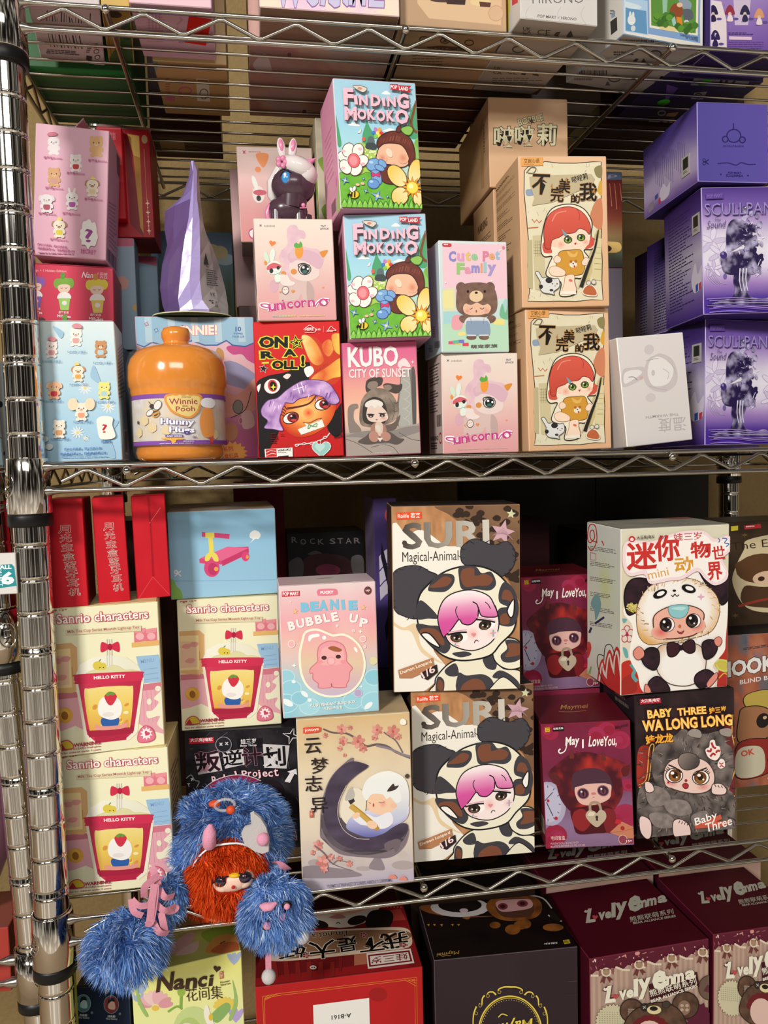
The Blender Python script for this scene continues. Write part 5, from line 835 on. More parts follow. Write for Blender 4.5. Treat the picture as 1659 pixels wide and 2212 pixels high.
def art_mokoko(face):
    p = face('front', [(800, 62), (1393, 55), (1440, 945), (850, 970)]); rg = random.Random(8)
    p.fld(lambda u, v: ramp(v * 1.2, 'a0cce0', 'a4d0e2', '9cd0e4', 'a8d8e4', 'b8dcd4', 'c8dcc0'), 2, 12)
    for x, y, r in ((950, 375, 40), (1180, 140, 30), (1210, 400, 50)): p.f('ecf0ec', [x - r, y + 8, x - r * .5, y - 8, x, y - 16, x + r * .6, y - 8, x + r, y + 8])
    for q in ([1010, 450, 1030, 380, 1040, 340, 1060, 380, 1095, 450, 1080, 540, 1020, 540], [1340, 330, 1360, 250, 1400, 200, 1420, 420, 1350, 440], [815, 300, 835, 380, 860, 520, 830, 520]): p.f('4aa070', q)
    p.l('7a4a2c', (16, 22), [1398, 180, 1378, 260, 1362, 340, 1385, 390, 1420, 400]); p.f('7a4a2c', [1385, 565, 1410, 570, 1425, 600, 1400, 600]); p.f('8ac060', [1360, 560, 1400, 440, 1430, 500, 1430, 620]); p.f('74b048', [1385, 470, 1420, 450, 1428, 540])
    p.f('a8cc58', [960, 520, 990, 498, 1040, 510, 1100, 540, 1140, 560, 1160, 700, 960, 720, 940, 560]); 
    for k in range(40): p.e(rg.choice(['f2f0d8', 'e8ec90', 'd0e08c']), rg.uniform(985, 1110), rg.uniform(535, 600), rg.uniform(4, 9))
    p.e('5a6a6c', 1070, 490, 26, 40); p.f('3a4648', [1040, 500, 1100, 500, 1105, 540, 1035, 540]); p.e('d86048', 1018, 474, 13, 16); p.f('f2e4dc', [975, 435, 990, 415, 1000, 405, 995, 430])
    for k, c in enumerate(('d83c3c', 'e8d848', '8ac84c', '4a78c8', 'c878c0', 'e8a03c')): a = math.radians(k * 60); p.e(c, 1118 + 26 * math.cos(a), 425 + 26 * math.sin(a), 17, 13, -k * 60)
    p.e('f0e070', 1118, 425, 13)
    # grass
    gr = lambda x, y: mixc('5aa82c', '7cc040', fbm(x * .02, y * .03))
    p.f(gr, [840, 740, 880, 725, 910, 715, 950, 735, 1000, 725, 1050, 705, 1130, 740, 1200, 760, 1440, 790, 1450, 980, 840, 980], ol='3a7a20', ow=4)
    # an acorn lying in the meadow
    p.f('e8b898', [1110, 640, 1115, 560, 1150, 500, 1230, 470, 1320, 490, 1350, 540, 1345, 620, 1290, 655, 1200, 640], ol='3a1c16', ow=6)
    p.f(lambda x, y: mixc('5c2820', '743428', fbm(x * .03, y * .03)), [1120, 530, 1115, 480, 1160, 430, 1230, 405, 1300, 410, 1360, 460, 1385, 540, 1380, 610, 1345, 650, 1335, 560, 1290, 500, 1220, 490, 1160, 500], ol='3a1c16', ow=7)
    for k in range(26): x = rg.uniform(1150, 1360); p.l('8a4a38', 4, [x, 432 + abs(x - 1250) * .35, x - 10, 470 + abs(x - 1250) * .25]); 
    p.f('64302a', [1250, 405, 1262, 370, 1285, 368, 1280, 408], ol='3a1c16', ow=5); p.f('8abc58', [1285, 385, 1340, 362, 1372, 385, 1350, 425, 1310, 420], ol='3a5a20', ow=5); p.halo('d88468', 'e8b898', 1300, 590, 40); p.halo('d88468', 'e8b898', 1150, 600, 34); p.e('f4d4bc', 1200, 560, 22, 34, 30)
    p.f('6a3028', [1140, 690, 1180, 650, 1260, 650, 1290, 700, 1280, 760, 1210, 780, 1150, 760], ol='3a1c16', ow=6)
    for x, y, a, b, r in ((1085, 650, 52, 42, 30), (1150, 640, 34, 24, -40), (1130, 670, 36, 20, -20)): p.e('7aa8d8', x, y, a, b, r, '3a5a94', 5)
    p.f('7aa8d8', [1070, 700, 1120, 690, 1140, 730, 1140, 780, 1090, 790], ol='3a5a94', ow=5); p.e('6a98d4', 1085, 785, 42, 34, 0, '3a5a94', 5); p.e('b0d0ec', 1070, 770, 14, 9); p.e('b0d0ec', 1070, 636, 16, 10); p.f('d03c74', [1075, 705, 1100, 715, 1128, 702, 1130, 735, 1100, 728, 1078, 738], ol='8a1c48', ow=3)
    # flowers
    for x, y, a in ((880, 610, -10), (905, 560, 0), (975, 560, 10), (1000, 630, 30), (960, 690, 50), (885, 680, 120)): p.e('f4efe6', x, y, 52, 40, a + (60 if y < 600 else 0), '6a3a3c', 5)
    for x, y in ((870, 570), (990, 548), (1010, 650), (868, 690)): p.e('e8bcc4', x, y, 16, 10)
    p.e('f4f0ea', 945, 628, 52); p.e('e86a74', 945, 632, 44, 50, 0, '8a2a34', 4); p.e('f0949a', 942, 632, 28, 34)
    for x, y, rx, ry, r in ((1255, 720, 60, 85, 40), (1385, 680, 48, 90, -14), (1275, 860, 66, 60, 50), (1420, 870, 50, 60, 0)): p.e(lambda a, b: mixc('f8ecc0', 'ecc85c', math.hypot((a - 1365) / 190, (b - 795) / 190) * 1.0), x, y, rx, ry, r, '5a3c14', 6)
    p.star('e0982c', 1365, 795, 80, 42, 12, 0, '8a5418', 4); p.e('f2dc54', 1365, 795, 40, 40); p.e('f8f0a8', 1355, 785, 18)
    for x, y, r in ((880, 775, 34), (1112, 870, 50), (1012, 755, 14), (1030, 840, 22), (1185, 870, 16)): p.star('8ab4dc', x, y, r, r * .3, 4, 20, '3a5a94', 3); p.e('f0e070', x, y, r * .18)
    p.e('e8c82c', 945, 870, 36, 28, 10, '2a2014', 4); p.l('201810', 11, [930, 850, 926, 890]); p.l('201810', 11, [950, 848, 948, 892]); p.e('e8ecec', 925, 838, 12, 20, 30, '5a5a5a', 3); p.e('e8ecec', 945, 830, 12, 20, -20, '5a5a5a', 3); p.e('201810', 910, 880, 14, 14)
    for x, y in ((970, 800), (1005, 790)): p.e('e8b8a0', x, y, 14, 10)
    for k in range(17):
        x = 840 + k * 37; h = 62 if k % 4 == 2 else 38; p.f('84c44c', [x - 22, 985, x - 20, 940, x - 2, 928 - h + 16, x + 16, 936, x + 24, 985], ol='2a6a1c', ow=4); p.l('a8dc6c', 7, [x - 8, 936, x, 918])
    for ch, x, y, w, H in (('F', 872, 252, 74, 118), ('I', 950, 246, 24, 66), ('N', 984, 248, 62, 74), ('D', 1066, 248, 72, 82), ('I', 1150, 244, 22, 60), ('N', 1184, 244, 62, 74), ('G', 1254, 252, 86, 106), ('M', 878, 358, 90, 94), ('O', 970, 350, 66, 76), ('K', 1042, 346, 58, 76), ('O', 1104, 352, 66, 78), ('K', 1178, 348, 60, 80), ('O', 1240, 360, 98, 104)): p.t('5a2c34', ch, x + 5, y + 6, x + w + 5, y + 4, H, .1); p.t('e8bccc', ch, x, y, x + w, y - 2, H, .08)
    p.f('d8ccc0', [940, 118, 985, 112, 1040, 128, 1015, 158, 985, 150, 955, 135], ol='4a3a38', ow=4); p.e('c88c74', 988, 132, 16, 10)
    p.p('c02034', [1203, 86, 1260, 84, 1262, 126, 1206, 124]); p.p('c02034', [1264, 90, 1358, 88, 1340, 110, 1355, 134, 1266, 130]); p.t('fbf4f0', 'POP', 1208, 118, 1254, 118, 26, .04); p.t('fbf4f0', 'LAND', 1268, 124, 1334, 124, 26, .04)
    q = face('left', [(0, 0), (100, 0), (100, 100), (0, 100)]); q.fld(lambda u, v: mixc('dc94b4', 'e4a0bc', u), 2, 2); q.p('b8d8e4', [93, 0, 100, 0, 100, 45, 97, 30]); q.f('9ccc6c', [80, 92, 88, 84, 96, 80, 100, 78, 100, 100, 78, 100]); q.e('d06890', 84, 76, 3, 4); q.code('4a3a44', 40, 86, 70, 96); q.bars('cc7ca0', 20, 30, 75, 70, 8, 2, .3)
    q = face('bottom'); q.fld(lambda u, v: mixc('c08ca8', 'c894b0', u), 2, 2); q.e('7a4a5c', 50, 92, 5, 5)
def art_cutepet(face):
    p = face('front', [(138, 637), (562, 648), (590, 1340), (158, 1342)])
    p.fld(lambda u, v: mixc('d4e2e2', 'c0dad8', v), 2, 2)
    p.f('ecc8d4', [162, 655, 555, 662, 572, 1000, 170, 1000], 0); p.f('d8dcb8', [160, 940, 240, 930, 250, 1090, 166, 1080], 0); p.f('e8e0a0', [165, 950, 230, 945, 235, 1060, 168, 1060], 0); p.f('a8d0d0', [540, 1040, 565, 1000, 580, 1080, 580, 1130, 530, 1130]); p.f('b8dcc0', [165, 1150, 300, 1130, 580, 1120, 588, 1330, 172, 1330], 0); p.f('a8d4d8', [168, 1080, 300, 1078, 300, 1150, 168, 1160], 0); p.f('78b890', [525, 1110, 540, 1030, 560, 1090, 575, 1040, 582, 1130])
    p.f('e8a4ac', [225, 1190, 225, 1120, 255, 1100, 290, 1120, 285, 1190]); p.f('e8dc8c', [480, 1150, 490, 1130, 550, 1130, 555, 1165, 540, 1165, 500, 1165])
    for c, x, y in (('d8607c', 200, 1270), ('e8c84c', 240, 1272), ('7a78c8', 262, 1262), ('6ab8a0', 228, 1266), ('d84c5c', 290, 1282)): p.p(c, [x, y, x + 38, y - 2, x + 40, y + 20, x, y + 20])
    p.e('ecdc90', 285, 1222, 26, 14)
    for ch, x, y, w, H, c in (('C', 202, 770, 46, 66, '8c88c8'), ('u', 254, 768, 46, 50, 'd8a0c0'), ('t', 306, 766, 34, 62, 'e0c078'), ('e', 342, 762, 42, 42, '98c898'), ('P', 414, 768, 40, 64, 'd884a0'), ('e', 452, 758, 38, 40, 'e0a878'), ('t', 492, 758, 28, 58, '98bcd8'), ('F', 252, 848, 50, 72, '98c878'), ('a', 302, 846, 40, 44, 'e09ab0'), ('m', 344, 838, 52, 46, '9490cc'), ('i', 400, 838, 14, 60, 'e8a070'), ('l', 420, 838, 18, 66, '9cc8d0'), ('y', 444, 858, 54, 70, 'a898d0')): p.t(c, ch, x, y, x + w, y, H, .08)
    br = lambda x, y: mixc('6a5048', '8a6c5c', fbm(x * .03, y * .03))
    for x in (280, 460): p.e(br, x, 930, 32, 34); p.e('c8a888', x + (8 if x < 300 else -8), 940, 18, 20)
    p.f(br, [248, 1000, 260, 935, 310, 905, 375, 898, 440, 905, 490, 940, 508, 1010, 500, 1080, 450, 1110, 375, 1125, 300, 1105, 255, 1070]); p.f('e8bca0', [292, 1060, 310, 1030, 375, 1025, 440, 1030, 468, 1055, 450, 1090, 375, 1105, 310, 1095]); p.f(br, [300, 1020, 340, 1040, 380, 1025, 420, 1042, 460, 1020, 440, 1010, 330, 1010])
    p.e('e4c8a0', 375, 985, 44, 36, 0); p.e('2a201c', 375, 963, 10, 7); p.e('2a201c', 322, 955, 8, 9); p.e('2a201c', 428, 955, 8, 9); [p.l('5a3430', 4, [x - 14, 1058, x, 1066, x + 14, 1058]) for x in (338, 412)]; p.e('b85448', 376, 1080, 5, 9); p.halo('e09488', 'e8bca0', 320, 1078, 20); p.halo('e09488', 'e8bca0', 440, 1076, 20)
    p.e(br, 300, 1130, 34, 24, -20); p.e(br, 468, 1130, 32, 24, 20); p.f('d8dce0', [315, 1125, 375, 1115, 445, 1125, 450, 1170, 312, 1170]); p.f('8ca0b8', [312, 1150, 340, 1140, 420, 1140, 455, 1150, 460, 1232, 390, 1236, 385, 1225, 378, 1236, 318, 1232]); p.l('7088a4', 3, [340, 1125, 345, 1160]); p.l('7088a4', 3, [425, 1125, 420, 1160]); p.e(br, 345, 1245, 32, 16); p.e(br, 425, 1245, 32, 16); p.p('d8dce0', [318, 1228, 375, 1230, 375, 1238, 320, 1238]); p.p('d8dce0', [392, 1230, 455, 1228, 455, 1236, 392, 1238])
    p.f('d04048', [162, 664, 168, 657, 212, 658, 218, 666, 212, 676, 168, 675]); p.bars('f4e0e0', 172, 662, 210, 672, 1); p.e('d8848c', 542, 684, 9); p.t('6a5c5c', '萌宠家族', 342, 1318, 512, 1312, 24, .03)
    for x, y in ((520, 700), (180, 900), (470, 890)): p.star('f8f4ec', x, y, 9, 3, 4)
    q = face('left', [(85, 665), (138, 637), (158, 1342), (60, 1420)]); q.fld(lambda u, v: mixc('a8c4d0', 'c4dce0', u), 2, 2); q.code('3a3438', 120, 1215, 146, 1285); q.bars('9c5c6c', 110, 1080, 126, 1180, 6, 2); q.bars('5a6a70', 90, 1250, 115, 1330, 6, 3)
def art_buwan(face):
    p = face('front', [(638, 105), (1195, 103), (1213, 1045), (668, 1060)]); rg = random.Random(14)
    p.fld(lambda u, v: mixc('e0b894', 'd8ac84', v), 2, 2)
    p.f(lambda x, y: mixc('d8d0b0', 'e0d8bc', fbm(x * .02, y * .02)), [678, 200, 700, 175, 790, 150, 805, 140, 900, 150, 1000, 150, 1110, 140, 1162, 140, 1165, 300, 1158, 420, 1166, 520, 1160, 640, 1168, 760, 1165, 900, 1172, 1010, 1100, 1008, 1000, 1020, 900, 1018, 800, 1022, 700, 1020, 712, 960, 700, 800, 705, 650, 690, 480, 676, 340], 0, ol='2a201a', ow=5)
    for q, c in (([1120, 180, 1165, 165, 1165, 240, 1130, 230], '8a8054'), ([1150, 270, 1165, 262, 1165, 350, 1140, 330], 'd0a040'), ([690, 320, 740, 318, 745, 350, 695, 358], '8c9cb0'), ([1120, 400, 1165, 380, 1165, 560, 1110, 540, 1090, 490], 'c8805c'), ([1120, 600, 1160, 580, 1140, 700, 1080, 900, 1060, 840], 'c8b880')): p.f(c, q)
    for k in range(30): x = rg.uniform(690, 1150); y = rg.choice([rg.uniform(430, 470), rg.uniform(960, 1010), rg.uniform(150, 200)]); p.l('a89c7c', 2, [x, y, x + rg.uniform(-10, 10), y + rg.uniform(8, 26)], 0)
    p.l('c8683c', 5, [725, 505, 740, 525, 755, 508, 770, 528, 785, 512], 0); p.l('c8683c', 5, [700, 562, 765, 556], 0); p.l('6a5a44', 6, [690, 215, 720, 180, 750, 185, 735, 215, 700, 215])
    p.p('c8bc94', [730, 610, 800, 605, 810, 960, 745, 945]); p.p('b8ac84', [695, 640, 725, 635, 730, 945, 700, 935]); p.p('d4c89c', [1110, 620, 1162, 625, 1160, 890, 1100, 880])
    for k in range(5): p.l('8a8060', 2, [735, 650 + k * 18, 805, 648 + k * 18], 0); p.l('8a8060', 2, [745 + k * 14, 640, 748 + k * 14, 740], 0); p.l('8a8060', 2, [1115, 680 + k * 34, 1158, 682 + k * 34], 0)
    p.p('bcae8c', [708, 240, 800, 230, 1100, 220, 1120, 250, 1100, 290, 850, 400, 725, 420, 740, 370, 715, 300]); p.p('e0a058', [655, 118, 792, 114, 794, 166, 657, 174]); p.t('4a3420', '艾妮心语', 674, 156, 772, 152, 30, .02); p.bars('6a4c30', 672, 160, 770, 165, 1)
    for ch, x, y, s, H in (('不', 722, 350, 116, 130), ('完', 838, 396, 84, 96), ('美', 888, 340, 76, 92), ('的', 968, 400, 56, 54), ('我', 1020, 388, 112, 116)): p.t('1c1612', ch, x, y, x + s, y + 4, H, .045, 'b88448', .05)
    p.t('1c1612', '啵啵莉', 980, 278, 1080, 250, 40, .03, 'a89c80', .03)
    for x, y in ((840, 300), (930, 260), (1105, 330)): p.p('b08040', [x, y, x + 12, y - 20, x + 16, y + 18])
    # the girl
    p.f('e8e0c8', [780, 690, 800, 540, 850, 440, 960, 410, 1050, 440, 1100, 520, 1095, 610, 1130, 640, 1105, 690, 1050, 700, 1090, 770, 1040, 870, 990, 880, 1000, 970, 900, 985, 905, 900, 815, 860, 830, 790, 850, 740, 800, 740], ol='2a1e18', ow=6)
    p.f('cc5444', [790, 665, 815, 640, 830, 660, 850, 715, 800, 715]); p.f('cc5444', [1050, 670, 1085, 640, 1090, 610, 1120, 640, 1100, 680, 1060, 690])
    p.f('f0d4bc', [850, 620, 900, 560, 1000, 580, 1060, 570, 1080, 640, 1050, 690, 970, 700, 890, 680]); p.e('ecc8b0', 868, 655, 22, 26); p.halo('e4a088', 'f0d4bc', 905, 665, 30); p.halo('e4a088', 'f0d4bc', 1060, 648, 24)
    p.f(lambda x, y: mixc('d45c4a', 'c04838', (y - 450) / 230), [800, 640, 800, 560, 830, 480, 900, 435, 980, 430, 1050, 470, 1090, 540, 1085, 600, 1060, 575, 1020, 565, 990, 590, 930, 600, 895, 620, 850, 640, 840, 690, 810, 690], ol='6a2820', ow=4); p.l('a83c30', 4, [1000, 435, 1022, 470, 1020, 510]); p.l('e48a78', 7, [850, 520, 880, 470, 940, 455])
    p.p('6aa0a8', [908, 565, 945, 600, 928, 614]); 
    for x, y in ((950, 635), (1032, 620)): p.e('4a6a2c', x, y, 25, 21, 0, '3a2a1c', 4); p.e('88a84c', x, y + 6, 18, 12); p.e('1c2814', x, y - 1, 9, 13); p.e('f4f4e8', x - 8, y - 8, 5)
    p.l('5a2c20', 5, [930, 612, 955, 608]); p.p('a83430', [988, 655, 1005, 652, 996, 668])
    p.f('cc9434', [880, 760, 900, 710, 960, 700, 1030, 700, 1050, 760, 1050, 830, 1020, 855, 930, 855, 880, 820], ol='6a4818', ow=4); p.f('dcb060', [945, 705, 985, 725, 1010, 705, 1000, 740, 960, 740]); p.e('e8dcc8', 982, 790, 24, 20); p.e('a86c38', 968, 772, 9, 10); p.e('a86c38', 998, 770, 9, 10); p.e('1c1410', 982, 785, 5, 4); p.e('c83c34', 990, 802, 6, 7)
    for q in ([860, 755, 880, 735, 905, 750, 900, 775, 870, 780], [1035, 775, 1060, 745, 1085, 765, 1075, 790, 1045, 795]): p.f('f0d4bc', q, ol='a87858', ow=3)
    p.f('f0d4bc', [830, 820, 870, 800, 930, 830, 920, 862, 850, 860], ol='a87858', ow=3); p.f('f0d4bc', [935, 862, 985, 855, 990, 900, 998, 960, 915, 965, 925, 910], ol='a87858', ow=3); p.e('d86c5c', 965, 890, 13, 8, -20); p.p('ece4d4', [910, 958, 998, 955, 1000, 975, 905, 978])
    p.l('2a2420', (6, 26), [1140, 570, 1120, 680, 1080, 790, 1030, 930]); p.l('c8bca0', 5, [1125, 590, 1108, 690, 1060, 810, 1012, 940])
    p.f('d8d8d4', [745, 845, 765, 838, 790, 875, 820, 870, 860, 880, 890, 880, 895, 930, 860, 960, 865, 980, 840, 975, 790, 965, 770, 930, 775, 900], ol='4a4644', ow=4); p.e('2a2628', 830, 890, 22, 18); p.e('2a2628', 780, 930, 12, 14); p.e('3a3638', 845, 952, 12, 8); p.e('1c1818', 850, 912, 4); p.e('1c1818', 880, 912, 4); p.e('c87868', 868, 925, 5, 3)
    p.f('b8643c', [1040, 960, 1060, 925, 1100, 920, 1130, 960, 1120, 985, 1060, 980], ol='e8e0d0', ow=6); p.e('d8d0c0', 1078, 905, 14, 14, 0, '4a4040', 3); p.e('d8d0c0', 1110, 900, 14, 14, 0, '4a4040', 3)
    q = face('left', [(492, 290), (638, 105), (668, 1060), (600, 1100)]); q.fld(lambda u, v: mixc('cca478', 'd8b088', u), 2, 2); q.t('4a3828', '▲WARNING', 505, 390, 590, 280, 26, .06, ) if 0 else q.t('4a3828', 'WARNING', 512, 385, 588, 288, 24, .05)
    for k in range(9): y = 420 + k * 68; q.bars('5a4430', 510 + k * 9, y, 630, y + 40, 3, k, .3, .5, -1.05 + k * .12)
def art_bobble(face):
    p = face('front', [(0, 553), (450, 567), (458, 1090), (8, 1080)]); p.fld(lambda u, v: mixc('d8b490', 'd0a880', v), 2, 2)
    for ch, x, y, s, H in (('啵', 30, 846, 120, 122), ('啵', 150, 838, 112, 118), ('莉', 276, 838, 112, 128)): p.t('dcd8b0', ch, x, y, x + s, y + 2, H, .045, '1c1814', .06)
    p.t('dcd8b0', 'BOBBLE', 175, 724, 316, 690, 40, .04, '1c1814', .07); p.star('5a4a38', 245, 695, 22, 8, 6)
    q = face('left', [(0, 0), (100, 0), (100, 100), (0, 100)]); q.fld(lambda u, v: mixc('bc9468', 'cca47c', u), 2, 2); q.t('4a3828', 'WARNING', 88, 55, 88.1, 22, 6, .05); q.p('b48c60', [74, 18, 84, 12, 84, 92, 74, 90])
def art_zoop(face):
    p = face('front'); p.fld(lambda u, v: ramp(v, '8c3428', '7a2c24', '6a2820', '7a3c28', '8a7048', '5a6048', '4a4c50'), 3, 12); p.p('7a90b8', [0, 0, 100, 0, 100, 8, 0, 9]); p.t('dce0ec', 'Zoop', 15, 8, 92, 7, 5.5, .02, sh=.3)
    for k in range(14): p.l('c8745c', 1.2, [8 * k, 12, 8 * k + 3, 30 + 3 * (k % 4)], 0)
    p.l('d8b0a0', 1.5, [40, 34, 60, 30, 75, 38, 60, 42, 45, 38]); p.e('7a2c24', 52, 38, 14, 4, 0, 'c8a090', 1); p.f('d8b46c', [20, 72, 40, 66, 70, 72, 95, 74, 90, 84, 30, 82]); p.l('141414', 5, [10, 40, 30, 50], 0); p.e('3a2018', 40, 78, 12, 4); p.e('3a2018', 70, 80, 12, 4)
def art_warm(face):
    p = face('front', [(215, 1185), (658, 1165), (738, 1870), (300, 1912)]); p.fld(lambda u, v: mixc('d8d2d0', 'd0cac8', v), 2, 2); s1, s2 = 'c4bcbc', 'dedad8'
    p.e('c8c0c0', 435, 1270, 33, 33); p.e('c8c0c0', 452, 1588, 34, 30); p.f(s1, [425, 1340, 470, 1310, 520, 1300, 590, 1340, 625, 1420, 620, 1500, 560, 1550, 480, 1545, 420, 1500, 400, 1430]); p.f(s2, [440, 1350, 500, 1320, 580, 1370, 600, 1430, 560, 1500, 470, 1510, 430, 1440]); p.e(s1, 465, 1425, 12, 20); p.l('a8a0a0', 4, [415, 1345, 460, 1335, 500, 1330]); p.l('b4acac', 4, [440, 1510, 500, 1530, 560, 1540])
    p.f(s1, [262, 1400, 330, 1385, 400, 1385, 410, 1440, 360, 1480, 262, 1510]); p.f(s2, [275, 1420, 350, 1400, 390, 1420, 340, 1460, 275, 1490]); p.l('8a8080', 5, [300, 1448, 335, 1448, 360, 1470]); p.e('c8aaaa', 385, 1455, 14, 12)
    for q in ([560, 1350, 600, 1390, 615, 1440], [530, 1400, 570, 1430, 560, 1470]): p.l('b4acac', 3, q)
    p.t('a8a0a2', 'THE WARMTH', 640, 1692, 420, 1708, 18, .02); p.t('b0a8aa', '温度', 688, 1718, 505, 1728, 92, -.005)
    q = face('left', [(0, 0), (100, 0), (100, 100), (0, 100)]); q.fld(lambda u, v: mixc('aca4a2', 'c4bcb8', u), 2, 2); q.bars('8a7e80', 30, 55, 45, 95, 9, 2)
def art_skull(face):
    p = face('front', [(805, 1065), (1400, 1062), (1405, 1890), (810, 1900)]); rg = random.Random(18)
    def bgc(u, v): return mixc(ramp(v, '4a3080', '6c52a0', 'a890c4', 'd8d0e0', 'dcd8e4', 'd4cce0', 'a080bc', '4c3090', '44289a'), '5a3c98', .5 * max(0, fbm(u * 3, v * 3) - .55))
    p.fld(bgc, 14, 30)
    for x, y, r, a in ((870, 1420, 80, 30), (920, 1500, 70, -20), (1310, 1480, 80, 10), (880, 1600, 50, 70), (1290, 1590, 60, -60)): 
        for k in range(5): p.e('c4b8d4' if k % 2 else 'd4cce0', x + r * .6 * math.cos(k * 1.25 + a), y + r * .6 * math.sin(k * 1.25 + a), r * .6, r * .22, -math.degrees(k * 1.25 + a), 'a898bc', 3)
    for k in range(5): p.l('b0a0c4', 3, [840, 1560, 830 + k * 20, 1640 + k * 10, 880 + k * 20, 1700])
    # glossy violet tree of poured glass
    gl = lambda x, y: mixc('241844', 'c8c0e4', max(0, fbm(x * .018, y * .014) * 1.9 - .72))
    p.f(gl, [850, 1850, 920, 1810, 990, 1790, 1010, 1740, 1000, 1680, 1020, 1600, 1100, 1590, 1110, 1650, 1085, 1720, 1100, 1780, 1180, 1800, 1250, 1790, 1300, 1820, 1330, 1850]); p.f(gl, [958, 1460, 960, 1350, 985, 1290, 1030, 1272, 1080, 1290, 1120, 1350, 1120, 1400, 1080, 1430, 1020, 1470, 970, 1490])
    p.f(gl, [920, 1530, 950, 1490, 1000, 1490, 1080, 1470, 1150, 1500, 1170, 1560, 1130, 1640, 1060, 1620, 1000, 1640, 940, 1620]); p.e('3c2c6c', 940, 1510, 22, 24); p.e('8c80b8', 934, 1500, 8); p.e('6a5c9c', 948, 1650, 12, 18)
    for k in range(46): x = rg.uniform(1040, 1180); y = rg.uniform(1200, 1640); p.f(gl, [x, y - 16, x + rg.uniform(12, 30), y + rg.uniform(-10, 6), x + 6, y + 22, x - rg.uniform(10, 26), y + 4])
    for k in range(50): x = rg.uniform(1030, 1190); y = rg.uniform(1190, 1640); p.l(rg.choice(['ece8f4', 'c4bce0', '3c2c6c', '8478b0']), (6, 2), [x, y, x + rg.uniform(-20, 20), y + rg.uniform(-16, 26)])
    for x in (1040, 1060, 1080): p.l('e4e0f0', (7, 3), [x, 1600, x - 4, 1680, x + 8, 1750])
    for k in range(9): y = 1800 + k * 11; p.l(rg.choice(['7c5cb0', '3a2480', '9c84c8']), 5, [820 + rg.uniform(0, 60), y, 1000, y + rg.uniform(-12, 12), 1200, y + 6, 1390, y + rg.uniform(-10, 10)])
    for o, c in ((4, '3c2870'), (0, '9484bc')): p.t(c, 'SCULLPANDA', 820 + o, 1252 + o, 1390 + o, 1244 + o, 78, .0 if o else -.008)
    p.t('5c4880', 'The', 878, 1292, 918, 1290, 24, -.01, sh=.3); p.t('5c4880', 'Sound', 832, 1338, 946, 1332, 48, -.005, sh=.2); p.p('5a3e90', [828, 1108, 940, 1104, 940, 1142, 828, 1146]); p.t('7a62a8', 'POP MART', 836, 1138, 932, 1134, 22, .02)
    q = face('left', [(0, 0), (100, 0), (100, 100), (0, 100)]); q.fld(lambda u, v: mixc(ramp(v, '2c1858', '4c3480', '8c7cb0', 'c8c0d4', 'b8acd0', '7c64a8', '4a2c8c'), '1c1040', .7 * (1 - u) * .6), 8, 14); q.bars('2c2050', 12, 10, 80, 90, 30, 6, .35, .5)
    q.f('d8d0e0', [72, 68, 82, 56, 88, 66, 98, 60, 96, 76, 84, 80, 76, 78]); q.p('3058a8', [82, 74, 88, 73, 88, 79, 82, 80]); q.p('c83c4c', [90, 74, 96, 73, 94, 79, 90, 79])
def art_purpletop(face):
    p = face('front', [(1228, 615), (1655, 635), (1660, 1088), (1243, 1088)]); p.fld(lambda u, v: mixc('4c4490', '584a9c', u), 4, 4)
    p.e('4f4593', 1455, 820, 42, 38, 0, '241c58', 7); p.e('4f4593', 1404, 840, 17, 17, 0, '241c58', 7); p.e('4f4593', 1506, 843, 17, 17, 0, '241c58', 7); p.l('241c58', 6, [1452, 745, 1454, 785], 0); p.t('2c2464', 'SCULLPANDA', 1392, 886, 1516, 886, 12, .03)
    p.l('1c1648', 6, [1270, 960, 1305, 988], 0); p.l('1c1648', 6, [1305, 960, 1270, 988], 0); p.e('4f4593', 1278, 964, 8, 8, 0, '1c1648', 4); p.e('4f4593', 1278, 984, 8, 8, 0, '1c1648', 4)
    p.l('2c2464', 6, [1360, 983, 1420, 978, 1470, 990, 1500, 975, 1540, 985, 1585, 983]); p.t('241c58', 'POP MART', 1422, 1040, 1500, 1040, 12, .05); p.t('241c58', 'SCULLPANDA', 1410, 1058, 1512, 1058, 14, .05); p.star('241c58', 1380, 1045, 7); p.star('241c58', 1540, 1049, 7)
    q = face('left', [(0, 0), (100, 0), (100, 100), (0, 100)]); q.fld(lambda u, v: ramp(v + .15 * (fbm(u * 3, v * 3) - .5), '483a8c', '5c4c98', '7c6cac', 'b4a8c8', 'b0a0c4', '6c509c'), 6, 12)
    for k in range(16): x = 24 + k * 3.6; q.l('5c5080', .7, [x, 30 + k % 4 * 3, x + 1, 62 + k % 5 * 4], 0)
    q.p('8c8490', [10, 84, 20, 82, 20, 94, 10, 96]); q.f('d0c8dc', [32, 80, 40, 70, 46, 78, 52, 74, 50, 90, 36, 92]); q.p('3c58a0', [23, 78, 29, 77, 29, 83, 23, 84]); q.p('c03848', [30, 86, 34, 85, 34, 92, 30, 93])
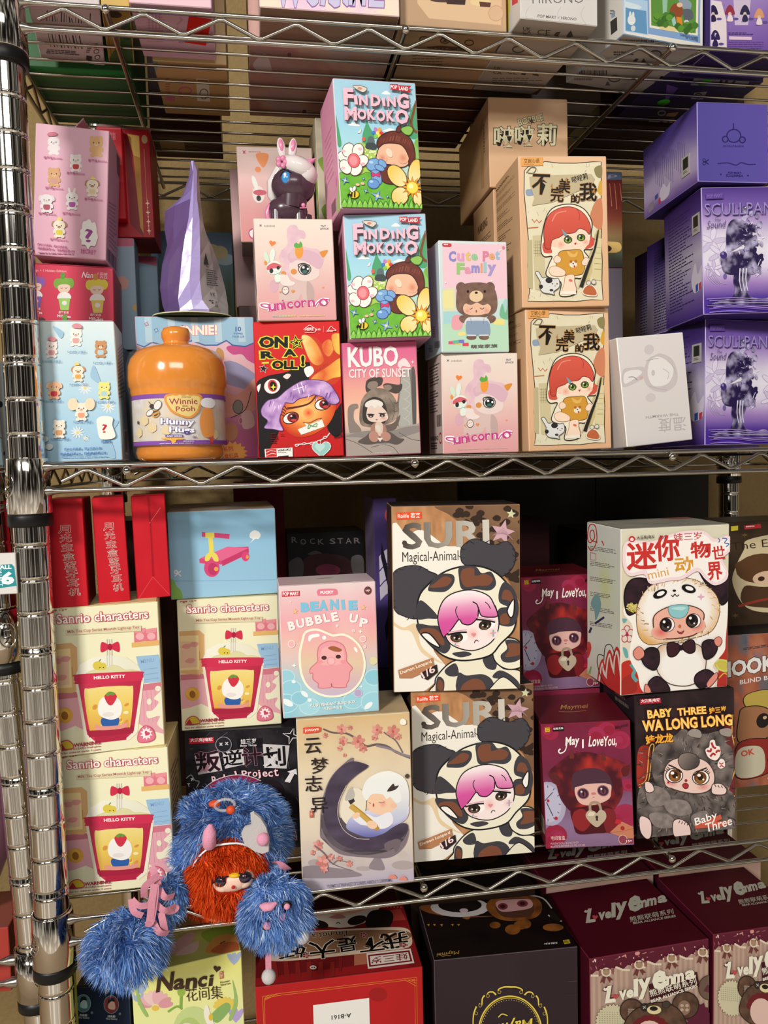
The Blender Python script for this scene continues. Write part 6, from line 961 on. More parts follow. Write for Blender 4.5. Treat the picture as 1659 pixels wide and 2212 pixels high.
# ---------------------------------------------------------------- printed faces, top and bottom shelves
def art_navy(f):
    p = f('front', [(418, 1501), (765, 1490), (843, 3121), (505, 3132)]); p.fld(lambda u, v: mixc('101c34', '1a2c4c', v * 4), 3, 10)
    for x, y, c, e in ((468, 1590, '4a7a84', 'a8ccd0'), (650, 1595, '7a3438', 'd0a8a0')): p.e(c, x, y, 48, 50, 0, '8a98a8', 3); p.f(e, [x - 20, y + 20, x - 6, y - 26, x + 20, y - 14, x + 24, y + 26]); p.f('201824', [x - 24, y, x - 12, y - 34, x + 16, y - 36, x + 22, y - 16, x, y - 18]); p.t('c8d0d8', 'The Galaxy', x - 36, y + 88, x + 40, y + 88, 12, .02); p.t('e0e4e8', '月亮船', x - 26, y + 74, x + 26, y + 74, 14, .03); p.e('6a7888', x + 56, y + 52, 8)
    q = f('top'); q.fld(lambda u, v: mixc('060a12', '101a28', v), 3, 3); [q.l('8a98a4', .8, [4 + k * 5, 30, 2 + k * 5, 70], 0) for k in range(3)]
def art_nancigreen(f):
    p = f('front', [(736, 1421), (1351, 1278), (1431, 3103), (838, 3324)]); rg = random.Random(6)
    p.fld(lambda u, v: mixc('ece87c', 'e8eeb4', min(1, v * 5) * .8 + .2 * fbm(u * 4, v * 12)), 10, 24)
    for x, y, r in ((1310, 1320, 44), (790, 1490, 36), (770, 1540, 30), (1320, 1640, 46)): 
        for a in (-30, 0, 30): p.e('a8b8d0' if r != 46 else 'b8a8d8', x + a * .6, y, r * .32, r * .9, -a)
    for x, y, s in ((870, 1590, 1.0), (1260, 1600, .7)):
        for k in range(9): a = math.radians(-170 + k * 20); p.e(rg.choice(['e8b4b8', 'f0ccc8', 'dc9ca4']) if s == 1 else 'e8cc5c', x + 60 * s * math.cos(a), y + 52 * s * math.sin(a), 40 * s, 18 * s, -math.degrees(a))
        p.e('e8c45c', x, y + 10, 20 * s, 16 * s)
    for q in ([760, 1450, 790, 1560, 830, 1640, 810, 1640, 770, 1560], [1300, 1440, 1310, 1560, 1280, 1660, 1300, 1660, 1330, 1560]): p.f('9cc070', q)
    p.e('c8d890', 1080, 1720, 110, 130); p.e('b4cc78', 1060, 1740, 70, 90); p.l('88b050', 16, [1012, 1600, 1014, 1520]); p.e('98b850', 1014, 1508, 22, 26); p.l('88b050', 12, [940, 1620, 990, 1590, 1020, 1605]); p.f('8cb468', [1180, 1640, 1260, 1570, 1290, 1600, 1220, 1680]); p.f('f4f0e0', [1140, 1620, 1160, 1580, 1180, 1640, 1200, 1700, 1160, 1690]); p.e('e0c040', 1180, 1650, 12, 20)
    for k in range(12): p.e(rg.choice(['f4f0d0', 'dce8a0', 'f0d8d0', 'c8dc98']), rg.uniform(780, 1380), rg.uniform(1660, 2200), 40, 30)
    p.p('e8842c', [740, 1340, 938, 1325, 940, 1378, 742, 1420]); p.t('f8e8d8', '寻找独角兽', 760, 1382, 925, 1352, 24, .02)
    for ch, x, y, w, H in (('N', 872, 1512, 92, 104), ('a', 966, 1500, 66, 62), ('n', 1034, 1496, 66, 62), ('c', 1102, 1486, 52, 62), ('i', 1164, 1478, 26, 64)): p.t('4a3426', ch, x, y, x + w, y - w * .14, H, .06, sh=.28)
    p.heart('4a3426', 1214, 1378, 21, 8); p.p('b86a4c', [1228, 1395, 1250, 1390, 1252, 1432, 1230, 1436]); p.bars('f0d8c0', 1231, 1398, 1249, 1430, 4)
    p.t('4a3426', 'Flower', 1234, 1462, 1288, 1450, 12, .02); p.t('4a3426', 'Stories', 1234, 1476, 1290, 1464, 12, .02); p.t('4a3426', '花间集', 1044, 1562, 1248, 1544, 74, .0)
    q = f('top', [(729, 1239), (1307, 1111), (1351, 1278), (736, 1421)]); q.fld(lambda u, v: mixc('a8a06c', 'c8c45c', fbm(u * 3, v * 3)), 8, 8); q.f('94a83c', [1130, 1180, 1350, 1130, 1350, 1230, 1200, 1250]); q.f('d8944c', [1150, 1280, 1200, 1210, 1280, 1190, 1340, 1220, 1310, 1290, 1180, 1300]); q.f('c4683c', [1180, 1290, 1250, 1240, 1330, 1240, 1320, 1300]); q.l('4a3420', 5, [1230, 1245, 1260, 1230]); q.f('d8a8a4', [930, 1310, 960, 1250, 1060, 1180, 1090, 1200, 1040, 1270]); q.f('e0bcb4', [980, 1310, 1040, 1260, 1110, 1230, 1090, 1290])
    r = f('right'); r.fld(lambda u, v: mixc('5a5430', '6a6a38', v), 2, 2)
def art_reda(f):
    p = f('front', [(169, 840), (1370, 690), (1415, 2776), (249, 2989)]); p.fld(lambda u, v: mixc('b41c20', 'a81c1c', fbm(u * 2, v * 2)), 8, 8)
    for o in (0, 14): p.l('d08a30', 3, [222 + o, 905 + o, 330, 884 + o, 1328 - o, 766 + o, 1338 - o, 1500], 0); p.l('d08a30', 3, [222 + o, 905 + o, 250, 1500], 0)
    for k in range(3): p.l('d08a30', 3, [1240 + k * 26, 782 + k * 4, 1326, 830 - k * 22], 0); p.l('d08a30', 3, [240, 930 - k * 8, 330 - k * 30, 884 + k * 4], 0)
    p.l('8a1418', 4, [640, 1130, 690, 1060, 780, 1035, 880, 1040, 960, 1080, 1000, 1120]); p.l('8a1418', 4, [670, 1120, 710, 1080, 790, 1060, 870, 1070, 920, 1110]); p.e('981a1c', 1050, 890, 66, 50)
    q = f('top', [(177, 366), (1230, 248), (1370, 690), (169, 840)]); q.fld(lambda u, v: mixc('3c1214', '7c1a1c', .4 + .6 * fbm(u * 5, v * 4)), 10, 8)
    q.p('981c20', [169, 780, 1350, 630, 1372, 690, 165, 842]); q.p('881a1c', [1050, 230, 1240, 240, 1390, 680, 1290, 720]); q.p('a83c34', [1090, 300, 1210, 280, 1250, 360, 1120, 370]); 
    for k in range(24): q.e('c88878', 1095 + k % 6 * 24, 180 + k // 6 * 30, 4)
    for a in range(6): q.p('8c2420', [300 + a * 80, 780, 340 + a * 80, 775, 320 + a * 84, 660, 290 + a * 84, 665])
    q.p('b06a50', [880, 560, 1090, 530, 1120, 660, 880, 690]); q.p('7a1c1c', [770, 600, 800, 595, 790, 730, 770, 732])
    q.e('d8c8b8', 780, 230, 290, 190); q.f('1c1210', [960, 380, 1000, 300, 1120, 290, 1160, 340, 1120, 420, 1000, 440]); q.e('d4a890', 790, 200, 230, 130); q.e('20140f', 620, 215, 50, 30); q.e('20140f', 890, 180, 50, 36); q.e('709090', 760, 268, 80, 22); q.e('201410', 630, 395, 66, 30, -10); q.e('201410', 900, 365, 70, 32, 14); q.l('201410', 6, [750, 390, 765, 380, 780, 392]); q.f('b87868', [700, 345, 770, 320, 820, 345, 760, 355])
    q.f('d8c0a8', [260, 520, 320, 470, 480, 450, 800, 430, 1000, 420, 1240, 420, 1290, 480, 1270, 560, 1050, 590, 800, 620, 500, 650, 330, 660, 260, 640]); q.f('8a6448', [420, 470, 800, 440, 1230, 440, 1270, 500, 1040, 560, 760, 600, 420, 640, 330, 600])
    for ch, x, y, s, H in (('我', 1262, 442, 200, 116), ('不', 1094, 478, 190, 100), ('是', 890, 476, 140, 104), ('大', 738, 500, 190, 130), ('妖', 536, 520, 220, 110)): q.t('140e0c', ch, x, y, x - s, y + 22, H, .03, 'e4d8c8', .06)
    q.t('1c1410', "I'm not a war", 828, 440, 440, 476, 40, .02, 'c8b098', .05)
    for x, y in ((945, 472), (1230, 545), (535, 622)): [q.e('8a2c30', x + 18 * math.cos(k * 1.257), y + 12 * math.sin(k * 1.257), 11, 8, 0, 'e0c8b8', 2) for k in range(5)]
    q.p('e4d8cc', [968, 606, 1285, 572, 1312, 676, 978, 718]); q.p('7a1c24', [978, 618, 1276, 584, 1298, 664, 988, 704]); q.p('e4d8cc', [992, 628, 1266, 598, 1282, 656, 1000, 692]); q.t('7a1c24', '娃三岁', 1262, 602, 1000, 634, 50, .02); q.e('d8c8c0', 586, 708, 24, 14); q.e('3a2020', 578, 708, 5); q.e('3a2020', 594, 708, 5)
def art_maymei(f):
    p = f('front', [(227, 891), (1542, 763), (1561, 3291), (280, 3469)]); p.fld(lambda u, v: mixc('30242a', '2a1e24', fbm(u * 3, v * 3)), 6, 8)
    g = 'e0c850'; 
    cx, cy = 925, 1520
    def ring(r0, r1, y0, w): p.l(g, w, [v for k in range(41) for v in (cx + r0 * math.cos(math.pi + math.pi * k / 40 * 1.0), cy + 20 + y0 * math.sin(math.pi + math.pi * k / 40))], 0)
    ring(290, 0, 330, 12); ring(276, 0, 314, 5)
    for k in range(36): a = math.pi + math.pi * k / 35; p.e('b8a858', cx + 262 * math.cos(a), cy + 20 + 298 * math.sin(a), 4)
    for sg in (-1, 1):
        for q in ([cx + sg * 0, 1124, cx + sg * 60, 1126, cx + sg * 110, 1150, cx + sg * 95, 1180, cx + sg * 85, 1165], [cx + sg * 130, 1195, cx + sg * 160, 1170, cx + sg * 200, 1175, cx + sg * 215, 1210, cx + sg * 195, 1215], [cx + sg * 235, 1200, cx + sg * 255, 1230, cx + sg * 262, 1290, cx + sg * 285, 1295, cx + sg * 280, 1270], [cx + sg * 310, 1300, cx + sg * 335, 1370, cx + sg * 340, 1460, cx + sg * 325, 1480]): p.l(g, (14, 7), q)
        for x, y in ((100, 1170), (205, 1205), (275, 1290), (312, 1360)): p.e('30242a', cx + sg * x, y, 14, 14, 0, 'b8a040', 4)
    p.t(g, 'Maymei', 1130, 1370, 715, 1440, 130, .03, sh=.25); p.l(g, 9, [815, 1395, 850, 1365, 900, 1380]); p.l('5a4c52', 3, [1445, 1075, 1560, 1065], 0); p.l('3c3036', 3, [1445, 1195, 1562, 1186], 0)
    q = f('top', [(93, 404), (1270, 299), (1542, 763), (227, 891)]); q.fld(lambda u, v: mixc('0c0808', '1a1010', fbm(u * 3, v * 3)), 8, 6)
    q.e('7a4420', 560, 420, 460, 90); q.e('120c0c', 640, 420, 400, 80); q.e('b8b0b0', 470, 420, 270, 88); q.e('181010', 470, 400, 200, 66); q.f('8a7078', [390, 350, 480, 370, 570, 345, 480, 330]); q.e('b8a0a8', 505, 448, 40, 18)
    br = lambda x, y: mixc('3c1c10', '9a5c24', fbm(x * .008, y * .01))
    q.f(br, [710, 400, 780, 330, 900, 310, 1100, 310, 1200, 360, 1220, 440, 1160, 510, 1000, 540, 840, 530, 740, 470]); q.f('4a2c22', [800, 400, 900, 340, 1080, 340, 1150, 420, 1100, 500, 900, 510, 820, 470]); q.f('b08484', [800, 380, 860, 355, 1080, 345, 1130, 370, 1130, 415, 1060, 440, 870, 460, 815, 430]); q.e('6a2c30', 862, 412, 46, 30); q.e('6a2c30', 1042, 386, 50, 30); q.e('30141a', 862, 412, 24, 17); q.e('30141a', 1042, 386, 26, 17)
    for x, y, a, b in ((790, 580, 50, 30), (950, 620, 70, 46), (1020, 580, 60, 40), (1320, 600, 96, 34), (1070, 570, 50, 40)): q.e(br, x, y, a, b)
    q.l('a89c94', 12, [980, 290, 1100, 310, 1230, 340, 1310, 430]); q.l('a89c94', 12, [1275, 490, 1340, 525, 1400, 545]); q.f('8a5428', [490, 515, 560, 510, 540, 530]); q.f('1c1410', [1300, 440, 1390, 540, 1300, 520])
    rg = random.Random(4); [q.f('a8742c', [x - 14, 575, x + 12, 572, x + 4, 590 + rg.uniform(0, 16)], 0) for x in (180, 235, 300, 400, 455)]
    q.t('a8803c', 'Maymei', 462, 800, 258, 826, 40, .02, sh=.3); q.l('a8803c', 5, [280, 850, 310, 862, 340, 855, 370, 858, 384, 850]); q.p('b89c28', [1408, 716, 1464, 708, 1478, 742, 1422, 752]); q.bars('3a2c10', 1418, 718, 1466, 742, 3); q.t('d8d0cc', 'SURE FUN', 1358, 732, 1240, 742, 15, .06)
def emma_title(p, k, x0, y0, sx, c='e4e0cc', ol='4a1420', s2=None):
    """the curly series title, drawn at (x0, y0) with scale sx"""
    X = lambda x: x0 + (x - 320) * sx; Y = lambda y: y0 + (y - 1330) * k
    L = [('v', 456, 1300, 62, 74), ('e', 514, 1284, 58, 66), ('l', 572, 1270, 36, 136), ('y', 606, 1292, 104, 156), ('E', 718, 1222, 118, 150), ('m', 800, 1182, 84, 72), ('m', 884, 1160, 84, 72), ('a', 976, 1132, 84, 70)]
    for o in ((1, 0) if ol else (0,)):
        cc = ol if o else c; W = 52 if o else 27
        p.t(cc, 'L', X(345), Y(1324), X(430), Y(1312), 132 * k, .13 if o else .075, sh=.3); p.l(cc, W * .7 * sx, [X(336), Y(1208), X(350), Y(1216), X(384), Y(1196)])
        for ch, x, y, w, H in L: p.t(cc, 'e' if ch == 'E' else ch, X(x), Y(y), X(x + w), Y(y - w * .22), H * k, .13 if o else .075, sh=.2)
    p.heart('b8484c', X(428), Y(1268), 24 * sx)
def art_emma(f):
    p = f('front', [(232, 996), (1177, 819), (1189, 2907), (268, 3156)]); rg = random.Random(16)
    p.fld(lambda u, v: 'b89c8a' if int(u * 44) % 2 else 'a88a7c', 88, 2)
    pts = [232, 990, 1180, 810, 1180, 905]
    for k in range(8): x = 1180 - k * 125; y = 905 + k * 24; pts += [x - 20, y + 12, x - 62, y + 52, x - 105, y + 40]
    p.f('58182c', pts + [232, 1110], 0); 
    for k in range(30): x = rg.uniform(240, 1180); y = 1000 - (x - 232) * .187 + rg.uniform(10, 80); p.e(rg.choice(['c88c84', 'e4d8c8', '8a4c54', 'b07870']), x, y, rg.choice([4, 5, 20]), rg.choice([4, 5, 16]), 20)
    for k in range(8):
        x = 1180 - k * 125 - 62; y = 905 + k * 24 + 44
        for j in range(7): p.e('d8c8b0', x - 48 + j * 16, y + 2 - abs(j - 3) * 3 + (3 - j) * 3 * -1, 11, 9)
    for x, y in ((362, 1090), (622, 1028), (878, 972), (1122, 920)):
        p.p('6a3834', [x - 20, y + 20, x - 50, y + 88, x - 30, y + 76, x - 14, y + 92, x, y + 30]); p.p('6a3834', [x + 8, y + 20, x + 56, y + 60, x + 34, y + 64, x + 30, y + 84, x - 4, y + 30]); bow3 = [p.p('8a5850', [x, y, x - 60, y - 18, x - 56, y + 36]), p.p('8a5850', [x, y, x + 60, y - 34, x + 60, y + 16])]
        p.e('d8ccb8', x, y, 40, 36); p.e('a08468', x, y, 28, 26); p.e('8a6c54', x - 18, y - 18, 9); p.e('8a6c54', x + 18, y - 20, 9)
    p.e('6a5448', 1180, 1195, 90, 96, 0, '4a382e', 8); p.p('5a2c34', [1130, 1220, 1160, 1170, 1200, 1190, 1200, 1240])
    q = []
    for k in range(60): a = k * math.pi / 30; r = 1 if k % 2 else .88; q += [420 + 150 * r * math.cos(a), 1480 + 150 * r * math.sin(a)]
    p.p('c8c0a0', q, ol='4a382e', ow=3)
    for k in range(70): p.e('9a9c84', 310 + k % 10 * 20, 1400 + k // 10 * 16, 4)
    q = []
    for k in range(26): a = k * math.pi / 13; r = 1 if k % 2 else .8; q += [1090 + 110 * r * math.cos(a), 1430 + 130 * r * math.sin(a)]
    p.p('5a1c34', q)
    bw = lambda x, y: mixc('3c2a20', '6c5040', fbm(x * .02, y * .02))
    for x, y, r in ((560, 1380, 92), (985, 1330, 104)): p.e(bw, x, y, r, r, 0, '2a1c16', 8)
    p.e('8a6c5c', 975, 1350, 48, 58); [p.l('c8b8a0', 3, [530 + k * 10, 1375 + j * 14, 540 + k * 10, 1365 + j * 14], 0) for k in range(7) for j in range(4)]; [p.e('b8a08c', 955 + (k % 2) * 40, 1330 + k // 2 * 34, 14, 12) for k in range(4)]
    p.f(bw, [500, 1600, 520, 1440, 620, 1350, 760, 1310, 900, 1340, 980, 1440, 1000, 1620, 750, 1700], ol='2a1c16', ow=8); p.e('2c2a28', 658, 1350, 30, 30, 0, '1a1816', 4); p.l('b8b0a0', 5, [645, 1342, 672, 1358], 0); p.l('b8b0a0', 5, [650, 1362, 668, 1338], 0); p.e('403832', 830, 1325, 32, 28, 0, '1a1816', 4)
    p.e('d8cc9c', 735, 1368, 56, 34); p.e('201816', 732, 1358, 32, 18)
    for k in range(9): a = math.radians(170 - k * 20); p.e('6a1c22', 710 + 130 * math.cos(a), 1540 - 110 * math.sin(a), 30, 26)
    p.e('d8b8ac', 700, 1560, 110, 110)
    p.f('3c1018', [690, 1170, 1070, 1065, 1092, 1180, 780, 1275, 720, 1330, 700, 1290], 0); emma_title(p, 1, 320, 1330, 1)
    p.t('e4e0cc', '熊熊联萌系列', 706, 1268, 1072, 1158, 58, .02); p.t('e4e0cc', 'BEAR ALLIANCE SERIES', 712, 1312, 1076, 1182, 24, .06)
    t = f('top', [(-150, 488), (687, 349), (1177, 819), (232, 996)]); t.fld(lambda u, v: mixc('3e0814', '4a0c1a', fbm(u * 3, v * 3)), 4, 4)
    emma_title(t, .84, 180, 716, .9, 'b0ac9c', None); t.t('a8a494', '熊熊联萌系列', 556, 700, 900, 628, 44, .02); t.t('a8a494', 'BEAR ALLIANCE SERIES', 580, 716, 916, 652, 18, .05)
def art_emmaback(f):
    t = f('top', [(-150, 488), (687, 349), (1177, 819), (232, 996)]); t.fld(lambda u, v: mixc('3c0a16', '4a0e1c', fbm(u * 3, v * 3)), 4, 4); emma_title(t, .84, 180, 716, .9, 'a09c90', None); t.t('989488', '熊熊联萌系列', 556, 700, 900, 628, 44, .02)
def icons(p, c, y, x=30, s=1):
    p.t(c, 'UK', x, y + 3 * s, x + 9 * s, y + 3 * s, 7 * s, .03); p.t(c, 'CA', x, y + 12 * s, x + 9 * s, y + 12 * s, 7 * s, .03); p.t(c, 'CE', x + 16 * s, y + 9 * s, x + 30 * s, y + 9 * s, 11 * s, .02)
    p.p(c, [x + 37 * s, y + 11 * s, x + 40 * s, y - 1 * s, x + 47 * s, y - 3 * s, x + 45 * s, y + 10 * s]); p.star(c, x + 58 * s, y + 5 * s, 7 * s, 3.4 * s, 3)
def art_barcode(f):
    p = f('bottom', [(-66, -57), (514, -16), (674, 413), (182, 385)]); p.fld(lambda u, v: mixc('d4c4c4', 'c8b4b8', v), 2, 2)
    for k, x in enumerate(range(190, 440, 26)): w = (5, 9, 4, 12)[k % 4]; p.p('3a3238', [x - 10, 205, x - 10 + w, 205, x + 40 + w, 300, x + 40, 300])
    for k, x in enumerate(range(120, 460, 22)): w = (6, 3, 8)[k % 3]; p.p('3a3238', [x, 30 + k % 5 * 12, x + w, 30 + k % 5 * 12, x + w + 20, 110, x + 20, 110])
    p.bars('5a5058', 210, 318, 470, 352, 3, 4, .5, .8); p.bars('6a6068', 505, 260, 540, 330, 5); p.p('2c2428', [515, 345, 560, 350, 562, 378, 520, 374]); [p.e('d0bec0', x, y, 18, 14, 0, '3a3238', 5) for x, y in ((565, 270), (580, 310), (600, 352))]
def art_pinktop(f):
    p = f('bottom', [(826, 16), (1355, 53), (1386, 388), (920, 361)]); p.fld(lambda u, v: mixc('d8b4c0', 'ccA4b4'.lower(), v), 2, 2); [p.bars('c08ca4', 950 + k * 22, 90, 965 + k * 22, 270, 1) for k in range(4)]; p.bars('c08ca4', 940, 90, 1060, 280, 11, 4, .3, .8)
    p.t('c898ac', '?', 1120, 180, 1150, 190, 80, .0); p.t('c070a0', 'C', 1140, 276, 1180, 276, 14, .08); p.t('c070a0', 'C', 1240, 276, 1280, 280, 14, .08)
def art_creamtop(f):
    p = f('bottom', [(975, 388), (1451, 415), (1474, 745), (1060, 726)]); p.fld(lambda u, v: mixc('c8a070', 'a8844c', v), 2, 3); p.f('8ca08c', [975, 388, 1010, 390, 1000, 480, 1000, 600, 1060, 700, 1080, 730, 1050, 730], 0); p.t('c06078', '9', 1140, 545, 1205, 530, 30, .05); p.e('b89058', 1185, 580, 40, 22, 0, 'c06078', 10); p.p('c06078', [1055, 615, 1120, 620, 1118, 650, 1060, 640]); p.bars('b06a50', 1060, 500, 1095, 600, 6); p.p('d8ccb8', [1255, 500, 1335, 505, 1345, 650, 1262, 645]); p.p('a8702c', [1262, 508, 1330, 512, 1332, 535, 1264, 530]); p.e('d8ccb8', 1305, 600, 26, 32, 0, '3a2c28', 5); p.bars('c06078', 1150, 628, 1210, 640, 1)
def art_welcome(f):
    p = f('front', [(139, -822), (987, -737), (1005, 100), (168, 41)]); p.fld(lambda u, v: ramp(fbm(u * 3, v * 3), 'e8c4d0', 'e4ccc8', 'e8d8b8', 'dcc0d8', 'e4b8c8'), 14, 14)
    for k, (ch, x, w) in enumerate((('W', 260, 170), ('e', 440, 80), ('l', 530, 26), ('c', 566, 80), ('u', 656, 80), ('M', 700, 100), ('E', 820, 90))): p.t('c0bcd8', ch, x, 42 - k % 3 * 6, x + w, 46 - k % 3 * 6, 210, .04, '8a5a9c', .035)
    q = f('bottom'); q.fld(lambda u, v: mixc('9c7c64', '8c6c58', v), 2, 2)
def art_welcome2(f):
    p = f('bottom', [(104, 239), (1029, 297), (873, 727), (110, 690)]); p.fld(lambda u, v: ramp(fbm(u * 3 + 5, v * 2.5), 'b07880', 'a89090', 'b8907c', 'a07068', '9c8480', 'a87c84'), 18, 14); p.e('6a4450', 345, 325, 12, 10); p.e('5a3c58', 435, 665, 12, 10); p.f('b8a8a8', [130, 380, 200, 320, 240, 420, 190, 430, 150, 420])
def art_beige(f):
    p = f('front', [(990, -670), (1634, -607), (1645, 194), (1008, 150)]); p.fld(lambda u, v: mixc('bc9c7c', 'ac8c6c', fbm(u * 4, v * 4)), 4, 6); p.p('d0b08c', [1110, -200, 1110, 20, 1180, 110, 1610, 150, 1620, -200]); p.e('c8a888', 1580, 80, 44, 46, 0, 'b8946c', 4); p.f('4a342c', [1180, -20, 1300, 0, 1290, 14, 1200, 8]); p.p('3a2420', [1280, -20, 1400, -10, 1395, 30, 1285, 24]); p.f('d8c090', [1430, 0, 1480, -20, 1550, 10, 1500, 36, 1440, 30]); p.p('5a3028', [1480, 10, 1550, 16, 1545, 44, 1485, 40])
    q = f('bottom', [(1008, 150), (1645, 194), (1443, 536), (889, 505)]); q.fld(lambda u, v: mixc('a88a6c', '98795c', v), 2, 2); [q.e('a08264', x, y, 26, 16, 0, '4a3828', 7) for x, y in ((1150, 235), (1275, 243), (1420, 255))]; q.star('4a3828', 1275, 243, 16, 7, 3); q.p('5a4634', [1165, 280, 1250, 272, 1400, 285, 1400, 318, 1180, 310]); q.t('b89a7c', 'ABU Studio', 1180, 306, 1390, 312, 22, .03); q.bars('6a543c', 1080, 330, 1300, 400, 4, 2, .3); q.bars('7a6448', 1080, 395, 1330, 420, 2, 5, .4, .9); q.e('a08264', 1205, 555, 10)
def art_hirono(f):
    p = f('front', [(168, -720), (636, -652), (640, 158), (178, 109)]); p.fld(lambda u, v: mixc('c8c4c0', 'd0ccc8', fbm(u * 5, v * 7)), 8, 12); p.t('6a6664', 'HIRONO', 250, 22, 555, 18, 56, -.012); p.t('5c5858', 'POP MART × HIRONO', 280, 104, 512, 124, 18, .02); [p.l('b8b4b0', 3, [x, 40, x - 20, 90, x + 12, 150]) for x in (230, 420, 560)]
    q = f('bottom', [(178, 109), (640, 158), (278, 568), (-117, 535)]); q.fld(lambda u, v: mixc('b4acA4'.lower(), '8c8078', v), 2, 2)
    q.t('3c3834', 'UK', 192, 182, 240, 186, 22, .02); q.t('3c3834', 'CA', 190, 200, 242, 204, 18, .02); q.t('3c3834', 'CE', 278, 208, 355, 212, 32, .0); q.p('3c3834', [370, 218, 392, 192, 418, 190, 400, 220]); q.star('3c3834', 475, 208, 26, 14, 3, 10)
    q.t('3c3834', 'UK', 20, 415, 66, 420, 18, .02); q.t('3c3834', 'CA', 14, 440, 66, 446, 18, .02); q.t('3c3834', 'CE', 96, 440, 156, 446, 28, .0); q.p('3c3834', [180, 446, 196, 422, 220, 420, 206, 450]); q.star('3c3834', 270, 440, 24, 12, 3, 10); q.bars('6a6058', 120, 330, 300, 345, 1, 2); q.p('4a443e', [300, 330, 320, 330, 312, 352, 292, 350]); q.e('a49c94', 165, 295, 34, 18, 0, '4a443e', 8); q.bars('5a5048', 10, 465, 330, 505, 3, 3, .3); q.p('5a3424', [335, 505, 400, 470, 300, 568, 240, 565])
    r = f('left'); r.fld(lambda u, v: mixc('b8b4b0', 'd0ccc8', u), 2, 2); r.p('e0d040', [70, 60, 82, 66, 82, 84, 70, 80]); r.p('c83c44', [86, 66, 96, 70, 96, 86, 86, 82]); r.p('d8c040', [60, 72, 80, 76, 80, 96, 60, 92])
def art_bluetop(f):
    p = f('front', [(793, -669), (1274, -543), (1271, 294), (796, 204)]); p.fld(lambda u, v: mixc('8cacd0', '7c9cc8', v), 2, 4); p.p('dcd8d0', [796, 176, 1274, 262, 1274, 296, 796, 206]); p.p('dcd8d0', [1252, 100, 1274, -543, 1274, 296, 1254, 290]); p.p('d8d8d0', [793, -669, 806, -669, 806, 206, 793, 204]); p.p('a8c4dc', [806, -20, 938, 5, 942, 210, 806, 188]); p.p('6090b8', [806, 45, 930, 66, 936, 205, 806, 182]); p.f('c8d8e0', [800, 10, 850, 20, 900, 40, 880, 56, 810, 44]); p.e('d8dcd8', 842, 120, 24, 30); p.e('d8dcd8', 834, 88, 7, 20); p.e('d8dcd8', 852, 90, 7, 20); p.e('c8d0d0', 852, 170, 14, 18)
    p.p('e0dcc8', [944, -300, 1246, -260, 1238, 214, 950, 165]); p.p('5a8a3c', [954, -300, 1234, -250, 1226, 200, 960, 152]); p.p('90b8a0', [1020, -200, 1070, -200, 1050, 120, 1030, 110]); p.f('d8c890', [1010, 160, 1060, 155, 1120, 172, 1100, 190, 1020, 176])
    p.f('8a4a2c', [1070, 60, 1100, 20, 1140, 40, 1150, 80, 1120, 110, 1080, 100]); p.f('8898a8', [1120, -10, 1160, -10, 1200, 20, 1190, 60, 1150, 50]); p.f('5a6068', [1150, 60, 1200, 60, 1210, 110, 1160, 120]); p.p('d88430', [1110, 100, 1142, 106, 1146, 150, 1116, 146]); p.p('98c0b8', [1075, 90, 1100, 100, 1112, 160, 1090, 156]); p.e('d8b898', 1130, 30, 18, 14); p.e('c8ccc8', 1170, 130, 14, 10)
    rg = random.Random(7); [p.f(rg.choice(['4a7830', '5c9038', '3c6828']), [x, y, x + 20, y - 22, x + 44, y - 4, x + 22, y + 20]) for x, y in [(rg.uniform(960, 1060), rg.uniform(90, 150)) for k in range(14)] + [(rg.uniform(1090, 1200), rg.uniform(150, 190)) for k in range(12)]]
    p.t('4a6488', 'VARIOUS NAMES', 1128, 214, 1238, 236, 14, .03); p.t('4a6488', 'By Coloring', 1164, 232, 1236, 250, 14, .03)
    q = f('bottom', [(796, 204), (1271, 294), (884, 565), (449, 496)]); q.fld(lambda u, v: mixc('c8c4bc', '8c8880', v), 2, 3); q.code('3c3a38', 800, 238, 970, 264); q.bars('4a4644', 735, 308, 860, 335, 2, 2, .6, .9); q.e('a8a49c', 985, 325, 36, 22, 0, '4a4644', 8); q.p('4a4644', [850, 365, 870, 348, 886, 352, 870, 372]); q.star('4a4644', 915, 370, 24, 12, 3); q.code('3c3a38', 530, 420, 700, 448, 5); q.bars('4a4644', 500, 465, 620, 482, 2, 7, .6, .9); q.e('8c8880', 740, 470, 34, 18, 0, '4a4644', 7); q.star('4a4644', 700, 502, 18, 9, 3)
    r = f('left', [(443, -275), (793, -669), (796, 204), (449, 496)]); r.fld(lambda u, v: mixc('b0aca4', 'd8d4cc', u), 2, 2); r.bars('4a4844', 715, 60, 750, 92, 2); r.p('3c3a38', [715, 130, 755, 100, 758, 180, 720, 210]); r.p('8a9ab0', [722, 80, 745, 62, 745, 96, 722, 110])
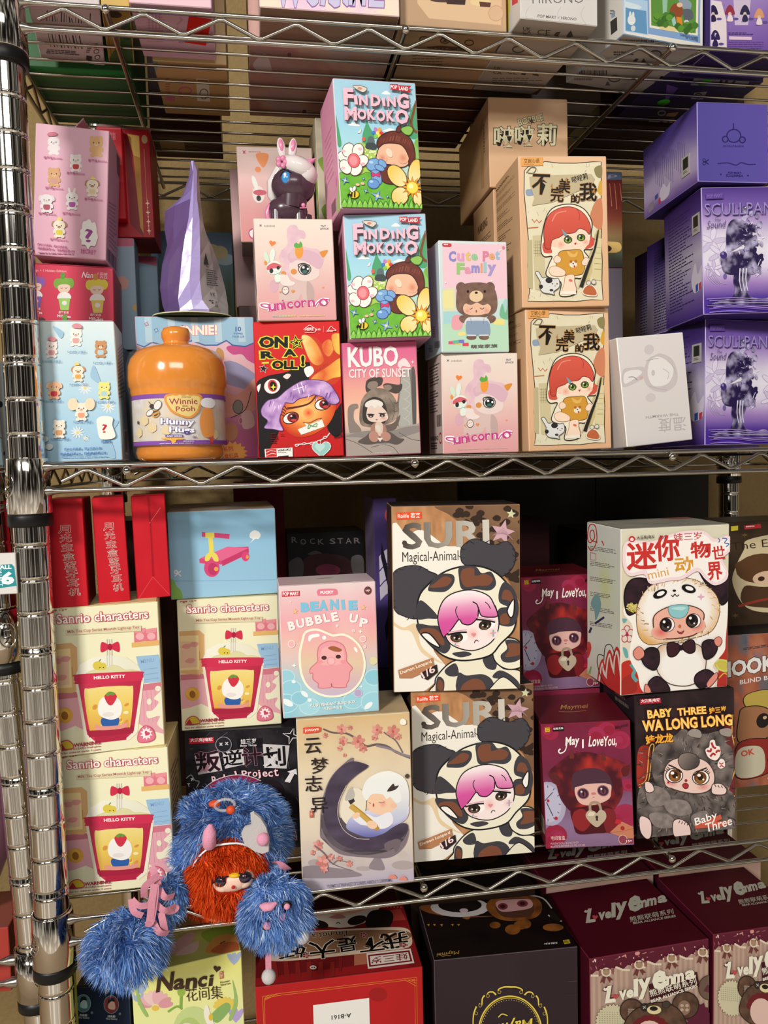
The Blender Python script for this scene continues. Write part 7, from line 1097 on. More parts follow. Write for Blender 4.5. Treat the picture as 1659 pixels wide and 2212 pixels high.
def art_purplefig(f):
    p = f('front', [(1318, -533), (1817, -469), (1808, 345), (1314, 301)]); p.fld(lambda u, v: mixc(ramp(v, 'b0a0c4', 'b4a4c8', '8c70b0', '6c4c9c'), '5c3c90', max(0, u - .5)), 8, 8)
    p.f('d4c8cc', [1282, 310, 1290, 60, 1320, 0, 1380, 10, 1410, 120, 1412, 305], 0); p.f('c0b0c8', [1450, -40, 1560, -40, 1540, 150, 1460, 150], 0)
    for x, y, c in ((1330, 60, '241c40'), (1342, 210, '2c2050'), (1430, 60, '8a3040'), (1520, 60, '2c2848'), (1605, 80, 'c89068')): p.f(c, [x - 30, y + 24, x - 16, y - 16, x, y - 30, x + 18, y - 16, x + 30, y + 24, x + 10, y + 28, x - 10, y + 28]); p.e('c8b0a8' if c != '2c2050' else c, x, y + 24, 10, 12); p.f(c if c[0] == '2' else 'd8c8c8', [x - 16, y + 66, x - 8, y + 32, x + 10, y + 32, x + 18, y + 66]); p.e('5a4a88', x + 36, y + 54, 16, 8); p.bars('5a4a78', x - 22, y + 70, x + 24, y + 76, 1)
    p.t('d8d0d8', '?', 1336, 218, 1350, 218, 20, .02); p.bars('4a3870', 1420, 195, 1580, 212, 2, 3); p.p('d0b8cc', [1425, 218, 1560, 222, 1560, 240, 1425, 238]); p.bars('6a4a90', 1420, 250, 1640, 300, 4, 6, .4, .8)
    q = f('bottom'); q.fld(lambda u, v: mixc('3c2c68', '2c2050', v), 2, 2)
def art_violetunder(f):
    p = f('bottom', [(1018, 454), (1633, 491), (1324, 721), (767, 693)]); p.fld(lambda u, v: mixc('2c2450', '181430', v), 3, 3); p.p('6a4c9c', [1060, 500, 1130, 520, 1070, 590, 1060, 590]); p.p('989490', [1220, 465, 1560, 470, 1530, 520, 1200, 505]); p.t('242024', '02', 1370, 508, 1475, 508, 40, .05); p.p('a8a49c', [1230, 545, 1305, 540, 1285, 582, 1212, 580]); p.e('a8a49c', 1255, 562, 20, 12, 0, '2c2828', 6); p.e('181430', 1048, 655, 22, 12, 0, '8c8884', 7); p.p('a88454', [1085, 655, 1150, 650, 1130, 675, 1072, 672]); p.p('8c8884', [980, 690, 1130, 685, 1100, 740, 960, 745]); p.t('242024', '01', 1030, 735, 1100, 735, 36, .05)
# ---------------------------------------------------------------- placing the boxes
G = 'boxed toys on the wire shelves'
N = 'toy_box'
GR = {'art_sanrio': 'cream cup toy cartons', 'art_mokoko': 'meadow cartons with pink titles', 'art_unicorno': 'pale pink pony cartons', 'art_buwan': 'tan cartons with the red haired girl', 'art_skull': 'violet cartons with the poured glass tree', 'art_suri': 'cow spotted hood doll cartons', 'art_may': 'wine red padlock doll cartons', 'art_emma': 'wine lidded bear title cartons', 'art_emmaback': 'wine lidded bear title cartons', 'skull_side': 'violet cartons seen from the side'}
def place(label, pose, cols, art, flap=None, group=None, edge=None, name=N, cat='toy box', b=.0006):
    x, y, z, yaw, roll, pit, w, h, d = pose; group = group or GR.get(art.__name__)
    return carton(name, label, cat, group, x, y, z, yaw, roll, pit, w, h, d, cols, art, flap, edge, b)
# second shelf, front row
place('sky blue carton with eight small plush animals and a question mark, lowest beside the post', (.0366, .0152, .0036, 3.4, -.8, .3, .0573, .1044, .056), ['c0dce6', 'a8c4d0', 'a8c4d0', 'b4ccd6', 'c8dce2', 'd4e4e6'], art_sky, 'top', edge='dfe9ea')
place('pale blue carton mostly hidden behind the sky blue one, clear bubble at its edge', (.0205, .0765, .003, 1, -.6, 0, .075, .099, .062), '9cc0d2', lambda f: (lambda p: (p.f('e8d8d8', [6, 55, 10, 50, 14, 60, 14, 95, 8, 92]), p.f('d0a0a8', [5, 58, 9, 52, 12, 70, 8, 75])))(f('front')))
place('short crimson carton with rows of cup dolls, under the pink one', (.0199, .0745, .1035, 3.2, 1.6, 0, .0677, .0600, .062), ['d43c58', '982840', '982840', 'a83048', 'b02c48', 'd05068'], art_nancired, 'top')
pk = place('pink carton with eight little animals and SECRET question mark, topmost beside the post', (.0233, .0679, .1684, -.1, 3.9, -1.2, .056, .1036, .0518), ['e0b0c2', 'b890a4', 'c8a0b0', 'c09cac', 'c898ac', 'dca8bc'], art_pinkbox, 'bottom', edge='ecc4d0')
mb = MB(); mb.box(-.001, 0, 0, .02, 0, .016, 'c898a8', .0003); o = mb.build('side_flap', pk); o.location = (-.004, .012, .1036); o.rotation_euler = (0, math.radians(38), 0)
place('red carton with a grinning purple haired face and graffiti title, under a pony box', (.2023, .0247, .003, -3, -.4, 0, .0684, .1076, .06), ['d01c1e', '8c1416', 'a01818', '8c1416', '8c1416', 'b01a1c'], art_onaroll)
def art_unicorno2(f): art_unicorno(f, False)
GR['art_unicorno2'] = GR['art_unicorno']
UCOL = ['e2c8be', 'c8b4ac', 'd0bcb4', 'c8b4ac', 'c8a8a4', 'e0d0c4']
place('pale pink pony carton standing on the red graffiti carton', (.2025, .0212, .1108, .5, -.9, 0, .0619, .0786, .06), UCOL, art_unicorno)
place('pale pink pony carton on the wire shelf, under the bear hood carton', (.3515, .0232, .003, -.9, -.2, .3, .0651, .0822, .0541), UCOL, art_unicorno2)
place('pink grey sunset carton with hooded child, under the lower meadow box', (.2693, .0245, .003, -3.2, -1.3, 0, .0619, .0915, .06), ['d87890', '8c6878', 'b07888', '8c6878', '8c8078', 'd06088'], art_kubo)
MC = ['a0cce0', 'd894b4', 'dc9cba', 'd894b4', 'c890ac', 'b0d4e4']
place('meadow carton with pink bubble title, lower one on the sunset carton', (.2752, .012, .0956, -2.4, -1.7, 0, .0655, .0965, .058), MC, art_mokoko, 'bottom', edge='e8c8d8')
place('meadow carton with pink bubble title, upper one on top of its twin', (.2693, .0055, .1935, 4.7, -2, 0, .0655, .0965, .058), MC, art_mokoko, 'bottom', edge='e8c8d8')
place('pastel carton with child in brown bear hood, on the pony carton', (.3472, .0195, .0855, 3.3, -.8, 0, .0585, .0893, .05), ['d0dede', 'a8c0c8', 'b8d0d8', 'a8c0c8', 'b8d0d8', 'c8d8d8'], art_cutepet, edge='dce8e8')
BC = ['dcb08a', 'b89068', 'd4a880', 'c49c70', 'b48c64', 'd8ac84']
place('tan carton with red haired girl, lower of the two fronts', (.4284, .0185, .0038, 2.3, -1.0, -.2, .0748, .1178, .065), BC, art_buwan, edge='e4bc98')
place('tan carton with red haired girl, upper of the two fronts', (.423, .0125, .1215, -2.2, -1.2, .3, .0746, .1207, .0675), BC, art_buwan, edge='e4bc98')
place('tan carton seen only from its side behind the lower red haired girl', (.4258, .089, .003, 1, -.5, 0, .0746, .1178, .066), BC, lambda f: None)
def side_print(f):
    q = f('left'); q.fld(lambda u, v: mixc('c49c70', 'd0a880', u), 2, 2); q.t('4a3828', 'WARNING', 20, 22, 70, 22, 7, .06)
    for k in range(8): q.bars('5a4430', 10, 28 + k * 8, 90, 33 + k * 8, 3, k, .4, .5)
place('tan carton seen only from its side behind the upper red haired girl', (.4235, .0850, .1215, -1, -.6, 0, .0746, .1185, .068), BC, side_print)
place('plain tan carton with outlined green lettering, highest, touching the upper shelf', (.4185, .0835, .2412, -2, -.4, 0, .0735, .0785, .115), BC, art_bobble, 'bottom', edge='e4bc98')
place('narrow autumn red carton with blue header band behind the tan cartons', (.508, .15, .188, 0, -.5, 0, .068, .095, .06), ['8c3428', '5a2018', '5a2018', '5a2018', '5a2018', '7a90b8'], art_zoop)
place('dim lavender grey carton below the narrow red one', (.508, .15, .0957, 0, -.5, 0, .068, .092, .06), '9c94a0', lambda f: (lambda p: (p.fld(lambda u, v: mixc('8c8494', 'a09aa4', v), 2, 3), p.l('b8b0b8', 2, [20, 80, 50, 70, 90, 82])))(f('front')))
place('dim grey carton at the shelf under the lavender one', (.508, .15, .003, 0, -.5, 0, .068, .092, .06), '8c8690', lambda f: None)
place('white carton with embossed upside down child, leaning beside the violet boxes', (.5045, .009, .0075, 4, -5, -1.6, .0628, .0913, .045), ['d4cecc', 'b0a8a6', 'c0b8b4', 'b0a8a6', 'b8b0ae', 'dcd8d6'], art_warm, edge='efecea')
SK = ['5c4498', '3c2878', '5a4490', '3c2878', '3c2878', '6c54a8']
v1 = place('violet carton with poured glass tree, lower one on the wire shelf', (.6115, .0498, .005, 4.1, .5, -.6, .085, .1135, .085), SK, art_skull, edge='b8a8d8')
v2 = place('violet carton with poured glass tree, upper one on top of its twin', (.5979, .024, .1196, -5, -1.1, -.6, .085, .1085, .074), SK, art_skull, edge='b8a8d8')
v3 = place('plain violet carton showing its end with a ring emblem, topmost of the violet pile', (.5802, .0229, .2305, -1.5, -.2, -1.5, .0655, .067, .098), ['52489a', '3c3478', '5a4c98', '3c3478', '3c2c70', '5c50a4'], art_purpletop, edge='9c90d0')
def seal_print(p): p.p('2c2c28', [18, 10, 82, 10, 82, 66, 18, 66]); p.bars('5a5854', 20, 74, 80, 90, 2)
for r_, w_, d_, yy, zz in ((v1, .085, .085, .0185, .076), (v2, .085, .074, .0165, .072), (v3, .0655, .098, .0255, .012)): sticker(r_, (-w_ / 2 - .0004, yy, zz), (0, -1, 0), (0, 0, 1), .0135, .017, 'b4b0ac', seal_print, 'seal_sticker', 'grey seal sticker with dark square')
def skull_side(f): q = f('left'); q.fld(lambda u, v: ramp(v, '2c1c58', '4c3878', '8c80a8', 'a89cb8', '5c4888'), 3, 10); q.bars('2c2050', 20, 10, 90, 90, 30, 6, .35, .5)
place('violet carton side just behind the upper poured glass carton', (.6420, .128, .1185, -2, 0, 0, .085, .109, .085), SK, skull_side)
place('violet carton side just behind the lower poured glass carton', (.6480, .142, .003, -2, 0, 0, .085, .1135, .075), SK, skull_side)
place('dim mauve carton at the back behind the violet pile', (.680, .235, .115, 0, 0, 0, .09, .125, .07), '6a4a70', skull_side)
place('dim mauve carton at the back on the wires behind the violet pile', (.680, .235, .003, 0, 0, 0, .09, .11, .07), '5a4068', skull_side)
# second shelf, behind
def art_pinkback(f):
    p = f('front'); p.fld(lambda u, v: ramp(v, 'e0ccc4', 'dcb8b4', 'd49898', 'd48c88'), 3, 8); p.star('c06070', 10, 6, 3, 1.2, 4, 45); p.bars('c89090', 16, 5, 40, 7, 1); p.f('e8945c', [25, 8, 42, 8, 34, 22]); p.e('e8945c', 27, 24, 4, 3); p.e('e0d8d0', 26, 50, 8, 9); p.e('c05868', 28, 48, 9, 3)
    p.e('e0e4dc', 22, 38, 3, 8, 20); p.e('2a2a2a', 26, 54, 3); p.f('f0e8e4', [12, 88, 30, 84, 30, 96, 14, 96], ol='b85080', ow=1.5)
place('pink pony carton behind the dark figurine, against the wires', (.1935, .115, .197, 0, -1, 0, .067, .083, .05), ['dcb8b4', 'a88c90', 'c8a8ac', 'a88c90', '8c7870', 'e4d0c8'], art_pinkback, 'bottom')
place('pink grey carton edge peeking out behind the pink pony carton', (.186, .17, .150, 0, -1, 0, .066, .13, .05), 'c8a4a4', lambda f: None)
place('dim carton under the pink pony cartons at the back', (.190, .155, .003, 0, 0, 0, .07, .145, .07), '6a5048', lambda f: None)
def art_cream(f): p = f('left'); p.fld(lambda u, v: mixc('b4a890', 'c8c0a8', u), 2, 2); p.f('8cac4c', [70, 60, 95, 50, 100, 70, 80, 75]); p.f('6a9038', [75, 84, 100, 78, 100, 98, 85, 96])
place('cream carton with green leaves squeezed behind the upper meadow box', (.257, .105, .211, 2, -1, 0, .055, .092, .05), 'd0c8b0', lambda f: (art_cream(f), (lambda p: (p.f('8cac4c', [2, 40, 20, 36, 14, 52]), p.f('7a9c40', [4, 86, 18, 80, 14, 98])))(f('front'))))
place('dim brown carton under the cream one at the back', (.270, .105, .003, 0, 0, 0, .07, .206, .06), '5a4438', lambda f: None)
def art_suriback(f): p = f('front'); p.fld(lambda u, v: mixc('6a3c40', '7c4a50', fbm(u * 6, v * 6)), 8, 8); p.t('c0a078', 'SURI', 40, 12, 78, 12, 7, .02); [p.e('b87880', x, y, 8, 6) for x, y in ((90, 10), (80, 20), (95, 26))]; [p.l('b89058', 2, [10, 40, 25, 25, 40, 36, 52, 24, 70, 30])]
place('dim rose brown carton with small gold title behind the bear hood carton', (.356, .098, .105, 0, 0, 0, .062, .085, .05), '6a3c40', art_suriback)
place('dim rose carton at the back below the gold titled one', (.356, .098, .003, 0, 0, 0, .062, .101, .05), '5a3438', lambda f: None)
# red gift carton with open lid on two pale blue ones
place('pale blue carton with pink top behind the crimson one', (.0490, .142, .105, 1, 0, 0, .030, .1, .03), ['9cb4c8', '7890a4', '90a8bc', '8098ac', '8098a8', 'c87088'], lambda f: (lambda p: (p.p('cc6c84', [0, 0, 100, 0, 100, 7, 0, 8]), p.e('dca8a0', 60, 40, 20, 6), p.e('e0b060', 95, 62, 8, 3)))(f('front')))
place('pale blue carton with pink corner, second behind the crimson one', (.0645, .18, .105, 1, 0, 0, .030, .094, .04), ['7c98ac', '687c90', '7890a4', '70889c', '708898', 'b05870'], lambda f: (lambda p: p.p('b04c68', [0, 0, 100, 0, 100, 10, 0, 4]))(f('front')))
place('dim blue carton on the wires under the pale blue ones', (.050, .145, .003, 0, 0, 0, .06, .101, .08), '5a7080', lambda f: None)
rg_ = carton('gift_box', 'open red gift carton with gold strip behind the pink carton', 'gift box', None, .0605, .142, .2055, 0, -.6, 0, .044, .0955, .055, ['a81020', '780c18', '98101c', '8c0e1a', '780c18', 'b01c28'],
             lambda f: (lambda p: (p.p('c01424', [0, 2, 50, 2, 52, 86, 0, 86]), p.p('7c0c18', [52, 4, 58, 10, 78, 100, 52, 87]), p.p('b88430', [56, 4, 80, 6, 78, 96, 72, 90, 66, 24]), p.p('e0b860', [57, 5, 79, 6, 79, 26, 67, 24]), p.e('b8a070', 90, 9, 6, 4), p.l('c88c40', 1, [88, 18, 88, 66], 0),
                                    [p.star('f0d8b0', 89, 68 + k * 8.5, 4.5, 1.2, 4) for k in range(4)], [p.star('f0d8b0', 89, 72 + k * 8.5, 1.6, .8, 4) for k in range(3)], p.t('d87078', '囍', 18, 10, 34, 10, 5, .02), p.t('d04858', '茶语', 22, 80, 36, 80, 2.5)))(f('front')))
mb = MB(); mb.box(-.024, .022, 0, .0008, 0, .02, 'c8a0a0', .0002); o = mb.build('lid_flap', rg_); o.location = (0, .002, .0955); o.rotation_euler = (math.radians(-58), math.radians(4), 0)
mb = MB(); mb.box(-.022, -.0005, -.011, -.0003, .013, .0925, 'c41626', .0006)
pf = Print(mb, (-.022, -.011, .013), (1, 0, 0), (0, 0, 1), .0215, .0795); pf.p('cc2030', [4, 3, 96, 3, 96, 97, 4, 97]); pf.p('b81422', [4, 55, 96, 60, 96, 97, 4, 97]); pf.l('e06068', 1.5, [2, 2, 98, 2], 0); pf.t('e08088', '囍', 52, 14, 76, 14, 8, .02)
mb.build('front_panel', rg_)
def art_bush(f): p = f('front'); p.fld(lambda u, v: ramp(v, '3c5870', '44607c', '4a6a78', '3c5c48', '34502c', '3a4c1c'), 3, 8); [p.e('8ca0a8', x, y, 12, 7) for x, y in ((78, 28), (90, 32), (70, 36))]; [p.e('b0a070', x, y, 10, 8) for x, y in ((74, 22), (84, 24))]
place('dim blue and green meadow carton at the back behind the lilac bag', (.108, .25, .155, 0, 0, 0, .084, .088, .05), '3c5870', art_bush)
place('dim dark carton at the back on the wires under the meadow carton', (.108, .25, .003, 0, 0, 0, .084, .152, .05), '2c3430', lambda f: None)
# third shelf
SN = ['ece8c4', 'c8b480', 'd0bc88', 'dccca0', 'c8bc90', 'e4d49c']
place('cream cup toy carton, lowest beside the post behind the plush doll', (.0462, .0290, -.342, -2.2, -.6, .3, .086, .1150, .062), SN, art_sanrio, 'top')
place('cream cup toy carton in the middle beside the post, under the red envelopes', (.0440, .0265, -.2262, 5.5, -.3, 0, .0835, .1170, .062), SN, art_sanrio, 'top')
place('cream cup toy carton under the blue scooter carton', (.1375, .0773, -.2320, -.4, .1, .2, .086, .1150, .06), SN, art_sanrio)
place('black carton with torn paper title, behind the blue plush doll', (.1455, .0720, -.342, -4.6, .3, 0, .1000, .1090, .074), ['221e22', '141216', '141216', '1c181c', '141216', '28242a'], art_rebel, 'top')
place('light blue carton printed with a pink scooter', (.1356, .082, -.1165, 2.9, -.2, 1.0, .0914, .0756, .0926), ['94c4e0', '6a98b4', '7cb0cc', '84b4d0', '80b0cc', 'a89888'], art_scooter, 'top', edge='c0dcec')
gp = 'red envelopes boxes standing on the cream carton'
for k, (x, y, yaw, roll, w, cr, ti, sd, lb) in enumerate(((.0203, .0240, 4.7, -.6, .0266, 0, 1, 0, 'slim red carton with vertical white title, right beside the post'), (.0512, .0362, 9, -1.2, .0238, 0, 1, 1, 'slim red carton with vertical white title and crinkled side, middle of three'), (.0800, .0470, 6.2, -.9, .0264, 1, 0, 0, 'slim red carton with folded wrapped end, third from the post'))):
    place(lb, (x, y, -.1088, yaw, roll, 0, w, .0838, .052), ['c41626', '8c101c', 'a81420', '980f1c', '8c101c', 'c82030'], lambda f, cr=cr, ti=ti, sd=sd: art_redgift(f, cr, ti, sd), group=gp)
place('pastel bubble carton with pink chubby figure, on the ink brush carton', (.2182, -.0022, -.2012, 0, -.2, -.9, .0761, .1046, .047), ['dcb8bc', 'a8b8c0', 'c8b0b4', '90b4c0', '90b4c0', 'd4bcbc'], art_pucky, 'top', edge='e4d4d4')
place('parchment carton with ink brush crescent and sleeping white haired child', (.2355, -.006, -.342, -2.7, -.3, 0, .09, .1400, .06), ['d8c8ac', 'a89878', 'b8a888', 'a89878', 'a89878', 'c8b490'], art_yumo, 'top', edge='e0d4b8')
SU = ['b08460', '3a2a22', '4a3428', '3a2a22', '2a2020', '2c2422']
place('cow spotted hood doll carton, lower one on the wire shelf', (.3383, .0165, -.3408, -1.6, .4, -.6, .106, .1475, .06), SU, art_suri)
place('cow spotted hood doll carton, upper one stacked on its twin', (.3245, .0125, -.1938, -6, .6, 0, .106, .1545, .062), SU, art_suri, 'top')
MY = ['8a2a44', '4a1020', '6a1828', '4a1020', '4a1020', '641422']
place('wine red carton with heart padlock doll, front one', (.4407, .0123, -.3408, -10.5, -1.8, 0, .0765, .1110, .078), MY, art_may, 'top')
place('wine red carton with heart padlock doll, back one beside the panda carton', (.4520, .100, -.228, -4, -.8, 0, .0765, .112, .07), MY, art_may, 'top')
place('dark red carton on the wires hidden behind the front padlock carton', (.4520, .1, -.342, -4, 0, 0, .0765, .1135, .07), MY, lambda f: None)
place('dark carton with grumpy grey furry doll and orange title', (.5352, .0183, -.342, -2.3, -1, 0, .0937, .1300, .068), ['2a1e20', '181416', '1c1618', '181416', '181416', '241c1e'], art_walong)
place('bright panda hood doll carton with red brush title', (.5243, .0201, -.2112, .7, -.2, 1, .1028, .1464, .067), ['d8d0bc', 'a8a894', 'd4d4c8', 'b8a894', 'a8a090', '9c9888'], art_panda, 'top', edge='e8e4d8')
def art_entw(f):
    p = f('front', [(1400, 335), (1700, 345), (1690, 960), (1405, 955)]); p.fld(lambda u, v: mixc('2a2018', '463424', fbm(u * 5, v * 6)), 10, 16); p.f('c8b894', [1430, 700, 1440, 600, 1470, 500, 1480, 450, 1600, 420, 1680, 430, 1690, 860, 1580, 880, 1480, 840]); p.t('2a2018', 'The Entwined', 1425, 506, 1740, 486, 46, -.005)
    p.p('d8c83c', [1420, 362, 1446, 360, 1446, 388, 1421, 390]); p.p('b83038', [1468, 362, 1528, 358, 1530, 382, 1470, 386]); p.bars('f0d8d0', 1474, 366, 1522, 378, 1)
    for c, x, y, r in (('5a3c24', 1530, 620, 90), ('4a3220', 1670, 620, 90), ('5a3c24', 1470, 600, 34), ('4a3220', 1600, 570, 30)): p.e(c, x, y, r, r * .95)
    for x in (1555, 1665): p.e('d0b094', x, 680, 55, 42); p.e('3a2418', x - 24, 682, 12, 14); p.e('3a2418', x + 22, 678, 12, 14)
    p.f('4a3220', [1470, 720, 1540, 730, 1640, 730, 1690, 720, 1690, 850, 1480, 830]); p.l('8a3428', 14, [1450, 830, 1560, 800, 1690, 820]); [p.star('6a5030', x, y, 16, 5, 6) for x, y in ((1470, 420), (1410, 480), (1440, 880))]
place('dim brown carton with two hugging bear hoods beside the panda carton', (.6920, .13, -.187, 0, 0, 0, .095, .113, .06), ['34281c', '1c1610', '241c14', '1c1610', '1c1610', '34281c'], art_entw)
def art_ook(f):
    p = f('front', [(1290, 1000), (1655, 1040), (1680, 2130), (1310, 2130)]); p.fld(lambda u, v: mixc(ramp(fbm(u * 4, v * 6), '3c5468', '6a6a70', 'a85838', 'c07858', '58708c'), '1c1c20', .2), 14, 20)
    p.t('e4e0dc', 'HOOK', 1290, 1310, 1582, 1300, 118, .07, '1c181a', .05); p.t('dcd8d4', 'BLIND BOX 1', 1400, 1368, 1626, 1356, 32, .02); p.bars('3a3438', 1410, 1110, 1640, 1130, 2, 3)
    p.star('1c181a', 1608, 1416, 34, 14, 5, 5, 'd4d0d0', 4); p.f('b49c48', [1420, 1480, 1450, 1440, 1540, 1430, 1590, 1480, 1600, 1560, 1540, 1600, 1500, 1540, 1440, 1540], ol='1c1614', ow=5); p.f('9a6a48', [1400, 1600, 1420, 1540, 1500, 1540, 1560, 1580, 1600, 1640, 1590, 1740, 1500, 1800, 1400, 1780], ol='1c1614', ow=6); p.e('201816', 1525, 1650, 34, 54); p.e('c8a888', 1534, 1630, 10, 12); p.e('a87450', 1612, 1650, 34, 46, 20, '1c1614', 6)
    p.f('8a2c24', [1400, 1800, 1560, 1790, 1640, 1900, 1620, 1960, 1560, 1930, 1560, 2040, 1400, 2050], ol='1c1614', ow=6); p.f('c0b8a0', [1400, 1850, 1500, 1830, 1540, 1900, 1530, 2040, 1400, 2040]); p.t('c04838', 'OK', 1420, 1900, 1490, 1890, 46, .05)
    for q in ([1600, 1400, 1650, 1480, 1620, 1560], [1655, 1600, 1600, 1760, 1660, 1840], [1560, 2080, 1620, 2060, 1670, 2090]): p.l('e0d4d0', 7, q)
place('colourful graffiti carton with white lettering at the frame edge', (.6565, .095, -.342, 0, 0, 0, .080, .158, .06), ['7a6a68', '2a2426', '34302e', '2a2426', '2a2426', '1c1a1c'], art_ook, 'top')
def art_rock(f):
    p = f('front', [(165, 370), (620, 345), (630, 800), (175, 830)]); p.fld(lambda u, v: mixc('0e0c0e', '1a1618', v), 2, 2)
    for ch, x, y, w in (('R', 192, 430, 34), ('O', 244, 442, 34), ('C', 300, 438, 30), ('K', 348, 440, 36), ('S', 418, 436, 34), ('T', 464, 434, 32), ('A', 512, 432, 36), ('R', 562, 430, 38)): p.t('7c7474', ch, x, y, x + w, y - 2, 36, .02)
    p.f('4a4646', [285, 500, 330, 478, 370, 495, 330, 505]); p.f('3a1c20', [260, 540, 330, 500, 450, 500, 540, 540, 560, 640, 250, 640]); p.e('7a3048', 405, 600, 74, 38); p.f('4a4646', [170, 560, 230, 520, 260, 560, 250, 640, 175, 640]); p.f('5a5656', [545, 520, 610, 510, 620, 620, 560, 630])
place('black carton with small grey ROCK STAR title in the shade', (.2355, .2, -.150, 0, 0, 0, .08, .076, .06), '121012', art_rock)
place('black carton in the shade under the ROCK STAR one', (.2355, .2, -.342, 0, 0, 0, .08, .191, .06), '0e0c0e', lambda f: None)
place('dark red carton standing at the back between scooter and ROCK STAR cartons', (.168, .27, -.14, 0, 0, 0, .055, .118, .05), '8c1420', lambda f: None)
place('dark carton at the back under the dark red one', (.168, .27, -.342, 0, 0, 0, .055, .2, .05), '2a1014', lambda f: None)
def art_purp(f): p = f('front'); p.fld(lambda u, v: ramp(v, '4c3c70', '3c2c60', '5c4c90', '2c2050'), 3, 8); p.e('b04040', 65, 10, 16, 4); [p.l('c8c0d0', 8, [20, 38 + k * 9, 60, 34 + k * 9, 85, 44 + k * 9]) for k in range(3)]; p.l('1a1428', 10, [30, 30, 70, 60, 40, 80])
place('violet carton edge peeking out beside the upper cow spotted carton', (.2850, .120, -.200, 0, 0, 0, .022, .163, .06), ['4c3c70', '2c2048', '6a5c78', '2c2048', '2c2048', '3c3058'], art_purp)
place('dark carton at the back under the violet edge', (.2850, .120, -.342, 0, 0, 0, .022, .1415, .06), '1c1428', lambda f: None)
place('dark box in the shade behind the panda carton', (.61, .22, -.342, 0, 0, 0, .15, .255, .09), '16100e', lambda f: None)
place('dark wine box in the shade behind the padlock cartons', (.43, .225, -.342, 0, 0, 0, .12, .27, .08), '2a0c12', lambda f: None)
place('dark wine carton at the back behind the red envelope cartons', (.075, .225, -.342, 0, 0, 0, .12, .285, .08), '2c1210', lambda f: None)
place('big dark olive filler box added at the back to darken the gap above the padlock cartons', (.500, .312, -.342, 0, 0, 0, .17, .316, .032), '1c1810', lambda f: None)  # invented box, hides the lit wall so the shaded gap goes dark
place('big dark olive filler box added at the back to darken the gap above the panda carton', (.665, .316, -.342, 0, 0, 0, .155, .316, .030), '1e1a12', lambda f: None)  # second added box, darkens the rest of that gap
# ---------------------------------------------------------------- top shelf and bottom shelf
B0 = Z4 + .003
place('navy carton with round planet pictures, low beside the post', (.0225, .056, B0, -9, 0, 0, .045, .263, .056), ['14223c', '0c1424', '0e1a2c', '0c1424', '0a101c', '0a101a'], art_navy, 'top', edge='3a4a60')
place('yellow green flower carton with brown brush title, below the plush doll', (.098, .026, B0, 9.7, -.3, 0, .0877, .294, .045), ['e8e68c', 'a8a060', 'b8b068', '6a6438', 'a8a060', 'b8b45c'], art_nancigreen, 'top', edge='e8e8a0')
ra = place('big red carton with black brush title on its lid and a white code sticker', (.2209, .022, B0, -.7, 0, 0, .1416, .2673, .094), ['b01c20', '6a1012', '7a1416', '6a1012', '6a1012', '701618'], art_reda, 'top')
def stk(p): p.t('1c1c1c', 'A-B161', 67, 47, 32, 47, 17, .03)
sticker(ra, (-.0235, -.0005, .2465 - .024), (1, 0, 0), (0, 0, 1), .0475, .0235, 'e4e2dc', stk, label='white paper sticker printed A-B161')
place('black brown carton with gold scrolled frame, between the red and wine cartons', (.3675, .024, B0, -3, 0, 0, .1290, .2672, .083), ['2e2228', '181014', '20161a', '181014', '181014', '120c0c'], art_maymei, 'top', edge='5a4a50')
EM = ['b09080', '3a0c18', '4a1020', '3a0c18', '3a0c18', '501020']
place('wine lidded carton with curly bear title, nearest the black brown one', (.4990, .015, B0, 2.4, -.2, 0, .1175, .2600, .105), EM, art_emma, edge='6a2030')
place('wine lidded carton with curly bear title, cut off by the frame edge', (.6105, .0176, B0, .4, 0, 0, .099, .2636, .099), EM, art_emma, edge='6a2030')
place('wine lidded carton at the back, half hidden by the front padlock carton', (.5050, .131, B0, 0, 0, 0, .1195, .260, .105), EM, art_emmaback, edge='6a2030')
place('wine lidded carton at the back, under the grumpy grey doll carton', (.6300, .131, B0, 0, 0, 0, .1195, .260, .105), EM, art_emmaback, edge='6a2030')
place('dark brown carton at the back behind the black brown one', (.368, .128, B0, 0, 0, 0, .13, .262, .1), ['2a1c16', '181014', '20161a', '181014', '181014', '181010'], lambda f: (lambda q: [q.e('3a2414', 30 + k * 22, 30, 12, 16) for k in range(3)])(f('top')))
place('dark red carton at the back behind the big red one', (.2209, .130, B0, 0, 0, 0, .14, .262, .1), ['5a1416', '3a0c0e', '3a0c0e', '3a0c0e', '3a0c0e', '3c1012'], lambda f: None)
place('slim yellow green carton squeezed between post and navy carton', (-.0010, .022, B0, 0, 0, 0, .0125, .335, .022), 'b0b848', lambda f: (lambda p: (p.fld(lambda u, v: mixc('b4bc4c', 'a0a84c', v), 2, 4)))(f('front')))
T0 = Z1 + .0036
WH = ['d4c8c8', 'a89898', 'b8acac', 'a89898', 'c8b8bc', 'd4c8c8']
place('white carton with barcodes on its base, on the top shelf beside the post', (.0415, .0035, T0, 8, 0, 0, .049, .1, .086), WH, art_barcode)
place('green carton on the top shelf behind the barcoded one', (.030, .100, T0, 0, 0, 0, .086, .1, .108), '2c5c34', lambda f: (lambda p: (p.fld(lambda u, v: mixc('3c6c40', '2c5430', v), 2, 3), p.p('1c8c3c', [0, 0, 100, 0, 100, 10, 0, 8])))(f('bottom')))
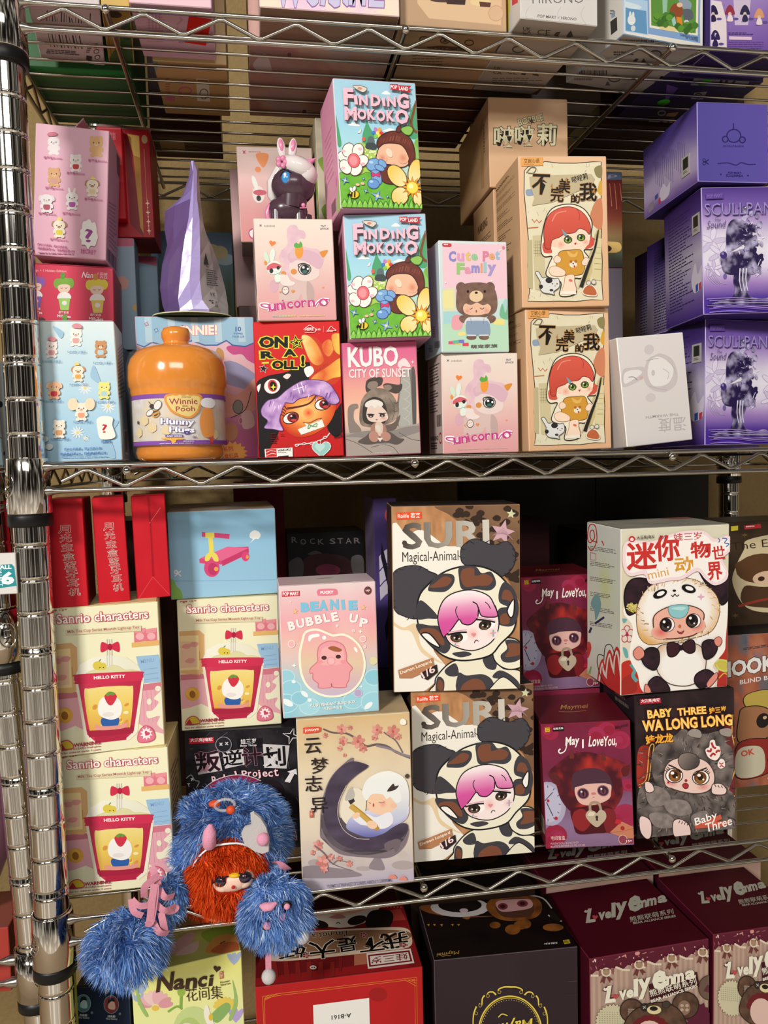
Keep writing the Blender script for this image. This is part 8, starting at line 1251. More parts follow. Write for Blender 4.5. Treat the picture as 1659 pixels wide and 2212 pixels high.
place('yellow and green carton on the top shelf between barcoded and pink ones', (.0765, .008, T0, 6, 0, 0, .0200, .1, .082), ['c8a85c', '3c5c34', 'b89850', '3c5c34', 'a08444', 'c8a85c'], lambda f: (lambda p: (p.fld(lambda u, v: mixc('a8843c', '8c7434', v), 2, 2), p.f('3c5c30', [60, 30, 100, 20, 100, 100, 0, 100, 30, 70, 50, 68]), p.e('3c3420', 40, 8, 30, 6), p.l('6a5424', 3, [5, 0, 15, 100], 0), p.e('2c3c20', 80, 40, 20, 10)))(f('bottom')))
pt = place('pink carton with a red price sticker on its base, top shelf', (.1165, -.002, T0, 0, 0, 0, .058, .1, .075), ['dcb8c4', 'b090a0', 'c8a4b4', 'b090a0', 'cca4b4', 'dcb8c4'], art_pinktop)
sticker(pt, (.0055, .049, -.0001), (.985, .17, 0), (.17, -.985, 0), .0165, .038, 'd81c10', lambda p: (p.t('a01008', 'SALE', 30, 55, 75, 50, 10, .02)), label='bright red sticker stuck askew')
place('tan carton with pink print on its base, top shelf behind the pink one', (.1235, .079, T0, 0, 0, 0, .060, .1, .098), ['c8a878', '8c7048', 'a88858', '8c7048', 'b08c5c', 'c8a878'], art_creamtop)
place('pastel rainbow carton with lilac outlined lettering, front of the top shelf', (.2320, -.008, T0, 0, 0, 0, .104, .1, .043), ['e4c4cc', 'b89898', 'c8b0a0', 'a88878', '947460', 'e4c4cc'], art_welcome)
place('large pastel carton seen by its mottled pink base through the top shelf', (.234, .038, T0, 0, 0, 0, .124, .12, .135), ['c8a098', '8c6c68', 'b89880', '8c6c68', 'a07c74', 'c8a098'], art_welcome2)
place('brown kraft carton with hexagon cutout, top shelf', (.3290, .003, T0, 0, 0, 0, .085, .1, .095), ['b89878', '806448', '9c7c5c', '8c6c50', 'a08264', 'b89878'], art_beige)
place('pale grey carton with thin capital lettering, top shelf', (.4075, -.0155, T0, 3, 0, 0, .064, .1, .115), ['ccc8c4', '98948c', 'bcb8b4', '98948c', 'a49c94', 'ccc8c4'], art_hirono)
place('blue picture carton with white borders, top shelf', (.5035, .001, T0, 10, 0, 0, .078, .11, .083), ['8cacd0', '989488', 'c8c4bc', '989488', 'b4b0a8', 'a0bcd8'], art_bluetop)
place('lavender carton printed with little dark dolls, top shelf at the frame edge', (.5880, .010, T0, 2, 0, 0, .078, .11, .04), ['9c88b8', '3c2c68', '4c3c78', '3c2c68', '342858', '9c88b8'], art_purplefig)
vu = place('dark violet carton seen by its base with green dots, top shelf', (.580, .054, T0, 0, 0, 0, .1, .11, .09), ['342858', '241c40', '2c2248', '241c40', '241e44', '342858'], art_violetunder)
for x, y in ((-.0035, .0065), (-.021, .047)):
    mb = MB(); mb.lathe([(0, 0), (.0058, 0), (.0058, -.0004), (0, -.0004)], '3cb818', 20); o = mb.build('price_dot', vu); o.location = (x, y, -.0001); o['label'] = 'bright green round price dot'
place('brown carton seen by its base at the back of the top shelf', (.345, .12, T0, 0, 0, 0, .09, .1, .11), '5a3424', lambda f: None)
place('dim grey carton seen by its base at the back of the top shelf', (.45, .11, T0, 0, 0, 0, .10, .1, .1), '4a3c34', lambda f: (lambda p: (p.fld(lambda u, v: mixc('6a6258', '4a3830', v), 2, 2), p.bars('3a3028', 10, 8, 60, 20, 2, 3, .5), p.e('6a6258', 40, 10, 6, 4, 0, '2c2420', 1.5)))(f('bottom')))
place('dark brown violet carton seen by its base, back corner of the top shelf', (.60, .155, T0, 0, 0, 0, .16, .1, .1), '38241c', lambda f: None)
place('maroon carton with cut window, hanging low at the back of the top shelf', (.108, .225, T0, 0, 0, 0, .07, .1, .06), '3c1c18', lambda f: (lambda p: p.p('8c6c44', [10, 20, 45, 20, 45, 60, 10, 60]))(f('bottom')))
# ---------------------------------------------------------------- honey jar in its shrink wrap, and the card box behind it
def art_winnie(f):
    p = f('front', [(868, 470), (1634, 478), (1666, 1393), (913, 1410)])
    p.fld(lambda u, v: ramp(v, 'c8b4c4', 'd8b4c0', 'd4a8a8', 'c090a0', 'a85c84', 'a04878'), 4, 10)
    p.f('8c8cac', [1340, 860, 1480, 760, 1670, 870, 1670, 960, 1420, 900]); p.f('c89080', [1330, 900, 1500, 980, 1560, 960, 1670, 860, 1670, 1060, 1400, 1120]); p.f('c8a4a4', [1560, 1100, 1620, 1090, 1640, 1180, 1570, 1200]); p.f('b88c50', [1400, 680, 1440, 700, 1440, 760, 1380, 780])
    p.f('c04c84', [1460, 680, 1500, 660, 1670, 650, 1670, 780, 1600, 760, 1560, 720, 1500, 720]); p.f('94bcd4', [866, 470, 1640, 478, 1650, 640, 1580, 670, 1500, 660, 1460, 630, 1400, 660, 1320, 660, 1240, 630, 1160, 650, 1060, 660, 980, 640, 930, 670, 880, 650], 0, ol='3c5c94', ow=9)
    for k in range(5): p.p('b4d0dc', [930 + k * 150, 470, 975 + k * 150, 470, 985 + k * 150, 640, 940 + k * 150, 640])
    for x, y, c in ((945, 522, 'c04050'), (1008, 562, '4a6a9c')): p.star('a8c8d8', x, y, 15, 9, 4, 20, c, 4)
    p.t('f6ecd8', 'WINNIE!', 1085, 600, 1402, 592, 66, .07, 'dc8ca0', .06); p.t('3c64a4', '10', 1518, 572, 1555, 572, 32, .04); p.t('5a7cb0', 'TYPES', 1506, 592, 1566, 592, 12, .05); p.t('5a7cb0', 'TOUS LES', 1496, 610, 1574, 610, 12, .05)
    p.l('3a2c3c', 5, [1620, 960, 1580, 1080, 1490, 1130]); p.e('7c7c70', 1535, 1060, 32, 44, 0, '3a3a40', 4); p.e('a06070', 1552, 1150, 12, 22, 0, 'd0b0b0', 3); p.e('b07c5c', 1490, 1220, 46, 60)
    q = []
    for k in range(32): a = k * math.pi / 16; r = 1 if k % 2 else .78; q += [1500 + 100 * r * math.cos(a), 1360 + 80 * r * math.sin(a)]
    p.p('d89848', q); p.t('b84038', '系列', 1440, 1352, 1506, 1344, 32, .03); p.t('b84038', '盲盒玩具', 1420, 1402, 1540, 1388, 34, .03)
place('pastel card box with scalloped awning and WINNIE title behind the honey jar', (.1190, .0835, .003, 0, 0, 0, .0985, .1215, .055), ['d8b4c0', '8c6878', 'b890a0', '8c6878', 'a88898', '94bcd4'], art_winnie)
ORANGE = mat('amber_plastic', 'e08604', rough=.16, spec=.6, coat=.5, bump=.02, bscale=40, var=.25)
for n_ in ORANGE.node_tree.nodes:
    if n_.type == 'BSDF_PRINCIPLED': n_.inputs['Subsurface Weight'].default_value = .0; n_.inputs['Subsurface Radius'].default_value = (.02, .008, .002)
WRAP = mat('clear_wrap', 'ffffff', rough=.06, spec=.8, alpha=.035, bump=.5, bscale=70)
jar = empty('honey_jar', (.1065, .0410, .003)); tag(jar, 'amber plastic honey pot toy with violet banded label, in clear wrap', 'honey pot')
mb = MB(); mb.lathe([(0, 0), (.031, 0), (.0335, .002), (.0345, .006), (.0335, .0105), (.0355, .012), (.0358, .05), (0, .05)], n=40); mb.build('pot', jar, [ORANGE])
mb = MB(); mb.lathe([(.0365, .050), (.0372, .053), (.0372, .056), (.0384, .0575), (.0388, .064), (.0382, .073), (.0362, .079), (.031, .0855), (.022, .0895), (.0125, .0905), (.0100, .092), (.0100, .094), (.0112, .0965), (.0114, .1005), (.0098, .104), (.005, .1055), (0, .1058)], n=40); mb.build('lid', jar, [ORANGE])
RJ = .0362
mb = MB(); Lh = .0385; Lw = 2 * math.pi * RJ * .62
p = Print(mb, (-Lw / 2, 0, .0115), (1, 0, 0), (0, 0, 1), Lw, Lh, [(535, 1000), (1750, 1000), (1750, 1350), (535, 1350)], 0)
p.fld(lambda u, v: ramp(fbm(u * 5, v * 3), 'b8b0b0', 'd8d4d4', 'c8c0b8', 'd8c8a8', 'c8c4cc'), 40, 10)
for k in range(41):
    for y_ in (1000, 1322): p.p('7c3ca0', [535 + k * 30, y_, 566 + k * 30, y_, 566 + k * 30, y_ + 30, 535 + k * 30, y_ + 30])
for x, y in ((990, 1230), (930, 1180), (1090, 1250), (1420, 1280), (870, 1260)): p.star(lambda a, b: 'd8c498', x, y, 36, 32, 6, 0)
p.e('2a2018', 995, 1084, 18, 16); p.e('c89040', 1020, 1135, 30, 26, 40); p.l('2a2018', 10, [1000, 1128, 1040, 1112], 0); p.l('2a2018', 10, [1010, 1150, 1050, 1135], 0); p.e('e0dcd8', 1036, 1078, 24, 34, -30, '4a4040', 4); p.e('e0dcd8', 978, 1128, 30, 18, 30, '4a4040', 4); p.l('2a2018', 4, [985, 1066, 972, 1050]); p.e('3a3028', 868, 1190, 10, 12)
p.f(lambda x, y: 'd88c2c', [1094, 1008, 1312, 1006, 1308, 1100, 1275, 1150, 1230, 1172, 1160, 1150, 1110, 1110]); p.f(lambda x, y: 'e0c878', [1108, 1020, 1298, 1018, 1294, 1096, 1265, 1138, 1228, 1158, 1168, 1138, 1122, 1100])
p.t('7a2428', 'Disney', 1190, 1034, 1250, 1032, 14, .02, sh=.2); p.t('a03028', 'Winnie', 1112, 1078, 1292, 1074, 42, .03, 'f0e0a8', .03); p.t('8a2c28', 'the', 1192, 1094, 1226, 1092, 14, .03); p.t('a03028', 'Pooh', 1152, 1126, 1272, 1122, 36, .03, 'f0e0a8', .03)
p.t('f4f2f4', 'Hunny', 1050, 1222, 1262, 1232, 56, .06, '4c3488', .05); p.t('f4f2f4', 'Hugs', 1104, 1276, 1262, 1282, 50, .06, '4c3488', .05); p.f(lambda x, y: '5c4898', [1080, 1280, 1190, 1284, 1190, 1298, 1080, 1296], 0); p.t('f0e8f4', 'BABY SERIES', 1090, 1296, 1182, 1298, 10, .04)
p.f(lambda x, y: 'e8a83c', [1060, 1302, 1190, 1306, 1186, 1316, 1150, 1318, 1142, 1334, 1120, 1340, 1112, 1322, 1064, 1312]); p.t('6a4a98', '0+', 1248, 1308, 1276, 1310, 18, .05); p.bars('d8c4e4', 1190, 1326, 1290, 1336, 1, 3); p.bars('d8c4e4', 1040, 1340, 1290, 1348, 1, 5)
p.f(lambda x, y: 'd88a38', [1318, 1120, 1350, 1090, 1400, 1110, 1410, 1250, 1380, 1300, 1320, 1290, 1300, 1200]); p.f(lambda x, y: 'e0e0e4', [1310, 1060, 1340, 1030, 1400, 1030, 1430, 1060, 1400, 1095, 1330, 1090]); p.p('c83828', [1370, 1290, 1400, 1290, 1396, 1340, 1372, 1345])
def bend(v): a = v[0] / RJ; r = RJ - v[1]; return (r * math.sin(a), -r * math.cos(a), v[2])
mb.v = [bend(v) for v in mb.v]; mb.build('label', jar)
mb = MB(); mb.lathe([(.0352, .0015), (.0372, .008), (.0380, .03), (.0385, .05), (.0400, .058), (.0400, .074), (.0370, .083), (.0240, .0945), (.0140, .0985), (.0122, .1062), (.005, .1075)], n=40); mb.build('shrink_wrap', jar, [WRAP])
# ---------------------------------------------------------------- lilac foil bag on a green card
gc = empty('display_card', (.1165, .092, .1253)); tag(gc, 'green rounded card with pale edge under the lilac foil bag', 'card')
mb = MB(); mb.lathe([(0, 0), (.033, 0), (.0332, .0005), (.033, .0012), (0, .0012)], '3c4c14', 36, sy=.72); mb.lathe([(.0331, .0002), (.0335, .0006), (.0331, .0011)], 'd8d4a8', 36, sy=.72); mb.build('card', gc)
FOILBAG = mat('lilac_foil', attr=True, rough=.24, spec=.6, coat=.3, bump=.6, bscale=45)
bag = empty('foil_bag', (.118, .093, .1270)); tag(bag, 'lilac foil pouch standing on edge with white back panel', 'foil bag')
mb = MB(); rows = []
#        z      left wing x,y   spine left   spine right   right wing x,y
for z, lx, ly, s0, s1, rx, ry in ((0, -.024, .012, -.012, .013, .027, .012), (.004, -.0255, .016, -.0125, .012, .0285, .015), (.012, -.028, .018, -.0115, .0085, .0285, .018), (.028, -.030, .021, -.0105, .006, .0265, .021), (.048, -.0275, .023, -.0075, .0075, .022, .022), (.066, -.0225, .024, -.0045, .0075, .016, .022), (.080, -.0245, .026, -.002, .0068, .010, .022), (.096, -.0235, .028, .001, .0064, .0072, .020), (.104, -.009, .020, .0022, .0064, .0068, .012), (.118, .0012, .006, .0030, .0064, .0066, .004), (.127, .0034, .004, .0038, .0062, .0064, .002)):
    w = .0012 * math.sin(z * 330); rows.append([(lx, ly, z), ((lx + s0) / 2 - .002, ly * .4, z), (s0 + w, -.008, z), ((s0 + s1) / 2, -.0095 - w * .5, z), (s1 + w, -.008, z), ((s1 + rx) / 2 + .002, ly * .4, z), (rx, ry, z), ((lx + rx) / 2, max(ly, ry) + .004, z)])
V = [p_ for r in rows for p_ in r]; F = []; C = []
for i in range(len(rows) - 1):
    for k in range(8):
        F.append((i * 8 + k, i * 8 + (k + 1) % 8, (i + 1) * 8 + (k + 1) % 8, (i + 1) * 8 + k))
        c = '6a5488' if k < 2 else 'a898d0' if k < 4 else 'c4bcbc' if k < 6 else '8a80a0'
        C.append([lin('8a78b4' if (i > 6 and k < 2) else c)] * 4)
mb.add(V, F, C, 0, False); mb.build('pouch', bag, [FOILBAG])
p3 = MB(); q = Print(p3, (.0085, -.0042, .006), Vector((.86, .51, 0)).normalized(), (0, 0, 1), .019, .05); q.bars('3c3838', 20, 34, 80, 62, 8, 3, .5, .7); q.p('2c2828', [20, 6, 34, 26, 8, 26]); q.t('3c3838', 'VK', 34, 78, 62, 78, 6, .02); q.t('2c2828', 'CE', 24, 94, 50, 94, 9, .01); q.t('2c2828', 'UK', 58, 90, 72, 90, 4, .03); q.t('2c2828', 'CA', 58, 96, 72, 96, 4, .03)
p3.build('back_print', bag)
# ---------------------------------------------------------------- dark unicorn figurine on the pony carton
fg = empty('unicorn_figurine', (.2045, .045, .1896)); tag(fg, 'dark plum unicorn figurine with white mane and pink horn on the pony carton', 'figurine')
def part(name, parent, fn, m): b_ = MB(); fn(b_); return b_.build(name, parent, [m])
PLUM = mat('plum_vinyl', '4a3440', rough=.25, spec=.5, coat=.3, var=.15, bscale=120); MANE = mat('pearl_vinyl', 'ddd6d4', rough=.12, coat=.6); PINK = mat('pink_vinyl', 'dc84a8', rough=.25, coat=.3, var=.1)
BLUE = mat('blue_eye_paint', '3c8cd0', rough=.1, coat=.5); EYEW = mat('white_paint', 'f0f0f0', rough=.3); INK = mat('black_paint', '181418', rough=.25)
def body_(b):
    b.ball((-.006, .004, .014), .0165, .014, .0125, n=20); b.ball((-.001, 0, .0325), .0178, .0155, .0150, n=24)
    for x in (-.015, -.008, .003, .009): b.tube([(x, -.002 if x in (-.015, .003) else .008, .012), (x, -.002 if x in (-.015, .003) else .008, .0)], [.0052, .0056], n=12)
    b.tube([(-.003, 0, .014), (-.001, 0, .03)], [.011, .013], n=16)
part('body', fg, body_, PLUM)
def mane_(b):
    M_ = Matrix.Rotation(math.radians(24), 3, 'Y'); b.ball((.0035, -.0012, .0445), .0165, .0165, .0100, n=24, M=M_); b.ball((.0095, -.006, .0400), .0088, .0095, .0088, n=16); b.ball((-.0068, .001, .0480), .0062, .008, .0075, n=14); b.tube([(-.0105, .004, .046), (-.0172, .005, .036), (-.0178, .006, .026), (-.0155, .006, .0185)], [.0055, .005, .0042, .001], n=10)
part('mane', fg, mane_, MANE)
part('horn', fg, lambda b: b.tube([(.0105, -.006, .0485), (.0175, -.008, .0525)], [.0036, .0003], n=12), PINK)
for sx_, a in ((-.0095, -.12), (-.0005, .14)):
    e_ = part('bunny_ear', fg, lambda b: b.ball((0, 0, 0), .0036, .0022, .0088, n=12), MANE); e_.location = (sx_, 0, .0620); e_.rotation_euler = (0, a, 0)
    part('ear_lining', e_, lambda b: b.ball((0, -.0012, .002), .0022, .0016, .0055, n=10), PINK)
def flower_(b): [b.ball((.0030 * math.cos(k * 1.257), 0, .0030 * math.sin(k * 1.257)), .0024, .0014, .0024, n=8) for k in range(5)]
fl = part('flower', fg, flower_, PINK); fl.location = (-.0100, -.0125, .0470)
part('tail', fg, lambda b: b.tube([(-.018 + .0062 * math.cos(t_) * .7, .001, .010 + .0075 * math.sin(t_)) for t_ in [k * .5 for k in range(13)]], .0024, n=8), PINK)
ey = part('eye', fg, lambda b: b.ball((-.0068, -.0130, .0345), .0042, .0022, .0050, n=14), BLUE); part('eye_glint', ey, lambda b: b.ball((-.0080, -.0151, .0362), .0013, .0007, .0016, n=8), EYEW); part('eyelid', ey, lambda b: b.tube([(-.0112, -.0125, .036), (-.009, -.0142, .0398), (-.0055, -.0145, .0402), (-.003, -.0142, .038)], .0006, n=6), INK)
part('skull_mark', fg, lambda b: [b.ball((.006, -.0108, .0145), .0018, .0010, .0018, n=8), b.tube([(.003, -.0112, .012), (.009, -.0108, .0125)], .0005, n=5)], PINK)
# ---------------------------------------------------------------- things on the neighbouring rack
place('white carton edge on the neighbouring rack beside the post', (-.085, .05, .0, 0, 0, 0, .115, .083, .06), 'd0ccc8', lambda f: (lambda p: (p.p('2c3c6c', [96, 88, 99, 84, 99, 87, 96, 92]), p.e('1c2c30', 98, 40, 1.4, 3)))(f('front')))
place('white toy pack edge with dark figures, upper one on the neighbouring rack', (-.085, .055, -.080, 0, 0, 0, .112, .055, .04), 'd4d0cc', lambda f: (lambda p: (p.e('d8a030', 94, 20, 3, 8), p.e('c04030', 92, 40, 4, 8), p.e('2c2c30', 95, 60, 3, 10), p.e('2c2c30', 95, 88, 4, 8)))(f('front')))
def art_all6(f):
    p = f('front', [(-180, 1180), (36, 1196), (34, 1278), (-180, 1268)]); p.p('d8d4d0', [-180, 1180, 36, 1196, 34, 1278, -180, 1268]); p.p('2c8c94', [-40, 1214, 28, 1218, 32, 1224, 33, 1262, -40, 1266]); p.t('f0f4f4', 'ALL', 7, 1226, 27, 1227, 8, .06); p.t('f0f4f4', '6', 8, 1258, 30, 1258, 26, .08); p.t('e0f0f0', 'COLLECT', 3, 1260, 3.1, 1214, 5, .04) if 0 else p.t('e0f0f0', 'COLLECT', 4, 1216, 4.2, 1260, 6, .04)
place('white hanging pack with teal COLLECT ALL 6 label beside the post', (-.0490, -.0085, -.0915, 0, 0, 0, .0820, .030, .004), ['d8d4d0', 'a8a4a0', 'a8a4a0', 'a8a4a0', 'a8a4a0', 'd8d4d0'], art_all6, name='hang_pack', cat='toy pack')
place('red carton low on the neighbouring rack beyond its post', (-.100, .06, -.435, 0, 0, 0, .10, .055, .06), ['a83c34', '6a2020', '7a2824', '7a2824', '6a2020', '8a4840'], lambda f: None)
PLS = mat('violet_film', '8a5a78', rough=.15, spec=.6, alpha=.75, bump=.6, bscale=50)
pb = MB(); pb.ball((0, 0, 0), .055, .03, .085, n=28); o = pb.build('plastic_pouch', None, [PLS]); o.location = (-.103, .08, -.292); tag(o, 'crumpled violet plastic pouch on the neighbouring rack beyond its post', 'pouch')
# ---------------------------------------------------------------- furry plush doll hanging over the third shelf edge
FUR = mat('plush_fur', attr=True, rough=.8, spec=.12); FELT_PINK = mat('pink_felt', 'e09ab4', rough=.9, bump=.5, bscale=900, var=.15); FELT_GREY = mat('pale_felt', 'c4bfbe', rough=.85, bump=.3, bscale=900); RIBBON = mat('pink_ribbon', 'd08a9c', rough=.6, bump=.3, bscale=700, var=.1)
SKIN = mat('doll_vinyl', 'ecc8b4', rough=.35, coat=.2); EYED = mat('glass_eye', '24182c', rough=.06, coat=1, spec=.7); REDP = mat('red_paint', 'c81c1c', rough=.3); YEL = mat('yellow_vinyl', 'e8b41c', rough=.3); ORG = mat('orange_vinyl', 'd8502c', rough=.45); CLEAR = mat('clear_ring', 'd8d8d8', rough=.08, alpha=.35, spec=.8)
BLUES = ['3a5a9c', '4a70b2', '5880c2', '6890ce', '84a6da', 'acc2e6', 'd0dcf0']; BW = [2, 4, 5, 4, 3, 2, 1]
ORS = ['8c1c06', 'b02c08', 'c83a0c', 'd84814', 'e2581e', 'ea6c30']; OW = [2, 4, 5, 4, 3, 1]
def furball(b, c, r, n, L, cols, wts, seed, keep=None, comb=None, base=None, M=None, wd=.00036):
    rg = random.Random(seed); c = Vector(c); b.ball(c, r[0] * .97, r[1] * .97, r[2] * .97, base or cols[0], 24, M=M)
    V = []; F = []; C = []; k = 0
    while k < n:
        u = Vector((rg.gauss(0, 1), rg.gauss(0, 1), rg.gauss(0, 1))).normalized(); k += 1
        if u.y > .55: continue
        p = Vector((u.x * r[0], u.y * r[1], u.z * r[2])); nn = Vector((u.x / r[0], u.y / r[1], u.z / r[2])).normalized()
        if M: p = M @ p; nn = M @ nn
        p += c
        if keep and not keep(p): continue
        cl = noise.noise_vector(p * 65) * 1.25 + noise.noise_vector(p * 190) * .5
        d = (nn * .34 + (comb(p) if comb else Vector((0, 0, -.35))) + cl + Vector((rg.uniform(-.35, .35), rg.uniform(-.3, .3), rg.uniform(-.35, .35)))).normalized(); l = L * rg.uniform(.55, 1.25)
        s = d.cross(Vector((rg.uniform(-.3, .3), -1, rg.uniform(-.3, .3)))).normalized(); g = Vector((0, 0, -1)) * l * .25
        p1 = p + d * l * .5 + g * .3; p2 = p + d * l * .9 + g; b0 = len(V)
        V += [tuple(p + s * wd), tuple(p - s * wd), tuple(p1 + s * wd * .8), tuple(p1 - s * wd * .8), tuple(p2)]
        F += [(b0, b0 + 1, b0 + 3, b0 + 2), (b0 + 2, b0 + 3, b0 + 4)]; a = lin(rg.choices(cols, wts)[0]); C += [[a] * 4, [a] * 3]
    b.add(V, F, C)
doll = empty('plush_doll', (.135, .02, -.342)); tag(doll, 'blue furry plush doll with orange mane and pale vinyl face, hung on the shelf edge', 'plush doll')
W0 = Vector((.135, .02, -.342))
def dpart(name, fn, m, parent=None, label=None):
    b_ = MB(); fn(b_); b_.v = [tuple(Vector(v) - W0) for v in b_.v]; o = b_.build(name, parent or doll, [m] if not isinstance(m, list) else m)
    if label: o['label'] = label
    return o
HC = Vector((.1350, .030, -.3035)); HR = (.0425, .038, .0345)
def in_open(p): x = (p.x - .1335) / .0285; z = (p.z + .322) / .0315; return p.y < HC.y + .004 and x * x + z * z < 1
radial = lambda p: Vector(((p.x - HC.x) * 14, -.2, (p.z - HC.z) * 6 - .3))
dpart('hood', lambda b: (furball(b, HC, HR, 19000, .0125, BLUES, BW, 1, lambda p: not in_open(p) and not (p.x < .101 and p.y > .016), radial, '4468ae'), furball(b, (.111, .012, -.2745), (.010, .008, .009), 700, .012, BLUES, BW, 5, None, lambda p: Vector((-.3, 0, .8)), '4468ae'), furball(b, (.1000, .010, -.318), (.0095, .010, .020), 1700, .010, BLUES, BW, 8, lambda p: p.y < .010, None, '4468ae'), furball(b, (.1640, .012, -.314), (.011, .012, .018), 1500, .011, BLUES, BW, 9, None, None, '4468ae')), [FUR], label='long blue fur hood')
dpart('mane', lambda b: (furball(b, (.1330, .0000, -.3190), (.0275, .0240, .0290), 12000, .0095, ORS, OW, 2, lambda p: not (p.y < -.01 and abs(p.x - .1375) < .0155 and -.326 < p.z < -.3095), lambda p: Vector(((p.x - .1345) * 22, -.15, -.75)), 'a82808'), furball(b, (.1210, .0140, -.3440), (.0210, .0110, .0160), 4200, .0095, ORS, OW, 3, None, lambda p: Vector((0, -.1, -.8)), 'a82808')), [FUR], label='shaggy orange mane')
dpart('hood_lining', lambda b: b.tube([(.1335 + .0285 * math.cos(t_), -.0165 + .008 * abs(math.cos(t_)), -.322 + .0315 * math.sin(t_)) for t_ in [math.radians(18 + k * 9.5) for k in range(16)]], .0008, n=6), EYEW)
def face_(b): b.ball((.1375, -0.0180, -.3180), .0165, .0085, .0085, n=24, M=Matrix.Rotation(math.radians(-5), 3, 'Y')); b.ball((.1300, -0.0175, -.3210), .0070, .0080, .0050, n=16); b.ball((.1455, -0.0175, -.3198), .0070, .0080, .0050, n=16)
fc = dpart('face', face_, SKIN)
for x, z, r in ((.1285, -.3152, 12), (.1468, -.3142, -16)):
    M_ = Matrix.Rotation(math.radians(r), 3, 'Y'); e_ = dpart('eye', lambda b: b.ball((x, -0.0240, z), .0052, .0030, .0043, n=18, M=M_), EYED, fc)
    dpart('eyelid', lambda b: b.tube([(x - .0060, -0.0255, z + .0018 - r * .00016), (x, -0.0277, z + .0043), (x + .0062, -0.0255, z + .0020 + r * .00018)], .0005, n=6), INK, fc)
dpart('nose', lambda b: b.ball((.1378, -0.0277, -.3188), .0014, .0012, .0013, n=10), REDP, fc); dpart('beak', lambda b: b.ball((.1392, -0.0255, -.3108), .0046, .0024, .0018, n=12), YEL, fc); dpart('mouth', lambda b: b.tube([(.1352, -0.0271, -.3220), (.1370, -0.0275, -.3232), (.1385, -0.0276, -.3226), (.1402, -0.0273, -.3232), (.1416, -0.0267, -.3220)], .00025, n=5), REDP, fc)
dpart('horn', lambda b: b.tube([(.1208, -.016, -.2890), (.1210, -.0215, -.2830), (.1220, -.0220, -.2760), (.1226, -.0210, -.2715)], [.0052, .0052, .0046, .0014], n=14), FELT_PINK)
def ear_(b):
    pts = [(.1525, -.266), (.1550, -.2650), (.1600, -.270), (.1635, -.277), (.1655, -.286), (.1650, -.2965), (.1600, -.2975), (.1530, -.2935), (.1470, -.2870), (.1455, -.2800), (.1480, -.2755), (.1530, -.2745)]
    n_ = len(pts); F_ = [(.0005 + (x - .1555) * .1) for x, z in pts]; A = [(x, -.0245 + f_, z) for (x, z), f_ in zip(pts, F_)]; B_ = [(x, -.0205 + f_, z) for (x, z), f_ in zip(pts, F_)]
    Mi = [(.1555 + (x - .1555) * 1.06, -.0225 + f_, -.2815 + (z + .2815) * 1.06) for (x, z), f_ in zip(pts, F_)]
    b.add(A + Mi + B_, [tuple(range(n_))] + [(i, (i + 1) % n_, n_ + (i + 1) % n_, n_ + i) for i in range(n_)] + [(n_ + i, n_ + (i + 1) % n_, 2 * n_ + (i + 1) % n_, 2 * n_ + i) for i in range(n_)] + [tuple(range(3 * n_ - 1, 2 * n_ - 1, -1))], 'ffffff')
er = dpart('ear', ear_, FELT_GREY, label='pale grey felt ear flap'); dpart('ear_button', lambda b: b.ball((.1612, -.0260, -.2850), .0048, .0040, .0050, n=16), FELT_PINK, er)
dpart('clip_knob', lambda b: b.ball((.1252, -.006, -.2625), .0048, .0036, .0028, n=14), ORG); dpart('clip_knob', lambda b: b.ball((.1375, -.012, -.2660), .0036, .003, .0034, n=14), ORG); dpart('clip_ring', lambda b: b.tube([(.1330 + .0075 * math.cos(t_), -.009, -.2630 + .0045 * math.sin(t_)) for t_ in [k * .45 for k in range(15)]], .0012, n=8), CLEAR)
arm = dpart('arm', lambda b: (furball(b, (.0905, -.013, -.3290), (.0090, .0090, .0150), 1500, .008, BLUES, BW, 11, None, None, '2c4880'), furball(b, (.0830, -.017, -.3370), (.0100, .0090, .0110), 1100, .008, BLUES, BW, 12, None, None, '2c4880')), [FUR])
dpart('paw', lambda b: furball(b, (.0580, -.023, -.3560), (.0245, .0190, .0215), 7000, .0115, BLUES, BW, 13, None, lambda p: Vector(((p.x - .058) * 18, -.1, (p.z + .356) * 12 - .3)), '4468ae'), [FUR])
def strip(b, pts, w=.0026):
    P_ = [Vector(q_) for q_ in pts]; P2 = []
    for i in range(len(P_) - 1):
        for k in range(5):
            t_ = k / 5; a_, b_, c_, d_ = P_[max(i - 1, 0)], P_[i], P_[i + 1], P_[min(i + 2, len(P_) - 1)]
            P2.append(.5 * (2 * b_ + (c_ - a_) * t_ + (2 * a_ - 5 * b_ + 4 * c_ - d_) * t_ * t_ + (3 * b_ - a_ - 3 * c_ + d_) * t_ ** 3))
    P2.append(P_[-1]); V = []; F = []
    for i, p_ in enumerate(P2):
        d_ = (P2[min(i + 1, len(P2) - 1)] - P2[max(i - 1, 0)]).normalized(); s_ = d_.cross(Vector((0, 1, .15))).normalized() * w; n_ = Vector((0, .0004, 0)); V += [tuple(p_ + s_), tuple(p_ - s_), tuple(p_ - s_ + n_), tuple(p_ + s_ + n_)]
    for i in range(len(P2) - 1): F += [(4 * i + k, 4 * i + (k + 1) % 4, 4 * i + 4 + (k + 1) % 4, 4 * i + 4 + k) for k in range(4)]
    b.add(V, F, 'ffffff')
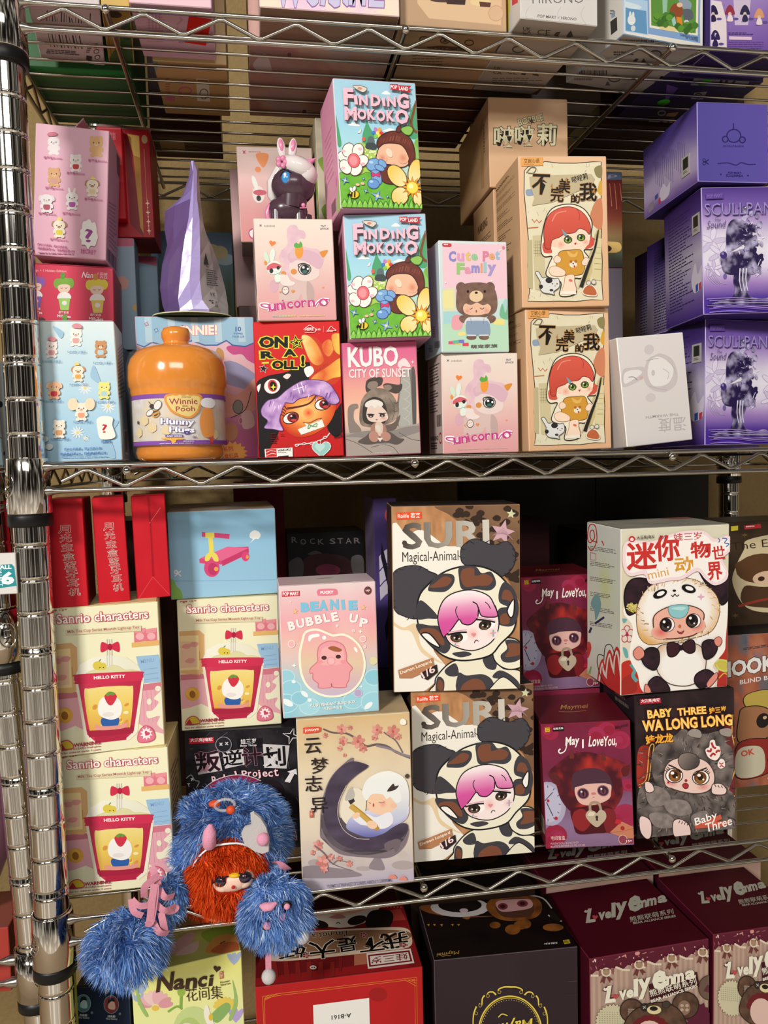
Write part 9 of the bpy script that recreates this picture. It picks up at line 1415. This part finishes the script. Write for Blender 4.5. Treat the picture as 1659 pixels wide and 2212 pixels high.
for q_ in ([(.0790, -.025, -.2975), (.0815, -.027, -.3030), (.0835, -.027, -.3120)], [(.0730, -.026, -.3200), (.0740, -.029, -.3110), (.0790, -.030, -.3060), (.0850, -.029, -.3030)], [(.0648, -.029, -.3190), (.0700, -.032, -.3225), (.0770, -.032, -.3225), (.0805, -.031, -.3170)], [(.0645, -.029, -.3185), (.0660, -.031, -.3270), (.0720, -.031, -.3310)], [(.0815, -.032, -.3075), (.0795, -.034, -.3190), (.0775, -.034, -.3330), (.0760, -.034, -.3360), (.0782, -.034, -.3340), (.0810, -.033, -.3200), (.0825, -.032, -.3080)], [(.0845, -.029, -.3135), (.0885, -.031, -.3190), (.0945, -.027, -.3210)], [(.0820, -.030, -.3240), (.0880, -.032, -.3285), (.0950, -.027, -.3290)], [(.0790, -.030, -.3370), (.0835, -.033, -.3440), (.0895, -.029, -.3480)], [(.0850, -.031, -.3300), (.0865, -.032, -.3380), (.0870, -.030, -.3450)], [(.0945, -.027, -.3285), (.0952, -.026, -.3310), (.0930, -.028, -.3320), (.0885, -.031, -.3300)]): dpart('ribbon', lambda b: strip(b, q_), RIBBON, arm)
dpart('ribbon', lambda b: strip(b, [(.168, -.004, -.3160), (.173, -.014, -.3120), (.1790, -.012, -.3180), (.1800, -.004, -.3230)]), RIBBON)
# the small round charm beside it
W0 = Vector((.1690, -.020, -.343)); charm = empty('plush_charm', W0); tag(charm, 'small round blue furry charm with pink eyes and dangling white feet', 'plush charm')
doll_ = doll; doll = charm
dpart('body', lambda b: furball(b, (.1690, -.023, -.3420), (.0240, .0190, .0225), 8500, .0105, BLUES, BW, 21, None, lambda p: Vector(((p.x - .169) * 14, -.1, (p.z + .342) * 8 - .45)), '4468ae'), [FUR])
dpart('horn', lambda b: b.tube([(.1575, -.040, -.3285), (.1610, -.0425, -.3285), (.1655, -.0435, -.3278), (.1695, -.0425, -.3262)], [.0012, .0034, .0030, .0010], n=12), FELT_PINK)
for x, z, rx, rz in ((.1770, -.3292, .0024, .0024), (.1734, -.3365, .0026, .0034), (.1620, -.3420, .0032, .0032)):
    e_ = dpart('eye', lambda b: b.ball((x, -.0425, z), rx * 1.6, .0015, rz * 1.5, n=14), INK); dpart('pupil', lambda b: b.ball((x, -.0440, z), rx, .0018, rz, n=12), FELT_PINK, e_)
for x, z, tx, tz in ((.1880, -.3580, .184, -.348), (.1618, -.3860, .1620, -.362)):
    l_ = dpart('leg', lambda b: strip(b, [(tx, -.030, tz), ((x + tx) / 2, -.033, (z + tz) / 2), (x, -.034, z)], .0022), RIBBON); dpart('foot', lambda b: b.ball((x, -.034, z - .002), .0055, .0050, .0058, n=16), FELT_GREY, l_)
